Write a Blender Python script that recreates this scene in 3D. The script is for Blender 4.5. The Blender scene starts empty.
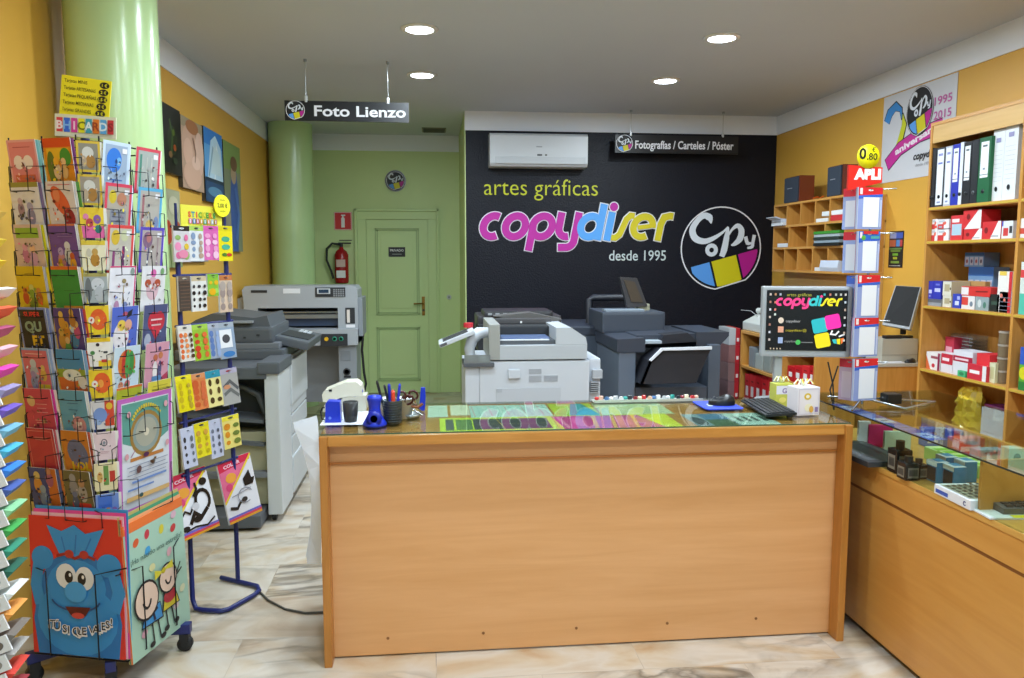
import bpy, bmesh, math, random
from mathutils import Vector, Matrix
rnd = random.Random(7)
PI = math.pi
SC = bpy.context.scene
COL = SC.collection
# ------------------------------------------------------------------ camera model
F_PX, CX, CY, EYE = 780.0, 512.0, 339.0, 1.58
YAW, PITCH = math.radians(5.83), math.radians(5.93)
FW = Vector((math.sin(YAW)*math.cos(PITCH), math.cos(YAW)*math.cos(PITCH), -math.sin(PITCH)))
RT = Vector((math.cos(YAW), -math.sin(YAW), 0))
UP = RT.cross(FW)
def at(px, py, X=None, Y=None, Z=None):
    d = FW*F_PX + RT*(px-CX) + UP*(CY-py)
    t = X/d.x if X is not None else Y/d.y if Y is not None else (Z-EYE)/d.z
    p = d*t; p.z += EYE
    return p
def on(px, py, P, a):
    """where the sight line meets the upright plane through P with heading a: (distance along it, height)"""
    d = FW*F_PX + RT*(px-CX) + UP*(CY-py)
    ux, uy = math.cos(a), math.sin(a)
    nx, ny = -uy, ux
    t = (P[0]*nx+P[1]*ny)/(d.x*nx+d.y*ny)
    q = d*t
    return (q.x-P[0])*ux+(q.y-P[1])*uy, q.z+EYE
cam = bpy.data.cameras.new('camera'); camo = bpy.data.objects.new('camera', cam); COL.objects.link(camo)
cam.sensor_width = 36; cam.lens = F_PX/1024*36; cam.clip_start = .05
camo.location = (0, 0, EYE)
camo.rotation_euler = (PI/2-PITCH, 0, -YAW)
SC.camera = camo
# ------------------------------------------------------------------ materials
def s2l(c): return c/12.92 if c <= .04045 else ((c+.055)/1.055)**2.4
NAMED = dict(white='f2f2f0', black='141416', red='d42a2a', yellow='f2d91c', blue='2b5fd0', navy='1c2a6e', green='2f9a48', pink='f07ab4',
             magenta='c8189c', sky='62b0f0', orange='f08024', purple='7448a8', lime='a8cc2c', grey='8c9094', cream='f4ecd0', brown='7a4a28',
             teal='2aa6a0', dred='981c24', skin='f2c8a4', lgrey='c8ccd0', dgrey='44484c', mint='b0dcc8', lilac='b8a0d8', gold='d0a838', silver='b8bcc0')
def hx(c):
    c = NAMED.get(c, c)
    return tuple(s2l(int(c[i:i+2], 16)/255) for i in (0, 2, 4)) + (1,)
MC = {}
TONE = 1.0
def new_mat(n):
    m = bpy.data.materials.new(n); m.use_nodes = True
    return m, m.node_tree, m.node_tree.nodes['Principled BSDF']
def M(c, rough=.5, metal=0, **k):
    key = (c, rough, metal, tuple(sorted(k.items())))
    if key in MC: return MC[key]
    m, nt, b = new_mat('paint_'+c)
    tn = k.get('tone', 1.0); b.inputs['Base Color'].default_value = tuple(q*tn for q in hx(c)[:3])+(1,)
    b.inputs['Roughness'].default_value = rough
    b.inputs['Metallic'].default_value = metal
    if 'emit' in k:
        b.inputs['Emission Color'].default_value = hx(c); b.inputs['Emission Strength'].default_value = k['emit']
    if 'alpha' in k: b.inputs['Alpha'].default_value = k['alpha']
    if 'coat' in k: b.inputs['Coat Weight'].default_value = k['coat']
    MC[key] = m
    return m
def N(nt, t, **k):
    n = nt.nodes.new(t)
    for a, v in k.items():
        if a.startswith('i_'):
            n.inputs[a[2:].replace('_', ' ')].default_value = v
        else: setattr(n, a, v)
    return n
def wood(name, c1, c2, axis=0, rough=.35, scale=1.0, coat=0.0):
    m, nt, b = new_mat(name)
    tc = N(nt, 'ShaderNodeTexCoord'); mp = N(nt, 'ShaderNodeMapping')
    s = [14, 14, 14]; s[axis] = 1.0
    mp.inputs['Scale'].default_value = [v*scale for v in s]
    nt.links.new(tc.outputs['Object'], mp.inputs['Vector'])
    n1 = N(nt, 'ShaderNodeTexNoise', i_Scale=2.2, i_Detail=7.0, i_Roughness=.62, i_Distortion=.5)
    nt.links.new(mp.outputs[0], n1.inputs['Vector'])
    r = N(nt, 'ShaderNodeValToRGB'); e = r.color_ramp.elements
    e[0].position = .32; e[0].color = hx(c2); e[1].position = .62; e[1].color = hx(c1)
    nt.links.new(n1.outputs[0], r.inputs[0]); nt.links.new(r.outputs[0], b.inputs['Base Color'])
    b.inputs['Roughness'].default_value = rough; b.inputs['Coat Weight'].default_value = coat
    return m
def plaster(name, c, c2=None, rough=.6, scale=30, bump=.15, big=None):
    m, nt, b = new_mat(name)
    tc = N(nt, 'ShaderNodeTexCoord')
    n1 = N(nt, 'ShaderNodeTexNoise', i_Scale=big or 1.5, i_Detail=4.0)
    nt.links.new(tc.outputs['Object'], n1.inputs['Vector'])
    mx = N(nt, 'ShaderNodeMix', data_type='RGBA')
    mx.inputs[6].default_value = hx(c); mx.inputs[7].default_value = hx(c2 or c)
    nt.links.new(n1.outputs[0], mx.inputs[0]); nt.links.new(mx.outputs[2], b.inputs['Base Color'])
    n2 = N(nt, 'ShaderNodeTexNoise', i_Scale=scale, i_Detail=3.0)
    nt.links.new(tc.outputs['Object'], n2.inputs['Vector'])
    bp = N(nt, 'ShaderNodeBump', i_Strength=bump, i_Distance=.01)
    nt.links.new(n2.outputs[0], bp.inputs['Height']); nt.links.new(bp.outputs[0], b.inputs['Normal'])
    b.inputs['Roughness'].default_value = rough
    return m
def glass(name, tint='eef6f0', spec=.5, refl=.12, haze=0.0, rough=.02):
    m = bpy.data.materials.new(name); m.use_nodes = True; nt = m.node_tree
    nt.nodes.clear()
    out = N(nt, 'ShaderNodeOutputMaterial'); tr = N(nt, 'ShaderNodeBsdfTransparent'); gl = N(nt, 'ShaderNodeBsdfGlossy')
    tr.inputs['Color'].default_value = hx(tint); gl.inputs['Roughness'].default_value = rough
    lw = N(nt, 'ShaderNodeLayerWeight', i_Blend=.5); pw = N(nt, 'ShaderNodeMath', operation='POWER'); pw.inputs[1].default_value = 4.5
    fr = N(nt, 'ShaderNodeMath', operation='MULTIPLY_ADD'); fr.inputs[1].default_value = .6; fr.inputs[2].default_value = .025
    nt.links.new(lw.outputs['Facing'], pw.inputs[0]); nt.links.new(pw.outputs[0], fr.inputs[0]); mx = N(nt, 'ShaderNodeMixShader')
    nt.links.new(fr.outputs[0], mx.inputs[0]); nt.links.new(tr.outputs[0], mx.inputs[1]); nt.links.new(gl.outputs[0], mx.inputs[2])
    if haze:
        df = N(nt, 'ShaderNodeBsdfDiffuse'); df.inputs['Color'].default_value = hx('e8ecee')
        m2 = N(nt, 'ShaderNodeMixShader'); m2.inputs[0].default_value = haze
        nt.links.new(mx.outputs[0], m2.inputs[1]); nt.links.new(df.outputs[0], m2.inputs[2]); nt.links.new(m2.outputs[0], out.inputs[0])
    else: nt.links.new(mx.outputs[0], out.inputs[0])
    return m
# ------------------------------------------------------------------ mesh builder
TC = {}
def text_geo(s, bold=0.0, fill=True):
    key = (s, bold)
    if key in TC: return TC[key]
    cu = bpy.data.curves.new('t', 'FONT'); cu.body = s; cu.size = 1; cu.resolution_u = 3; cu.offset = bold
    o = bpy.data.objects.new('t', cu); me = o.to_mesh()
    vs = [v.co.copy() for v in me.vertices]; fs = [tuple(p.vertices) for p in me.polygons]
    o.to_mesh_clear(); bpy.data.objects.remove(o); bpy.data.curves.remove(cu)
    xs = [v.x for v in vs] or [0]
    TC[key] = (vs, fs, min(xs), max(xs))
    return TC[key]
class MB:
    def __init__(s): s.v = []; s.f = []; s.fm = []; s.m = []; s.sm = []
    def mi(s, m):
        if isinstance(m, str): m = M(m)
        if m not in s.m: s.m.append(m)
        return s.m.index(m)
    def add(s, vs, fs, m, smooth=False):
        b = len(s.v); i = s.mi(m)
        s.v += [tuple(v) for v in vs]
        for f in fs: s.f.append(tuple(b+k for k in f)); s.fm.append(i); s.sm.append(smooth)
        return s
    def box(s, x0, x1, y0, y1, z0, z1, m, T=None, bev=0.0):
        if bev:
            bm = bmesh.new(); bmesh.ops.create_cube(bm, size=1)
            for v in bm.verts: v.co = Vector(((x0+x1)/2+v.co.x*(x1-x0), (y0+y1)/2+v.co.y*(y1-y0), (z0+z1)/2+v.co.z*(z1-z0)))
            bmesh.ops.bevel(bm, geom=bm.edges[:], offset=min(bev, .45*min(abs(x1-x0), abs(y1-y0), abs(z1-z0))), segments=2, affect='EDGES', profile=.7)
            bm.verts.index_update()
            vs = [v.co.copy() for v in bm.verts]; fs = [[v.index for v in f.verts] for f in bm.faces]; bm.free()
        else:
            vs = [Vector((x, y, z)) for z in (z0, z1) for y in (y0, y1) for x in (x0, x1)]
            fs = [(0, 2, 3, 1), (4, 5, 7, 6), (0, 1, 5, 4), (2, 6, 7, 3), (0, 4, 6, 2), (1, 3, 7, 5)]
        if T: vs = [T @ v for v in vs]
        return s.add(vs, fs, m)
    def prism(s, pts, a, b, m, axis='y', T=None, smooth=False):
        """polygon pts in the two other axes, extruded along axis from a to b"""
        def P(p, c): return Vector((c, p[0], p[1])) if axis == 'x' else Vector((p[0], c, p[1])) if axis == 'y' else Vector((p[0], p[1], c))
        n = len(pts)
        vs = [P(p, a) for p in pts]+[P(p, b) for p in pts]
        if T: vs = [T @ v for v in vs]
        s.add(vs, [tuple(range(n))[::-1], tuple(range(n, 2*n))], m)
        return s.add(vs, [(i, (i+1) % n, n+(i+1) % n, n+i) for i in range(n)], m, smooth)
    def lathe(s, prof, m, c=(0, 0, 0), n=20, axis='z', T=None, smooth=True):
        vs = []; k = len(prof)
        for i in range(n):
            a = 2*PI*i/n
            for r, z in prof:
                p = (r*math.cos(a), r*math.sin(a), z)
                if axis == 'y': p = (p[0], z, p[1])
                if axis == 'x': p = (z, p[0], p[1])
                vs.append(Vector(p)+Vector(c))
        if T: vs = [T @ v for v in vs]
        fs = [(i*k+j, ((i+1) % n)*k+j, ((i+1) % n)*k+j+1, i*k+j+1) for i in range(n) for j in range(k-1)]
        s.add(vs, fs, m, smooth)
        for j in (0, k-1):
            if prof[j][0] > 1e-6: s.add([vs[i*k+j] for i in range(n)], [tuple(range(n))], m)
        return s
    def cyl(s, r, z0, z1, m, c=(0, 0, 0), n=16, axis='z', T=None):
        return s.lathe([(r, z0), (r, z1)], m, c, n, axis, T)
    def tube(s, pts, r, m, n=6, T=None, closed=False):
        pts = [Vector(p) for p in pts]; vs = []; N_ = len(pts); ref = None
        for i, p in enumerate(pts):
            d = (pts[min(i+1, N_-1)]-pts[max(i-1, 0)]).normalized()
            if ref is None: ref = Vector((0, 0, 1)) if abs(d.z) < .9 else Vector((1, 0, 0))
            a = d.cross(ref)
            if a.length < 1e-4: a = d.cross(Vector((0, 1, 0)))
            a.normalize(); b = a.cross(d); ref = b
            rr = r[i] if isinstance(r, (list, tuple)) else r
            for k in range(n):
                t = 2*PI*k/n; vs.append(p+a*math.cos(t)*rr+b*math.sin(t)*rr)
        if T: vs = [T @ v for v in vs]
        fs = [(i*n+k, i*n+(k+1) % n, (i+1)*n+(k+1) % n, (i+1)*n+k) for i in range(N_-1) for k in range(n)]
        s.add(vs, fs, m, True)
        s.add(vs[:n], [tuple(range(n))], m); s.add(vs[-n:], [tuple(range(n))], m)
        return s
    def art(s, O, U, V, shapes, e=.0002, z0=None, rough=.5):
        """flat printed shapes on the rectangle O, U, V (unit coordinates), each a hair above the last"""
        O, U, V = Vector(O), Vector(U), Vector(V); Nn = U.cross(V).normalized(); W = U.length; H = V.length
        u, v = U/W, V/H
        z = e if z0 is None else z0
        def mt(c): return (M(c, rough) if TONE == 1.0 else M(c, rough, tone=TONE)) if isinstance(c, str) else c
        for sh in shapes:
            k = sh[0]; Q = lambda x, y: O+U*x+V*y+Nn*z
            if k == 'r': s.add([Q(sh[1], sh[2]), Q(sh[3], sh[2]), Q(sh[3], sh[4]), Q(sh[1], sh[4])], [(0, 1, 2, 3)], mt(sh[5]))
            elif k == 'e':
                n = 20; cx, cy, rx, ry = sh[1:5]; rot = sh[6] if len(sh) > 6 else 0
                pts = []
                for i in range(n):
                    a = 2*PI*i/n; x, y = rx*W*math.cos(a), ry*H*math.sin(a)
                    pts.append(O+U*cx+V*cy+Nn*z+u*(x*math.cos(rot)-y*math.sin(rot))+v*(x*math.sin(rot)+y*math.cos(rot)))
                s.add(pts, [tuple(range(n))], mt(sh[5]))
            elif k == 'p': s.add([Q(x, y) for x, y in sh[1]], [tuple(range(len(sh[1])))], mt(sh[2]))
            elif k == 'l':
                P = [Vector((x*W, y*H)) for x, y in sh[1]]; w = sh[2]; n = len(P)
                closed = len(sh) > 4 and sh[4] == 'c'
                L, R_ = [], []
                for i, p in enumerate(P):
                    if closed: d0, d1 = p-P[i-1], P[(i+1) % n]-p
                    else: d0 = p-P[i-1] if i else P[1]-P[0]; d1 = P[i+1]-p if i < n-1 else p-P[i-1]
                    d0 = d0.normalized(); d1 = d1.normalized(); t = d0+d1
                    t = t.normalized() if t.length > 1e-5 else d0
                    nn = Vector((-t.y, t.x)); cs = max(.5, nn.dot(Vector((-d0.y, d0.x))))
                    ww = (w[i] if isinstance(w, (list, tuple)) else w)*W/2/cs
                    L.append(p+nn*ww); R_.append(p-nn*ww)
                g = lambda q: O+u*q.x+v*q.y+Nn*z
                vs = [g(q) for q in L]+[g(q) for q in R_]
                m_ = n if closed else n-1
                s.add(vs, [(i, n+i, n+(i+1) % n, (i+1) % n) for i in range(m_)], mt(sh[3]))
            elif k == 't':
                txt, x, y, size, c = sh[1:6]; o = sh[6] if len(sh) > 6 else {}
                vs, fs, a, b = text_geo(txt, o.get('bold', 0))
                sc = size*H; sx = sc*o.get('ax', 1)
                if 'fit' in o: sx = o['fit']*W/(b-a)
                off = {'l': a, 'c': (a+b)/2, 'r': b}[o.get('al', 'c')]; sl = o.get('sl', 0); rot = o.get('rot', 0); cr, sr = math.cos(rot), math.sin(rot)
                out = []
                for q in vs:
                    X_, Y_ = (q.x-off+q.y*sl)*sx, q.y*sc
                    out.append(O+U*x+V*y+Nn*z+u*(X_*cr-Y_*sr)+v*(X_*sr+Y_*cr))
                s.add(out, fs, mt(c))
            z += e
        return s
    def build(s, name, parent=None, loc=None, rot=None, origin=None, bev=None, **p):
        vs = s.v
        if origin is not None:
            o_ = Vector(origin); vs = [tuple(Vector(v)-o_) for v in vs]; loc = origin
        me = bpy.data.meshes.new(name); me.from_pydata(vs, [], s.f)
        for m in s.m: me.materials.append(m)
        me.polygons.foreach_set('material_index', s.fm); me.polygons.foreach_set('use_smooth', s.sm); me.update()
        o = bpy.data.objects.new(name, me); COL.objects.link(o)
        if loc is not None: o.location = loc
        if rot is not None: o.rotation_euler = rot if hasattr(rot, '__len__') else (0, 0, rot)
        if parent: o.parent = parent
        if bev:
            b = o.modifiers.new('bevel', 'BEVEL'); b.width = bev; b.segments = 2; b.limit_method = 'ANGLE'; b.angle_limit = .7
        props(o, **p)
        return o
def props(o, label=None, cat=None, group=None, kind=None):
    if label: o['label'] = label
    if cat: o['category'] = cat
    if group: o['group'] = group
    if kind: o['kind'] = kind
    return o
def thing(name, label, cat, loc=(0, 0, 0), rz=0, group=None):
    o = bpy.data.objects.new(name, None); COL.objects.link(o); o.empty_display_size = .05
    o.location = loc; o.rotation_euler = (0, 0, rz)
    return props(o, label, cat, group)
def struct(name, mb, **k):
    k.setdefault('kind', 'structure')
    return mb.build(name, **k)
def arc(cx, cy, r, a0, a1, n=12, ry=None):
    ry = r if ry is None else ry
    return [(cx+r*math.cos(math.radians(a0+(a1-a0)*i/n)), cy+ry*math.sin(math.radians(a0+(a1-a0)*i/n))) for i in range(n+1)]
def rrect(x0, y0, x1, y1, rx, ry=None, n=4):
    ry = rx if ry is None else ry
    return (arc(x1-rx, y0+ry, rx, -90, 0, n, ry)+arc(x1-rx, y1-ry, rx, 0, 90, n, ry)+arc(x0+rx, y1-ry, rx, 90, 180, n, ry)+arc(x0+rx, y0+ry, rx, 180, 270, n, ry))
# ------------------------------------------------------------------ the shop's logo and lettering as 2-D shapes
def copylogo(cx, cy, R, asp=1.0, disc=True, thin=.04, bg='black'):
    """the round logo: R in units of the width, asp = width/height of the rectangle"""
    X = lambda x: cx+x*R; Y = lambda y: cy+y*R*asp
    Pm = lambda L: [(X(a), Y(b)) for a, b in L]
    th = math.radians(15)
    # circle cut flat along a rising chord at the bottom right
    ring = []
    for i in range(49):
        a = math.radians(-95+ (325)*i/48)
        ring.append((math.cos(a), math.sin(a)))
    a0, a1 = -97, -50
    ring = [(math.cos(math.radians(t)), math.sin(math.radians(t))) for t in [a1+(a0+360-a1)*i/44 for i in range(45)]]
    rot = lambda p: (p[0]*math.cos(th)-p[1]*math.sin(th), p[0]*math.sin(th)+p[1]*math.cos(th))
    out = []
    if disc: out.append(('p', Pm(ring), bg))
    # three colour fields below the slanted line y = -.45 in the tilted frame
    def field(xa, xb, c):
        pts = []
        n = 10; top = -.25
        r_ = .93
        lo = []
        for i in range(n+1):
            x = xa+(xb-xa)*i/n
            yy = -math.sqrt(max(0, r_*r_-x*x)); yy = min(yy, top)
            yy = max(yy, -.90)
            lo.append((x, yy))
        return ('p', Pm([rot(p) for p in [(xb, top), (xa, top)]+lo]), c)
    out += [field(-.84, -.36, '5aa0ee'), field(-.31, .33, 'd8cc10'), field(.38, .88, 'b8108c')]
    out.append(('l', Pm(ring), R*thin, 'e8e8ec', 'c'))
    W = 'dfe6ee'
    def stroke(P, ws, n=5):
        pts, w_ = [], []
        for i in range(len(P)-1):
            p0, p1, p2, p3 = P[max(i-1, 0)], P[i], P[i+1], P[min(i+2, len(P)-1)]
            for k in range(n if i < len(P)-2 else n+1):
                t = k/n
                pts.append(tuple(.5*(2*p1[c]+(p2[c]-p0[c])*t+(2*p0[c]-5*p1[c]+4*p2[c]-p3[c])*t*t+(3*p1[c]-p0[c]-3*p2[c]+p3[c])*t**3) for c in (0, 1)))
                w_.append(R*(ws[i]*(1-t)+ws[i+1]*t))
        out.append(('l', Pm(pts), w_, W))
    stroke([(-.265, .60), (-.31, .74), (-.45, .79), (-.61, .67), (-.73, .45), (-.66, .25), (-.45, .17), (-.23, .23), (.03, .39), (.16, .53)], [.02, .17, .14, .13, .16, .17, .14, .11, .06, .02])
    stroke([(.16, .52), (.13, .26), (.08, -.02), (.02, -.20)], [.05, .14, .16, .13])
    stroke([(.12, .20), (.25, .44), (.40, .55), (.50, .44), (.47, .24), (.34, .11), (.25, .08)], [.03, .06, .11, .15, .16, .10, .03])
    out.append(('l', Pm(arc(-.24, -.04, .11, 0, 345, 15)), R*.10, W, 'c'))
    stroke([(.61, .29), (.66, .13), (.76, .13)], [.09, .09, .05], 3)
    stroke([(.83, .33), (.80, .15), (.78, .04), (.66, .01)], [.09, .08, .08, .05], 3)
    return out
def logo_letters(x, y, sx, sy, outline='e8e8f0', cols=('c01ca0', '58a8f4', 'd8c818')):
    """copydiser, x/y = left end of the baseline, sx/sy = size of one x-height in units of width/height"""
    th = .27; sl = .2; out_o, out_f = [], []
    def put(L, c, closed=False, w=th, ext=.0):
        P = [(x+(a+b*sl)*sx, y+b*sy) for a, b in L]
        wo = w+.07
        # lengthen the outline stroke at open ends
        Lo = list(L)
        if not closed:
            for i0, i1 in ((0, 1), (-1, -2)):
                a, b = L[i0], L[i1]; d = math.hypot(a[0]-b[0], a[1]-b[1])
                Lo[i0] = (a[0]+(a[0]-b[0])/d*.035, a[1]+(a[1]-b[1])/d*.035)
        Po = [(x+(a+b*sl)*sx, y+b*sy) for a, b in Lo]
        t = ('c',) if closed else ()
        out_o.append(('l', Po, wo*sx, outline)+t); out_f.append(('l', P, w*sx, c)+t)
    m, b_, ye = cols
    r = .5-th/2
    put(arc(.5, .5, r, 62, 298, 16), m)
    put(arc(1.32, .5, r, 0, 345, 23), m, True)
    put(arc(2.32, .5, r, 0, 345, 23), m, True); put([(1.97, .55), (1.97, -.36)], m)
    put([(2.95, 1.0), (2.95, .50)]+arc(3.27, .46, .32, 185, 285, 7, .32), m)
    put([(3.60, 1.0), (3.60, 0.02)]+arc(3.34, 0.0, .26, -10, -80, 5, .24)+[(3.05, -.24)], m)
    put(arc(4.12, .5, r, 0, 345, 23), b_, True); put([(4.48, 1.30), (4.48, 0.02)], b_)
    put([(4.84, 1.02), (4.84, 0.0)], b_)
    put([(5.72, .88), (5.56, .90), (5.43, .76), (5.36, .5), (5.28, .22), (5.14, .10), (4.98, .12)], ye, w=.22)
    put(arc(6.12, .5, r, -5, 300, 20), ye, w=.25); put([(5.92, .47), (6.42, .53)], ye, w=.16)
    put([(6.78, 0), (6.78, .6), (6.86, .84), (7.08, .89), (7.2, .87)], ye, w=.25)
    dot = [('e', x+(4.86+1.2*sl)*sx, y+1.20*sy, .19*sx, .19*sy*1.0, outline), ('e', x+(4.86+1.2*sl)*sx, y+1.20*sy, .155*sx, .155*sy, m)]
    return out_o+out_f+dot
LAMP_W, SKY, EXPO = 27.0, 1.2, 0.0
# ================================================================== THE SETTING
XL, XR, YB, YG, YF, ZC = -1.70, 3.42, 7.60, 9.15, -1.40, 2.97
ZB = 2.79
m_yel = plaster('yellow_paint', 'e2b04e', 'dca844', rough=.42, bump=.08)
m_wht = plaster('white_plaster', 'f2f6ff', 'ecf1fb', rough=.7, bump=.05)
m_ceil = plaster('ceiling_plaster', 'ccd4e0', 'c6ceda', rough=.8, bump=.05)
m_grn = plaster('green_paint', 'd0e4a0', 'cade9a', rough=.45, bump=.06)
m_col = plaster('column_green_paint', 'c0dea4', 'bada9e', rough=.22, bump=.03)
m_blk = plaster('black_wall_paint', '10121c', '141622', rough=.40, bump=.5, scale=60)
def marble():
    m, nt, b = new_mat('marble_floor')
    tc = N(nt, 'ShaderNodeTexCoord'); mp = N(nt, 'ShaderNodeMapping')
    nt.links.new(tc.outputs['Object'], mp.inputs['Vector'])
    br = N(nt, 'ShaderNodeTexBrick', offset=.5, i_Scale=1.0); br.inputs['Mortar Size'].default_value = .0015
    br.inputs['Brick Width'].default_value = .8; br.inputs['Row Height'].default_value = .4
    br.inputs['Color1'].default_value = (0, 0, 0, 1); br.inputs['Color2'].default_value = (1, 1, 1, 1); br.inputs['Mortar'].default_value = (.5, .5, .5, 1)
    br.inputs['Mortar Smooth'].default_value = 0
    nt.links.new(mp.outputs[0], br.inputs['Vector'])
    sc = N(nt, 'ShaderNodeMapping'); sc.inputs['Scale'].default_value = (1.0, 1.9, 1)
    nt.links.new(tc.outputs['Object'], sc.inputs['Vector'])
    mul = N(nt, 'ShaderNodeMath', operation='MULTIPLY'); mul.inputs[1].default_value = 23.0
    nt.links.new(br.outputs['Color'], mul.inputs[0])
    def noise(scale, det, dist, off=0):
        n = N(nt, 'ShaderNodeTexNoise', noise_dimensions='4D', i_Scale=scale, i_Detail=det, i_Distortion=dist)
        a = N(nt, 'ShaderNodeMath', operation='ADD'); a.inputs[1].default_value = off
        nt.links.new(mul.outputs[0], a.inputs[0]); nt.links.new(a.outputs[0], n.inputs['W']); nt.links.new(sc.outputs[0], n.inputs['Vector'])
        return n
    def ramp(src, stops):
        r = N(nt, 'ShaderNodeValToRGB'); e = r.color_ramp.elements
        while len(e) < len(stops): e.new(.5)
        for q, (p, c) in zip(e, stops): q.position = p; q.color = hx(c)
        nt.links.new(src, r.inputs[0]); return r
    n1 = noise(1.3, 8, 1.6)
    base = ramp(n1.outputs[0], [(.25, 'a48c74'), (.40, 'bfb09c'), (.50, 'cac2b6'), (.58, 'c4b49c'), (.67, 'b49470'), (.85, '8c745c')])
    n2 = noise(1.5, 7, 1.8, 5.5)
    vein = ramp(n2.outputs[0], [(.40, 'ffffff'), (.48, 'a8a29a'), (.505, '6c675f'), (.56, 'ffffff')])
    n3 = noise(1.1, 2, .5, 9)
    vm = ramp(n3.outputs[0], [(.42, '000000'), (.62, 'ffffff')])
    v2 = N(nt, 'ShaderNodeMix', data_type='RGBA'); v2.inputs[6].default_value = (1, 1, 1, 1)
    nt.links.new(vm.outputs[0], v2.inputs[0]); nt.links.new(vein.outputs[0], v2.inputs[7])
    mx = N(nt, 'ShaderNodeMix', data_type='RGBA', blend_type='MULTIPLY'); mx.inputs[0].default_value = .85
    nt.links.new(base.outputs[0], mx.inputs[6]); nt.links.new(v2.outputs[2], mx.inputs[7])
    jt = N(nt, 'ShaderNodeMix', data_type='RGBA', blend_type='MIX'); jt.inputs[7].default_value = hx('8c847c')
    f = N(nt, 'ShaderNodeMath', operation='MULTIPLY'); f.inputs[1].default_value = .3
    nt.links.new(br.outputs['Fac'], f.inputs[0]); nt.links.new(f.outputs[0], jt.inputs[0]); nt.links.new(mx.outputs[2], jt.inputs[6])
    nt.links.new(jt.outputs[2], b.inputs['Base Color'])
    b.inputs['Roughness'].default_value = .28
    return m
m_blk.node_tree.nodes['Principled BSDF'].inputs['Specular IOR Level'].default_value = .24
struct('floor', MB().box(XL-.1, XR+.1, YF-.1, YG+.1, -.05, 0, marble()))
struct('ceiling', MB().box(XL-.1, XR+.1, YF-.1, YG+.1, ZC, ZC+.08, m_ceil))
struct('wall_left', MB().box(XL-.1, XL, YF-.1, YG+.1, 0, ZC, m_yel))
struct('wall_right', MB().box(XR, XR+.1, YF-.1, YB+.1, 0, ZC, m_yel))
struct('wall_black_back', MB().box(.33, XR, YB, YB+.12, 0, ZC, m_blk))
struct('wall_corridor', MB().box(.33, .45, YB+.12, YG, 0, ZC, m_grn).box(.322, .33, YB, YG, 0, ZC, m_grn))
struct('wall_green_back', MB().box(XL, .45, YG, YG+.1, 0, ZC, m_grn))
# white band under the ceiling
struct('trim_1', MB().box(.322, XR, YB-.012, YB-.001, ZB, ZC, m_wht))
struct('trim_2', MB().box(XR-.012, XR-.001, YF, YB-.012, ZB, ZC, m_wht))
struct('trim_3', MB().box(XL+.001, .32, YG-.012, YG-.001, ZB, ZC, m_wht))
struct('trim_4', MB().box(XL+.001, XL+.012, YF, YG-.012, ZB, ZC, m_wht))
for nm, c, r in (('near', at(113.5, 60, Y=3.87), .196), ('far', at(292, 200, Y=8.53), .225)):
    struct('column_'+nm, MB().lathe([(r, 0), (r, ZC)], m_col, (c[0], c[1], 0), 48), label=None)
# shop front behind the camera: glazing in a metal frame, pavement outside
fr = MB()
alu = M('8c9094', .35, .8)
for x in (XL, -.45, .8, 2.1, XR): fr.box(x-.03, x+.03, YF-.03, YF+.03, 0, ZC, alu)
for z in (.0, 2.35, ZC-.06): fr.box(XL, XR, YF-.03, YF+.03, z, z+.06, alu)
struct('window_1', fr)
gl = MB()
m_glass_clear = glass('window_glass')
for x0, x1 in ((XL, -.45), (-.45, .8), (.8, 2.1), (2.1, XR)): gl.box(x0+.03, x1-.03, YF-.004, YF+.004, .06, ZC-.06, m_glass_clear)
struct('window_2', gl)
struct('pavement', MB().box(-12, 14, -14, YF-.1, -.12, -.02, plaster('pavement_stone', 'a8a49c', '9a968e', rough=.8)))
# door in the green wall
dr = MB()
m_door = M('c8de9c', .4); m_door2 = M('a8c084', .5)
DX0, DX1, DZ = at(366, 220, Y=YG).x, at(427.5, 220, Y=YG).x, 2.02
for a, b_, c, d, t in ((DX0-.10, DX0, 0, DZ, .03), (DX1, DX1+.10, 0, DZ, .03), (DX0-.10, DX1+.10, DZ, DZ+.09, .03), (DX0-.13, DX0-.10, 0, DZ+.12, .05), (DX1+.10, DX1+.13, 0, DZ+.12, .05), (DX0-.13, DX1+.13, DZ+.09, DZ+.12, .05)):
    dr.box(a, b_, YG-t, YG-.001, c, d, m_door, bev=.006)
door = struct('door_1', dr)
lf = MB().box(DX0+.003, DX1-.003, YG-.02, YG-.001, .01, DZ-.004, m_door)
for z0, z1 in ((.15, .78), (.92, 1.92)):
    x0, x1 = DX0+.10, DX1-.10
    for k, t in ((0, .012), (.02, .005)):
        lf.box(x0+k, x1-k, YG-.02-t, YG-.02, z0+k, z0+k+.014, m_door2).box(x0+k, x1-k, YG-.02-t, YG-.02, z1-k-.014, z1-k, m_door2)
        lf.box(x0+k, x0+k+.014, YG-.02-t, YG-.02, z0+k, z1-k, m_door2).box(x1-k-.014, x1-k, YG-.02-t, YG-.02, z0+k, z1-k, m_door2)
lf.box(x0+.06, x1-.06, YG-.028, YG-.02, 1.0, 1.86, m_door, bev=.004).box(x0+.06, x1-.06, YG-.028, YG-.02, .22, .72, m_door, bev=.004)
lf.build('door_leaf', door)
brass = M('9a7434', .3, .9)
hz = at(423, 305, Y=YG).z
hd = MB().box(DX1-.075, DX1-.04, YG-.03, YG-.02, hz-.12, hz+.10, brass, bev=.004)
hd.tube([(DX1-.058, YG-.03, hz+.02), (DX1-.058, YG-.075, hz+.02), (DX1-.17, YG-.08, hz+.02)], .009, brass)
hd.cyl(.014, YG-.034, YG-.03, M('3a2c1c'), (DX1-.058, 0, hz-.06), axis='y').build('door_handle', door)
p = at(397, 252, Y=YG)
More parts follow.
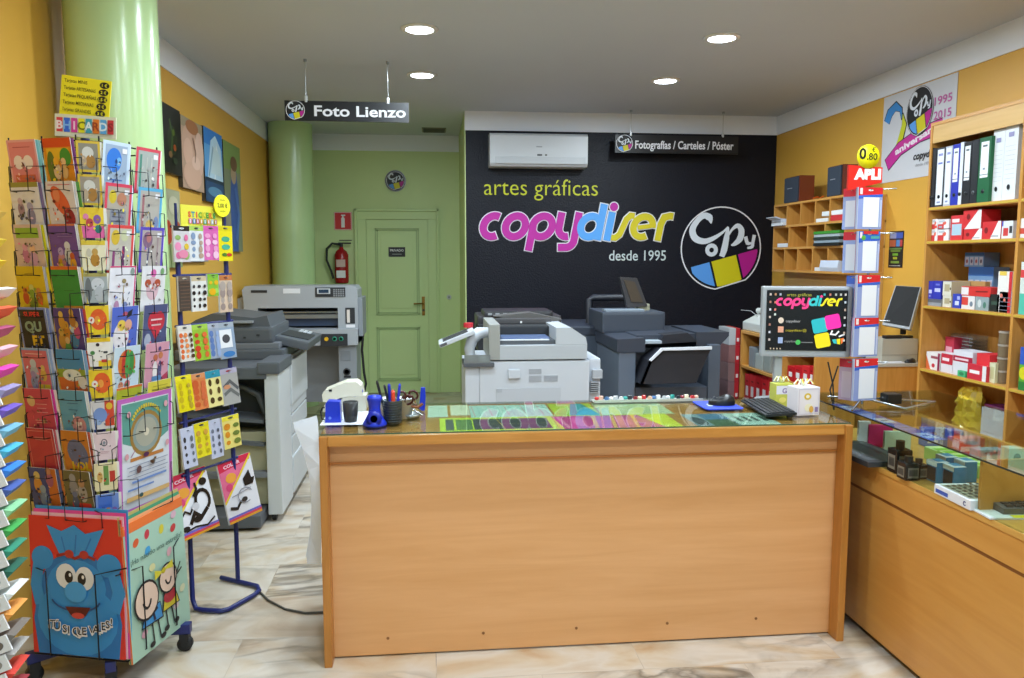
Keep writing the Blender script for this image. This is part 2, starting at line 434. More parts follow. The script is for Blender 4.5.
MB().box(p.x-.095, p.x+.095, YG-.034, YG-.03, p.z-.055, p.z+.055, 'black').art((p.x-.09, YG-.0345, p.z-.05), (.18, 0, 0), (0, 0, .10),
    [('t', 'PRIVADO', .5, .56, .36, 'e8e8e8', dict(fit=.86, bold=.02)), ('l', [(.2, .25), (.8, .25)], .05, '8c908c')]).build('door_sign_plate', label='small black door plate with white writing', parent=door)
# wall switch, extinguisher, fire sign, round logo disc
p = at(449, 297, Y=YG)
MB().cyl(.028, YG-.02, YG-.002, M('c8ccc8', .3), (p.x, 0, p.z), 24, 'y').cyl(.012, YG-.026, YG-.02, M('8a9088', .3), (p.x, 0, p.z), 16, 'y').build('wall_switch', label='small round pale switch on the green wall beside the door', cat='switch', origin=None)
p0, p1 = at(334, 212, Y=YG), at(352, 230, Y=YG)
MB().box(p0.x, p1.x, YG-.008, YG-.002, p1.z, p0.z, 'red').art((p0.x, YG-.0085, p1.z), (p1.x-p0.x, 0, 0), (0, 0, p0.z-p1.z), [
    ('l', [(.03, .03), (.97, .03), (.97, .97), (.03, .97)], .03, 'f4d8d8', 'c'), ('r', .40, .14, .60, .62, 'white'), ('e', .5, .62, .10, .10, 'white'),
    ('r', .46, .66, .54, .82, 'white'), ('r', .40, .78, .64, .85, 'white')], .0004).build('fire_sign', label='red square extinguisher sign with white pictogram on the green wall', cat='sign')
p = at(342, 283, Y=YG-.09); q = at(342, 247, Y=YG-.09)
t = thing('fire_extinguisher', 'red fire extinguisher with a black hose hung beside the green door', 'fire extinguisher', (p.x, YG-.09, p.z))
H = q.z-p.z; exr = M('a81a22', .25)
MB().lathe([(.0, 0), (.07, .0), (.078, .02), (.078, H*.78), (.06, H*.88), (.025, H*.95), (.022, H)], exr, n=24).build('cylinder_body', t)
MB().box(-.05, .05, -.0805, -.0785, H*.15, H*.35, 'white').box(-.05, .05, -.0805, -.0785, H*.45, H*.65, M('d8b8b0')).build('label_sticker', t, label='pale printed label')
MB().cyl(.02, H, H+.04, 'black').box(-.03, .11, -.012, .012, H+.035, H+.05, 'black').box(-.02, .12, -.01, .01, H+.07, H+.08, 'black', T=None).build('valve_handle', t)
MB().tube([(-.02, 0, H+.03), (-.10, 0, H+.04), (-.16, 0, H-.02), (-.165, 0, H-.15), (-.12, 0, H*.35), (-.095, 0, .05)], .013, M('26302a', .6), 8).build('hose', t)
p = at(395.5, 181, Y=YG)
R = (at(406, 181, Y=YG).x-at(385, 181, Y=YG).x)/2
MB().cyl(R, YG-.02, YG-.002, M('5c5c60', .3, .6), (p.x, 0, p.z), 32, 'y').art((p.x-R, YG-.0205, p.z-R), (2*R, 0, 0), (0, 0, 2*R),
    [('e', .5, .5, .46, .46, 'black')]+copylogo(.5, .5, .42), .0006).build('round_wall_plaque', label='round black plaque with the shop logo above the green door', cat='plaque')
# ceiling vent
p = at(434, 129.5, Z=ZC)
vt = MB().box(p.x-.13, p.x+.13, p.y-.13, p.y+.13, ZC-.012, ZC-.001, M('7c7e74'))
for k in range(7): vt.box(p.x-.115, p.x+.115, p.y-.115+k*.035, p.y-.10+k*.035, ZC-.018, ZC-.012, M('4a4c44'))
vt.build('ceiling_vent', label='small square grey air vent in the ceiling before the corridor', cat='vent')
# downlights
dl_parts = None
led = M('f4fbff', .5, emit=9.0)
for i, y in enumerate((4.95, 6.15, 3.75, 2.55, 1.35, .15)):
    for sx, x in (('left', -.06), ('right', 1.84)):
        if i < 2:
            lb = {(0, 'left'): 'round ceiling light highest above the Foto Lienzo sign, bigger of that pair', (1, 'left'): 'round ceiling light just above the right end of the Foto Lienzo sign',
                  (0, 'right'): 'larger looking round ceiling light nearest the right wall', (1, 'right'): 'round ceiling light just above the left end of the Fotografías sign'}[(i, sx)]
            t = thing('ceiling_light', lb, 'ceiling light', (x, y, ZC), group='round ceiling downlights')
        else:
            t = thing('ceiling_light', 'round white ceiling light over the customer side of the shop', 'ceiling light', (x, y, ZC), group='downlights over the front of the shop')
        MB().lathe([(.085, -.001), (.115, -.001), (.115, -.008), (.092, -.014), (.085, -.010)], M('e8e8e8', .4), n=32).build('trim_ring', t)
        MB().cyl(.086, -.010, -.002, led, n=32).build('diffuser', t)
        ld = bpy.data.lights.new('downlight_lamp', 'AREA'); ld.shape = 'DISK'; ld.size = .16; ld.energy = LAMP_W; ld.color = (.77, .90, 1.0); ld.spread = math.radians(180)
        lo = bpy.data.objects.new('downlight_lamp', ld); COL.objects.link(lo); lo.parent = t; lo.location = (0, 0, -.02)
# ================================================================== LETTERING ON THE BLACK WALL
def wallrect(x0, y0, x1, y1, Y):  # pixels -> O,U,V of an upright rectangle on the plane Y
    a, b_ = at(x0, y1, Y=Y), at(x1, y0, Y=Y)
    return Vector((a.x, Y, a.z)), Vector((b_.x-a.x, 0, 0)), Vector((0, 0, b_.z-a.z))
def art_thing(name, Y, rect, shapes, label, cat, e=.0006, **k):
    O, U, V = wallrect(*rect, Y)
    return MB().art((0, 0, 0), U, V, shapes(U.length/V.length), e).build(name, loc=O, label=label, cat=cat, **k)
art_thing('wall_lettering', YB-.002, (484, 178, 598, 198), lambda a: [('t', 'artes gráficas', .5, .15, 1.12, 'c8cc18', dict(fit=1.0, bold=-.006))],
          'thin yellow-green lettering artes gráficas on the black wall', 'wall lettering')
art_thing('wall_lettering', YB-.002, (477, 213, 676, 241), lambda a: logo_letters(.0, .02, .1335, .98),
          'large pink, blue and yellow lettering copydiser on the black wall', 'wall lettering')
art_thing('wall_lettering', YB-.002, (609, 249, 666, 262), lambda a: [('t', 'desde 1995', .5, .12, 1.12, 'c8d4d4', dict(fit=1.0, bold=.006))],
          'small pale lettering desde 1995 under the word copydiser', 'wall lettering')
art_thing('wall_logo', YB-.002, (681, 204, 761, 291), lambda a: copylogo(.5, .49, .51, a, disc=False, thin=.032),
          'large round Copy logo with blue, yellow and magenta fields on the black wall', 'wall logo')
# hanging signs
def hang_sign(x0, x1, yt, yb, wires, Y, txt, label, tfit, lx, tsz=.62):
    a, b_ = at(x0, yb, Y=Y), at(x1, yb, Y=Y); top = at((x0+x1)/2, yt, Y=Y).z; bot = at((x0+x1)/2, yb, Y=Y).z
    W, H = b_.x-a.x, top-bot
    t = thing('hanging_sign', label, 'sign', (a.x, Y, bot), group='black hanging shop signs')
    asp = W/H
    sh = copylogo(lx, .52, .46/asp, asp, disc=True, thin=.06)+[('t', txt, tfit[0], .25, tsz, 'e8e8ec', dict(fit=tfit[1], bold=.022))]
    MB().box(0, W, 0, .012, 0, H, M('121216', .35)).art((0, -.0005, 0), (W, 0, 0), (0, 0, H), sh, .0004).build('sign_board', t)
    for wx in wires:
        x = at(wx, yt, Y=Y).x-a.x
        MB().cyl(.0022, H, ZC-bot, M('b0b4b8', .3, .8), (x, .006, 0), 8).build('wire', t)
        MB().box(x-.009, x+.009, -.004, .016, H-.01, H+.035, M('d8dce0', .3, .5), bev=.003).build('clamp', t)
        MB().cyl(.012, ZC-bot-.02, ZC-bot, M('b0b4b8', .3, .8), (x, .006, 0), 12).build('ceiling_fixing', t)
hang_sign(285, 409, 101.5, 121.5, (306, 388), 5.77, 'Foto Lienzo', 'black hanging sign reading Foto Lienzo, nearer the left wall', (.605, .74), .085, .74)
hang_sign(615, 738, 135.5, 153.5, (631, 723), 7.40, 'Fotografías / Carteles / Póster', 'black hanging sign reading Fotografías / Carteles / Póster before the black wall', (.56, .80), .075)
# air conditioner
O, U, V = wallrect(490, 134, 588, 166, YB-.2)
t = thing('air_conditioner', 'white wall-mounted air conditioner high on the black wall', 'air conditioner', (O.x, YB-.2, O.z))
W, H = U.length, V.length; acw = M('c8ccd0', .35)
MB().prism([(.0, .03), (.03, 0), (.195, 0), (.195, H), (.03, H), (.0, H-.02)], 0, W, acw, 'x').build('casing', t, bev=.008)
MB().box(.05, W-.02, -.006, .004, .025, .09, M('bcc0c4', .35), bev=.004).build('air_flap', t)
MB().box(W*.48, W*.53, -.002, .0, .10, .115, 'dgrey').box(W*.56, W*.58, -.002, 0, .10, .115, 'dgrey').box(W*.47, W*.53, -.002, 0, H*.58, H*.61, 'grey').build('indicator_lights', t, label='small dark indicator marks')
# ================================================================== MAIN COUNTER
w_front = wood('beech_panel', 'dca570', 'd29a62', 0, .38, .5)
w_edge = wood('oak_edge', 'b87c38', 'a46a2a', 2, .35)
w_edgex = wood('oak_strip', 'c88c44', 'b0742e', 0, .3)
w_top = wood('oak_top', 'c29a5c', 'b08848', 0, .3)
CX0, CX1, CYF, CYR, CZ = -.43, 1.68, 3.0, 3.54, .91
t = thing('service_counter', 'long beech-fronted shop counter standing on the marble floor', 'counter', (CX0, CYF, 0))
L, D = CX1-CX0, CYR-CYF
MB().box(.03, L-.03, 0, .02, .008, CZ-.118, w_front).build('front_panel', t)
MB().box(.03, L-.03, -.004, .02, CZ-.112, CZ-.04, w_front).box(.03, L-.03, -.009, 0, CZ-.122, CZ-.112, M('a4642a', .35)).build('upper_fascia', t)
MB().box(.03, L-.03, -.06, D, CZ-.04, CZ, w_edgex, bev=.004).build('countertop', t)
for x in (0, L-.03): MB().box(x, x+.03, -.07, D, 0, CZ, w_edge, bev=.004).build('end_panel', t)
MB().box(.03, L-.03, .02, D-.02, .45, .47, w_front).build('inner_shelf', t)
sc = MB()
for k in range(5): sc.cyl(.006, -.002, .001, M('8a5a30'), (.24+k*.38, 0, .075+.002*k), 10, 'y')
sc.build('screw_caps', t, kind=None)
m_tg = glass('counter_glass', 'eef4ee')
MB().box(CX0+.005, CX1-.005, CYF-.058, CYR, CZ+.0045, CZ+.0095, m_tg).box(CX0+.005, CX1-.005, CYF-.0605, CYF-.0585, CZ+.0045, CZ+.0095, M('3c5a4c', .1)).build('glass_sheet', label='clear glass sheet lying over the posters on the long counter', cat='glass sheet')
# ================================================================== GLASS DISPLAY COUNTER
w_disp = wood('honey_panel', 'c69048', 'bc843c', 1, .35, .5)
GX0, GX1, GY0, GY1 = 1.785, 2.46, .95, 3.60
GB, GT = .745, .92
t = thing('display_counter', 'honey wood display counter with a glazed top beside the right wall', 'display counter', (GX0, GY0, 0))
L, D = GY1-GY0, GX1-GX0
MB().box(.004, .02, 0, L, .03, .607, w_disp).build('front_panel', t)
MB().box(.0, .02, 0, L, .622, GB-.02, w_disp).build('upper_fascia', t)
MB().box(.006, .02, 0, L, .598, .628, M('7c4a1c')).build('shadow_groove', t, label='dark groove between the front boards')
MB().box(-.006, D, 0, L, GB-.022, GB, wood('display_floor', 'c89a50', 'bc8c40', 1, .3), bev=.002).build('display_floor', t)
MB().box(.02, D, L-.02, L, .0, GB-.022, w_disp).box(.02, D, 0, .02, 0, GB-.022, w_disp).box(D-.02, D, .02, L-.02, .0, .79, w_disp).build('carcass', t)
MB().box(.0, .006, .0, L, GB, GT, m_tg).build('front_glass', t)
MB().box(-.006, D+.01, 0, L, GT, GT+.006, m_tg).box(-.0075, -.0055, 0, L, GT, GT+.006, M('24302c', .1)).build('top_glass', t)
MB().box(.0, D, L-.006, L, GB, GT, m_tg).build('end_glass', t)
dy = at(979, 490, X=GX0+.01).y
for y in (dy-GY0, dy-GY0-.9): MB().box(.008, D-.02, y-.012, y, GB, GT-.001, w_disp).build('divider', t)
w_rail = w_edge
# ================================================================== CARD SPINNER
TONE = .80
wire = M('14161c', .35, .5); navy = M('1a2464', .35)
SPC, SPR = (-1.2835, 3.12), math.radians(-21)
spin = thing('card_spinner', 'tall revolving rack of greeting cards on a blue wheeled base before the green column', 'card rack', (SPC[0], SPC[1], 0), SPR)
SM = Matrix.Translation((SPC[0], SPC[1], 0)) @ Matrix.Rotation(SPR, 4, 'Z')
ZT = at(60, 137, Y=2.95).z; ZL = at(60, 464, Y=2.95).z; PITCH_Z = (ZT-ZL)/8    # tops of the first and the last row
MB().cyl(.016, .12, ZT+.02, navy).build('centre_pole', spin)
for k in range(5):
    a = math.radians(21-72*k+2)
    T = Matrix.Rotation(a, 4, 'Z')
    lg = MB().box(0, .30, -.018, .018, .075, .115, navy, T=T, bev=.004).build('base_leg', spin)
    MB().lathe([(.012, -.014), (.03, -.012), (.03, .012), (.012, .014)], M('16181c', .5), (0, 0, 0), 18, 'y', T=T @ Matrix.Translation((.275, 0, .031))).box(.257, .293, -.02, .02, .045, .076, M('16181c', .5), T=T).build('caster', lg)
fr = MB()
for z in (ZT-.02, (ZT+ZL)/2, ZL-PITCH_Z+.0):
    fr.tube([(-.15, -.195, z), (.15, -.195, z), (.195, -.15, z), (.195, .15, z), (.15, .195, z), (-.15, .195, z), (-.195, .15, z), (-.195, -.15, z), (-.15, -.195, z)], .003, wire)
    fr.tube([(-.195, 0, z), (.195, 0, z)], .003, wire).tube([(0, -.195, z), (0, .195, z)], .003, wire)
for x, y in ((-.145, -.195), (0, -.195), (.145, -.195), (.195, -.145), (.195, 0), (.195, .145)): fr.tube([(x, y, ZL-PITCH_Z), (x, y, ZT)], .0028, wire)
fr.build('wire_frame', spin)
# local placement of a pocket: face 'L' (front), 'C' (corner), 'R' (right)
def pocket_tf(face, t):
    if face == 'L': return Matrix.Translation((t+.012, -.203, 0))
    if face == 'R': return Matrix.Translation((.203, t, 0)) @ Matrix.Rotation(PI/2, 4, 'Z')
    return Matrix.Translation((.178, -.178, 0)) @ Matrix.Rotation(PI/4, 4, 'Z')
def wire_pocket(face, t, z, w, h):
    T = pocket_tf(face, t) @ Matrix.Translation((0, 0, z))
    a = w*.30
    MB().tube([(-w/2-.012, .02, h*.55), (-a, -.035, h*.52), (-a, -.035, .0), (a, -.035, .0), (a, -.035, h*.52), (w/2+.012, .02, h*.55)], .0019, wire, 5, T=T).tube([(-a, -.035, 0), (-a, .02, -.004)], .0018, wire, 4, T=T).tube([(a, -.035, 0), (a, .02, -.004)], .0018, wire, 4, T=T).build('wire_pocket', spin)
def card(face, t, z, w, h, shapes, label, tilt=-.13, roll=0, backs=1, bcol='e8e8e4', group='greeting cards on the revolving rack', name='greeting_card', cat='greeting card', th=.002, edge=None):
    Mw = SM @ pocket_tf(face, t) @ Matrix.Translation((0, .012, z+.004)) @ Matrix.Rotation(roll, 4, 'Y') @ Matrix.Rotation(-tilt, 4, 'X')
    pal = [q[5] if q[0] in 're' else q[2] for q in shapes if q[0] in 'rep'] or ['808080']
    R_ = random.Random(label)
    def vary(c, f):
        c = NAMED.get(c, c); return ''.join('%02x' % max(0, min(255, int(int(c[i:i+2], 16)*f/16)*16)) for i in (0, 2, 4))
    shapes = list(shapes)
    if name == 'greeting_card' and 'plain' not in label:
        for q in range(16 if w > .1 and h < .2 else 7):
            c = vary(R_.choice(pal), R_.choice((.45, .6, .75, 1.25)))
            x, y = R_.uniform(.2, .8), R_.uniform(.12, .62)
            if R_.random() < .6: shapes.append(('e', x, y, R_.uniform(.018, .05), R_.uniform(.015, .04), c, R_.uniform(0, 3)))
            else: shapes.append(('l', [(x, y), (x+R_.uniform(-.09, .09), y+R_.uniform(-.06, .08))], R_.uniform(.012, .03), c))
    o = MB().box(-w/2, w/2, -th, 0, 0, h, edge or 'e8e4dc').art((-w/2, -th-.0003, 0), (w, 0, 0), (0, 0, h), shapes, .00025).build(name, label=label, cat=cat, group=group)
    o.matrix_world = Mw
    for k in range(backs):
        c = bcol[k % len(bcol)] if isinstance(bcol, (list, tuple)) else bcol
        dx = .008*(k+1)+rnd.uniform(-.002, .004)
        MB().box(-w/2+dx, w/2+dx, .002+k*.003, .0035+k*.003, .0, h*(.985-.01*k), c).build('envelope', o)
    return o
def figs(spots, extra=()):
    """simple small figures: (x, y, scale, body colour, head colour)"""
    out = []
    for x, y, s_, cb, ch in spots:
        out += [('e', x, y, .09*s_, .11*s_, cb), ('e', x, y+.13*s_, .065*s_, .055*s_, ch)]
    return out+list(extra)
B = lambda c: ('r', 0, 0, 1, 1, c)
def bord(c, c2, k=.06): return [('r', 0, 0, 1, 1, c), ('r', k, k*.8, 1-k, 1-k*.8, c2)]
def txl(y, c='dgrey', n=1, x0=.2, x1=.8, dy=.05, w=.018): return [('l', [(x0+.03*(i % 2), y-dy*i), (x1-.04*(i % 2), y-dy*i)], w, c) for i in range(n)]
A1 = [
 (bord('e8a8b0', 'e48890')+[('e', .33, .55, .17, .14, 'f4e8e8'), ('e', .66, .55, .17, .14, 'f4e8e8')]+txl(.85, 'b04050')+[('r', .15, .12, .85, .3, 'd86848')], 'pink greeting card with two large pale ovals, topmost in the left-hand column', ['7cc8d8', '9ad4e0']),
 ([B('e4e2ea'), ('r', 0, .9, 1, 1, '9c9444')]+figs([(.3, .45, 1.3, 'a88898', 'c8b0c0'), (.62, .3, 1.6, '8c88b0', 'a8a4c8')])+txl(.82), 'pale lilac greeting card with two grey flower figures below an olive strip', ['7a6aa0', 'dcdce4']),
 ([B('d8bcb0'), ('r', .1, .72, .9, .93, '94b83c')]+figs([(.35, .35, 1.4, 'c87898', 'e0a0b8'), (.62, .3, 1.5, 'd0a0c0', 'e8b890')], [('r', .2, .05, .8, .14, '8868b8')]), 'beige greeting card with a lime banner and pink figures', ['d0d018', 'dce0ec']),
 ([B('d8b81c'), ('r', 0, 0, 1, .12, 'c03418')]+figs([(.25, .33, 1.2, 'c05020', 'd07830'), (.5, .4, 1.2, 'e0e0d0', 'c8c870'), (.74, .33, 1.2, 'c06828', 'd08840'), (.5, .22, 1.6, '7c8c2c', '88a030')])+txl(.84, '806010', 1, .35, .65), 'mustard yellow greeting card with three orange and white figures', ['c8cce0', 'd8c820']),
 (bord('7c8cc8', '181820')+[('t', 'SUPER', .5, .80, .15, 'd83030', dict(bold=.03)), ('t', 'QU', .48, .50, .28, '88a08c', dict(bold=.05)), ('t', 'ET', .6, .2, .28, 'd8b020', dict(bold=.05))], 'black greeting card with big coloured capitals and a blue border', ['8090c8', 'aab4d8']),
 (bord('88a8d8', 'd06878')+figs([(.4, .45, 1.7, 'a8b0c8', 'b8c4d8'), (.72, .42, 1.2, 'd0a850', 'd8b868'), (.35, .25, 1.4, '8890c0', '9c8cc0')], [('r', .5, .1, .9, .22, 'c8b830')])+txl(.88, 'f0d0d0'), 'rose greeting card with grey-blue animals and a pale blue border', ['98b0dc', 'c0cce8']),
 ([B('c44058'), ('e', .25, .72, .14, .12, 'd8b480')]+txl(.66, 'e0a0a8', 3, .4, .8, .09)+txl(.3, 'e8b0b0', 2, .3, .75), 'crimson greeting card with a pale balloon and pink lines of writing', ['d838a8', 'e4e0ec']),
 ([B('b83440'), ('l', [(.08, .06), (.92, .06), (.92, .94), (.08, .94)], .02, 'd87c78', 'c')]+txl(.8, 'd88880', 2, .3, .8), 'plain dark red greeting card with a thin lighter outline', ['c86070', 'dcd8ec']),
 ([B('3c4888'), ('r', .66, 0, 1, 1, 'c86c28')]+figs([(.3, .6, 1.7, 'd09040', 'd8c070'), (.45, .3, 1.7, '7488a8', '90a0b0'), (.75, .75, 1.5, 'a05878', 'c08060')], [('r', .05, .05, .6, .16, '285cb0')]), 'dark blue and orange card with crowded cartoon animals in the bottom left pocket', ['4c5888', 'c87840'])]
A2 = [
 ([B('e08c1c'), ('r', 0, .82, 1, 1, 'd84818'), ('r', .1, .55, .9, .8, 'e8b828'), ('e', .22, .4, .16, .35, '5c7424'), ('e', .75, .62, .2, .18, '3c9434')]+figs([(.4, .35, 1.5, 'e8c8a0', 'f0b030'), (.66, .35, 1.4, 'd8b078', 'e8c090')]), 'orange greeting card with children among green trees', ['803c98']),
 ([B('e0d8dc'), ('e', .48, .6, .24, .34, 'e0603c', .5), ('e', .36, .72, .12, .14, 'e88860'), ('e', .72, .25, .2, .2, 'a01c30')]+txl(.93, 'd04868', 1, .1, .9), 'white greeting card with an orange seated figure and dark red flowers', ['dce0e8', '58a050']),
 ([B('6c4898'), ('l', [(0, .98), (1, .98)], .05, 'd87848')]+figs([(.35, .25, 1.5, 'c88890', 'b8a0d0'), (.62, .35, 1.6, 'c8ccd0', 'd0d4dc'), (.75, .18, 1.3, 'e0a020', 'd06030'), (.3, .1, 1.1, 'd8c028', 'd09828')])+txl(.8, '9474b8', 2, .3, .9), 'purple greeting card with three small animals at its foot', ['dce0e8', 'd0b850']),
 ([B('2c8c3c'), ('r', 0, .93, 1, 1, 'd86820'), ('r', .3, 0, 1, .18, 'c88c28')]+txl(.5, '1c6c2c', 1, .4, .75), 'plain green greeting card with orange bars above and below', ['e0e4ec', 'd8c030']),
 ([B('4c3880')]+figs([(.2, .3, 1.5, 'b88838', 'c8a048'), (.42, .45, 1.5, 'c88028', 'd8a038'), (.66, .35, 1.8, '3878a8', 'b8cce0'), (.8, .5, 1.3, 'b84878', 'd8b060'), (.4, .15, 1.3, '4c8c48', 'd0a870'), (.3, .7, 1.3, 'c89030', 'e0b850'), (.7, .75, 1.3, 'a87030', 'd0a040')]), 'dark violet greeting card crowded with yellow figures', ['6c50a0', 'c84840']),
 ([B('3c88c0'), ('r', 0, 0, 1, .42, 'c8642c'), ('r', 0, .40, 1, .58, '88a034'), ('e', .5, .45, .34, .13, 'dce4e4'), ('e', .85, .3, .16, .14, 'd8d8d8')], 'sky blue greeting card with a white shape in an orange field', ['7ca8d8', 'c05830']),
 ([B('5ca0c4'), ('e', .62, .24, .26, .2, 'c89098'), ('e', .62, .22, .12, .09, 'e0c0c4'), ('e', .56, .29, .04, .035, 'f4f4f4'), ('e', .7, .29, .04, .035, 'f4f4f4')]+txl(.72, '2c5c88', 2, .3, .7, .14), 'light blue greeting card with a round pink face low on it', ['dce4ec', '284c98']),
 ([B('c87c2c'), ('e', .55, .5, .36, .32, '646c94', .3), ('t', 'LOL', .62, .13, .26, 'd8b820', dict(bold=.04))], 'orange greeting card with a grey-blue bulk over yellow capitals', ['b04830', 'dce0e8']),
 ([B('6c6440'), ('r', .2, .05, .9, .28, 'c82c28')]+figs([(.35, .6, 1.8, '8c8c94', '9c9ca0'), (.66, .5, 1.8, 'a8a4a0', 'b08868'), (.35, .3, 1.3, '4c5878', '70789c')]), 'brown-olive greeting card with grey animals on a red seat', ['4c4c60'])]
bear = lambda bg, b='d8b830': [('r', 0, 0, 1, 1, b), ('r', .1, .08, .9, .92, bg), ('e', .48, .62, .24, .2, 'd4d4cc'), ('e', .58, .34, .2, .22, 'a87830'), ('e', .3, .35, .12, .18, 'b8a488')]
duck = [B('f0d020'), ('e', .55, .52, .36, .36, 'e8601c'), ('e', .5, .5, .12, .14, 'f0a040'), ('e', .24, .5, .13, .12, 'f0e8e0'), ('e', .24, .5, .04, .04, 'c02020')]
A3 = [
 (bear('8c8878'), 'small yellow-edged card with a pale figure and brown bear, topmost at the corner'),
 (bear('a49884'), 'small yellow-edged card with a pale figure and brown bear, second at the corner'),
 ([B('f0d030'), ('r', 0, 0, 1, .4, 'e868a8'), ('e', .4, .5, .16, .15, 'c84848'), ('e', .72, .62, .16, .15, '8858a8'), ('e', .75, .3, .15, .14, '2c7c78'), ('e', .25, .7, .12, .1, 'e888b8')], 'small yellow and pink card with four flowers'),
 ([B('f0eccc'), ('r', 0, .85, 1, 1, 'e8d040'), ('e', .55, .35, .2, .22, 'b88428'), ('e', .55, .62, .13, .12, 'c8a050'), ('e', .3, .6, .1, .14, 'd0ccb8')], 'small cream card with a tan seated cat'),
 ([B('a8b4b8'), ('r', 0, .88, 1, 1, 'b0a860'), ('e', .6, .62, .28, .22, 'd4dce4'), ('e', .65, .3, .2, .26, 'bcc4cc'), ('e', .2, .45, .14, .4, '70787c')], 'small grey-blue card with a pale bear'),
 (duck, 'small yellow card with an orange round character, upper one of two'),
 ([B('f4f2ec'), ('r', 0, .84, 1, 1, 'f0cc20'), ('r', .45, 0, 1, .2, 'f0cc20'), ('e', .45, .75, .08, .06, '301c28'), ('e', .22, .48, .1, .07, '4c8c48'), ('r', .68, .45, .86, .52, '384048'), ('r', .58, .14, .84, .24, 'c83828')], 'small white and yellow card with tiny scattered marks'),
 (duck, 'small yellow card with an orange round character, lower one of two'),
 ([B('d8d8dc'), ('r', .6, .1, 1, 1, 'd84828'), ('e', .4, .5, .3, .26, '7898d8'), ('e', .8, .8, .14, .12, 'e8c030'), ('e', .3, .25, .16, .1, '9cb8e4')], 'small pale card with a blue bird against red'),
 ([B('e8d4dc'), ('l', arc(.5, .62, .12, 0, 340, 12), .04, '585868', 'c'), ('e', .5, .62, .06, .055, '8c98a4')]+txl(.3, 'c08898', 2, .3, .7), 'small pale pink card with a grey round emblem'),
 ([B('ece4b8'), ('r', .4, .2, .62, .9, '6c9c50'), ('r', .66, .3, .9, .7, 'c83828'), ('e', .24, .5, .12, .2, 'd8b060')], 'small cream card with green and red blocks'),
 ([B('7898e0'), ('r', .1, .5, .7, .95, '4878dc'), ('r', .45, .05, .6, .5, 'c88c38'), ('e', .8, .3, .14, .2, '9070b8')], 'small blue card with a tan post, lowest at the corner')]
def framed(c, inner, more): return [('r', 0, 0, 1, 1, c), ('r', .09, .07, .91, .93, inner)]+more+[('r', .70, .78, .88, .88, 'f0eef4')]
A4 = [
 (framed('c8dcf0', '9cb0c8', [('e', .42, .62, .28, .25, '2878d8'), ('e', .6, .6, .09, .09, '6cb0e8'), ('e', .5, .6, .04, .05, '183c78')]+txl(.22, '4070b8', 2, .25, .75, .1, .03)), 'pale blue framed music card with a round blue character'),
 (framed('d8405c', 'b0a89c', [('e', .28, .72, .14, .14, 'd8c030'), ('e', .62, .68, .18, .14, 'c08468'), ('r', .2, .1, .8, .45, '8c909c')]+txl(.4, '585c78', 4, .25, .75, .09, .03)), 'red framed music card with a yellow and a tan head'),
 (framed('e04848', 'c4c0b4', [('e', .3, .74, .16, .16, 'd8b838'), ('e', .64, .78, .14, .12, 'ccd0a8'), ('l', [(.26, .14), (.26, .46)], .09, '8c3878'), ('l', [(.62, .14), (.62, .56)], .1, '702c68')]), 'red framed music card with upright purple lettering'),
 ([B('e8e8f0'), ('r', .95, 0, 1, 1, 'd83878'), ('r', 0, .97, 1, 1, 'd83878'), ('l', [(.52, .2), (.55, .6)], .04, 'b8a880'), ('e', .55, .68, .08, .05, '9c8c60'), ('e', .3, .15, .1, .12, 'b888a8'), ('e', .62, .16, .1, .08, '7484b8'), ('e', .85, .88, .08, .08, '8ca098')], 'white greeting card with a tall pale flower and pink edge', ),
 ([B('5068c8'), ('e', .5, .84, .1, .05, 'c05870'), ('e', .38, .35, .3, .32, 'ece8ec'), ('e', .38, .6, .16, .12, 'e8c850'), ('e', .64, .6, .14, .12, 'e0a890'), ('p', [(.54, .74), (.74, .8), (.78, .94), (.6, .88)], '202434')], 'blue wedding card with a bride and a top-hatted groom'),
 ([B('c8dce8'), ('e', .5, .62, .34, .32, 'd87828'), ('e', .46, .62, .16, .31, 'c83828'), ('e', .66, .62, .12, .28, '388c40'), ('e', .52, .62, .09, .31, '50a050'), ('e', .3, .16, .1, .09, 'd88c68'), ('e', .55, .18, .11, .09, 'c86868')], 'pale blue greeting card with a large striped balloon'),
 ([B('8c9c34'), ('p', [(0, .3), (1, .62), (1, 1), (0, 1)], 'a8b028'), ('r', 0, .95, 1, 1, 'd06c28'), ('p', [(.4, .1), (.95, .3), (.8, .8), (.5, .6)], '5898c8')], 'olive green greeting card with a blue folded shape')]
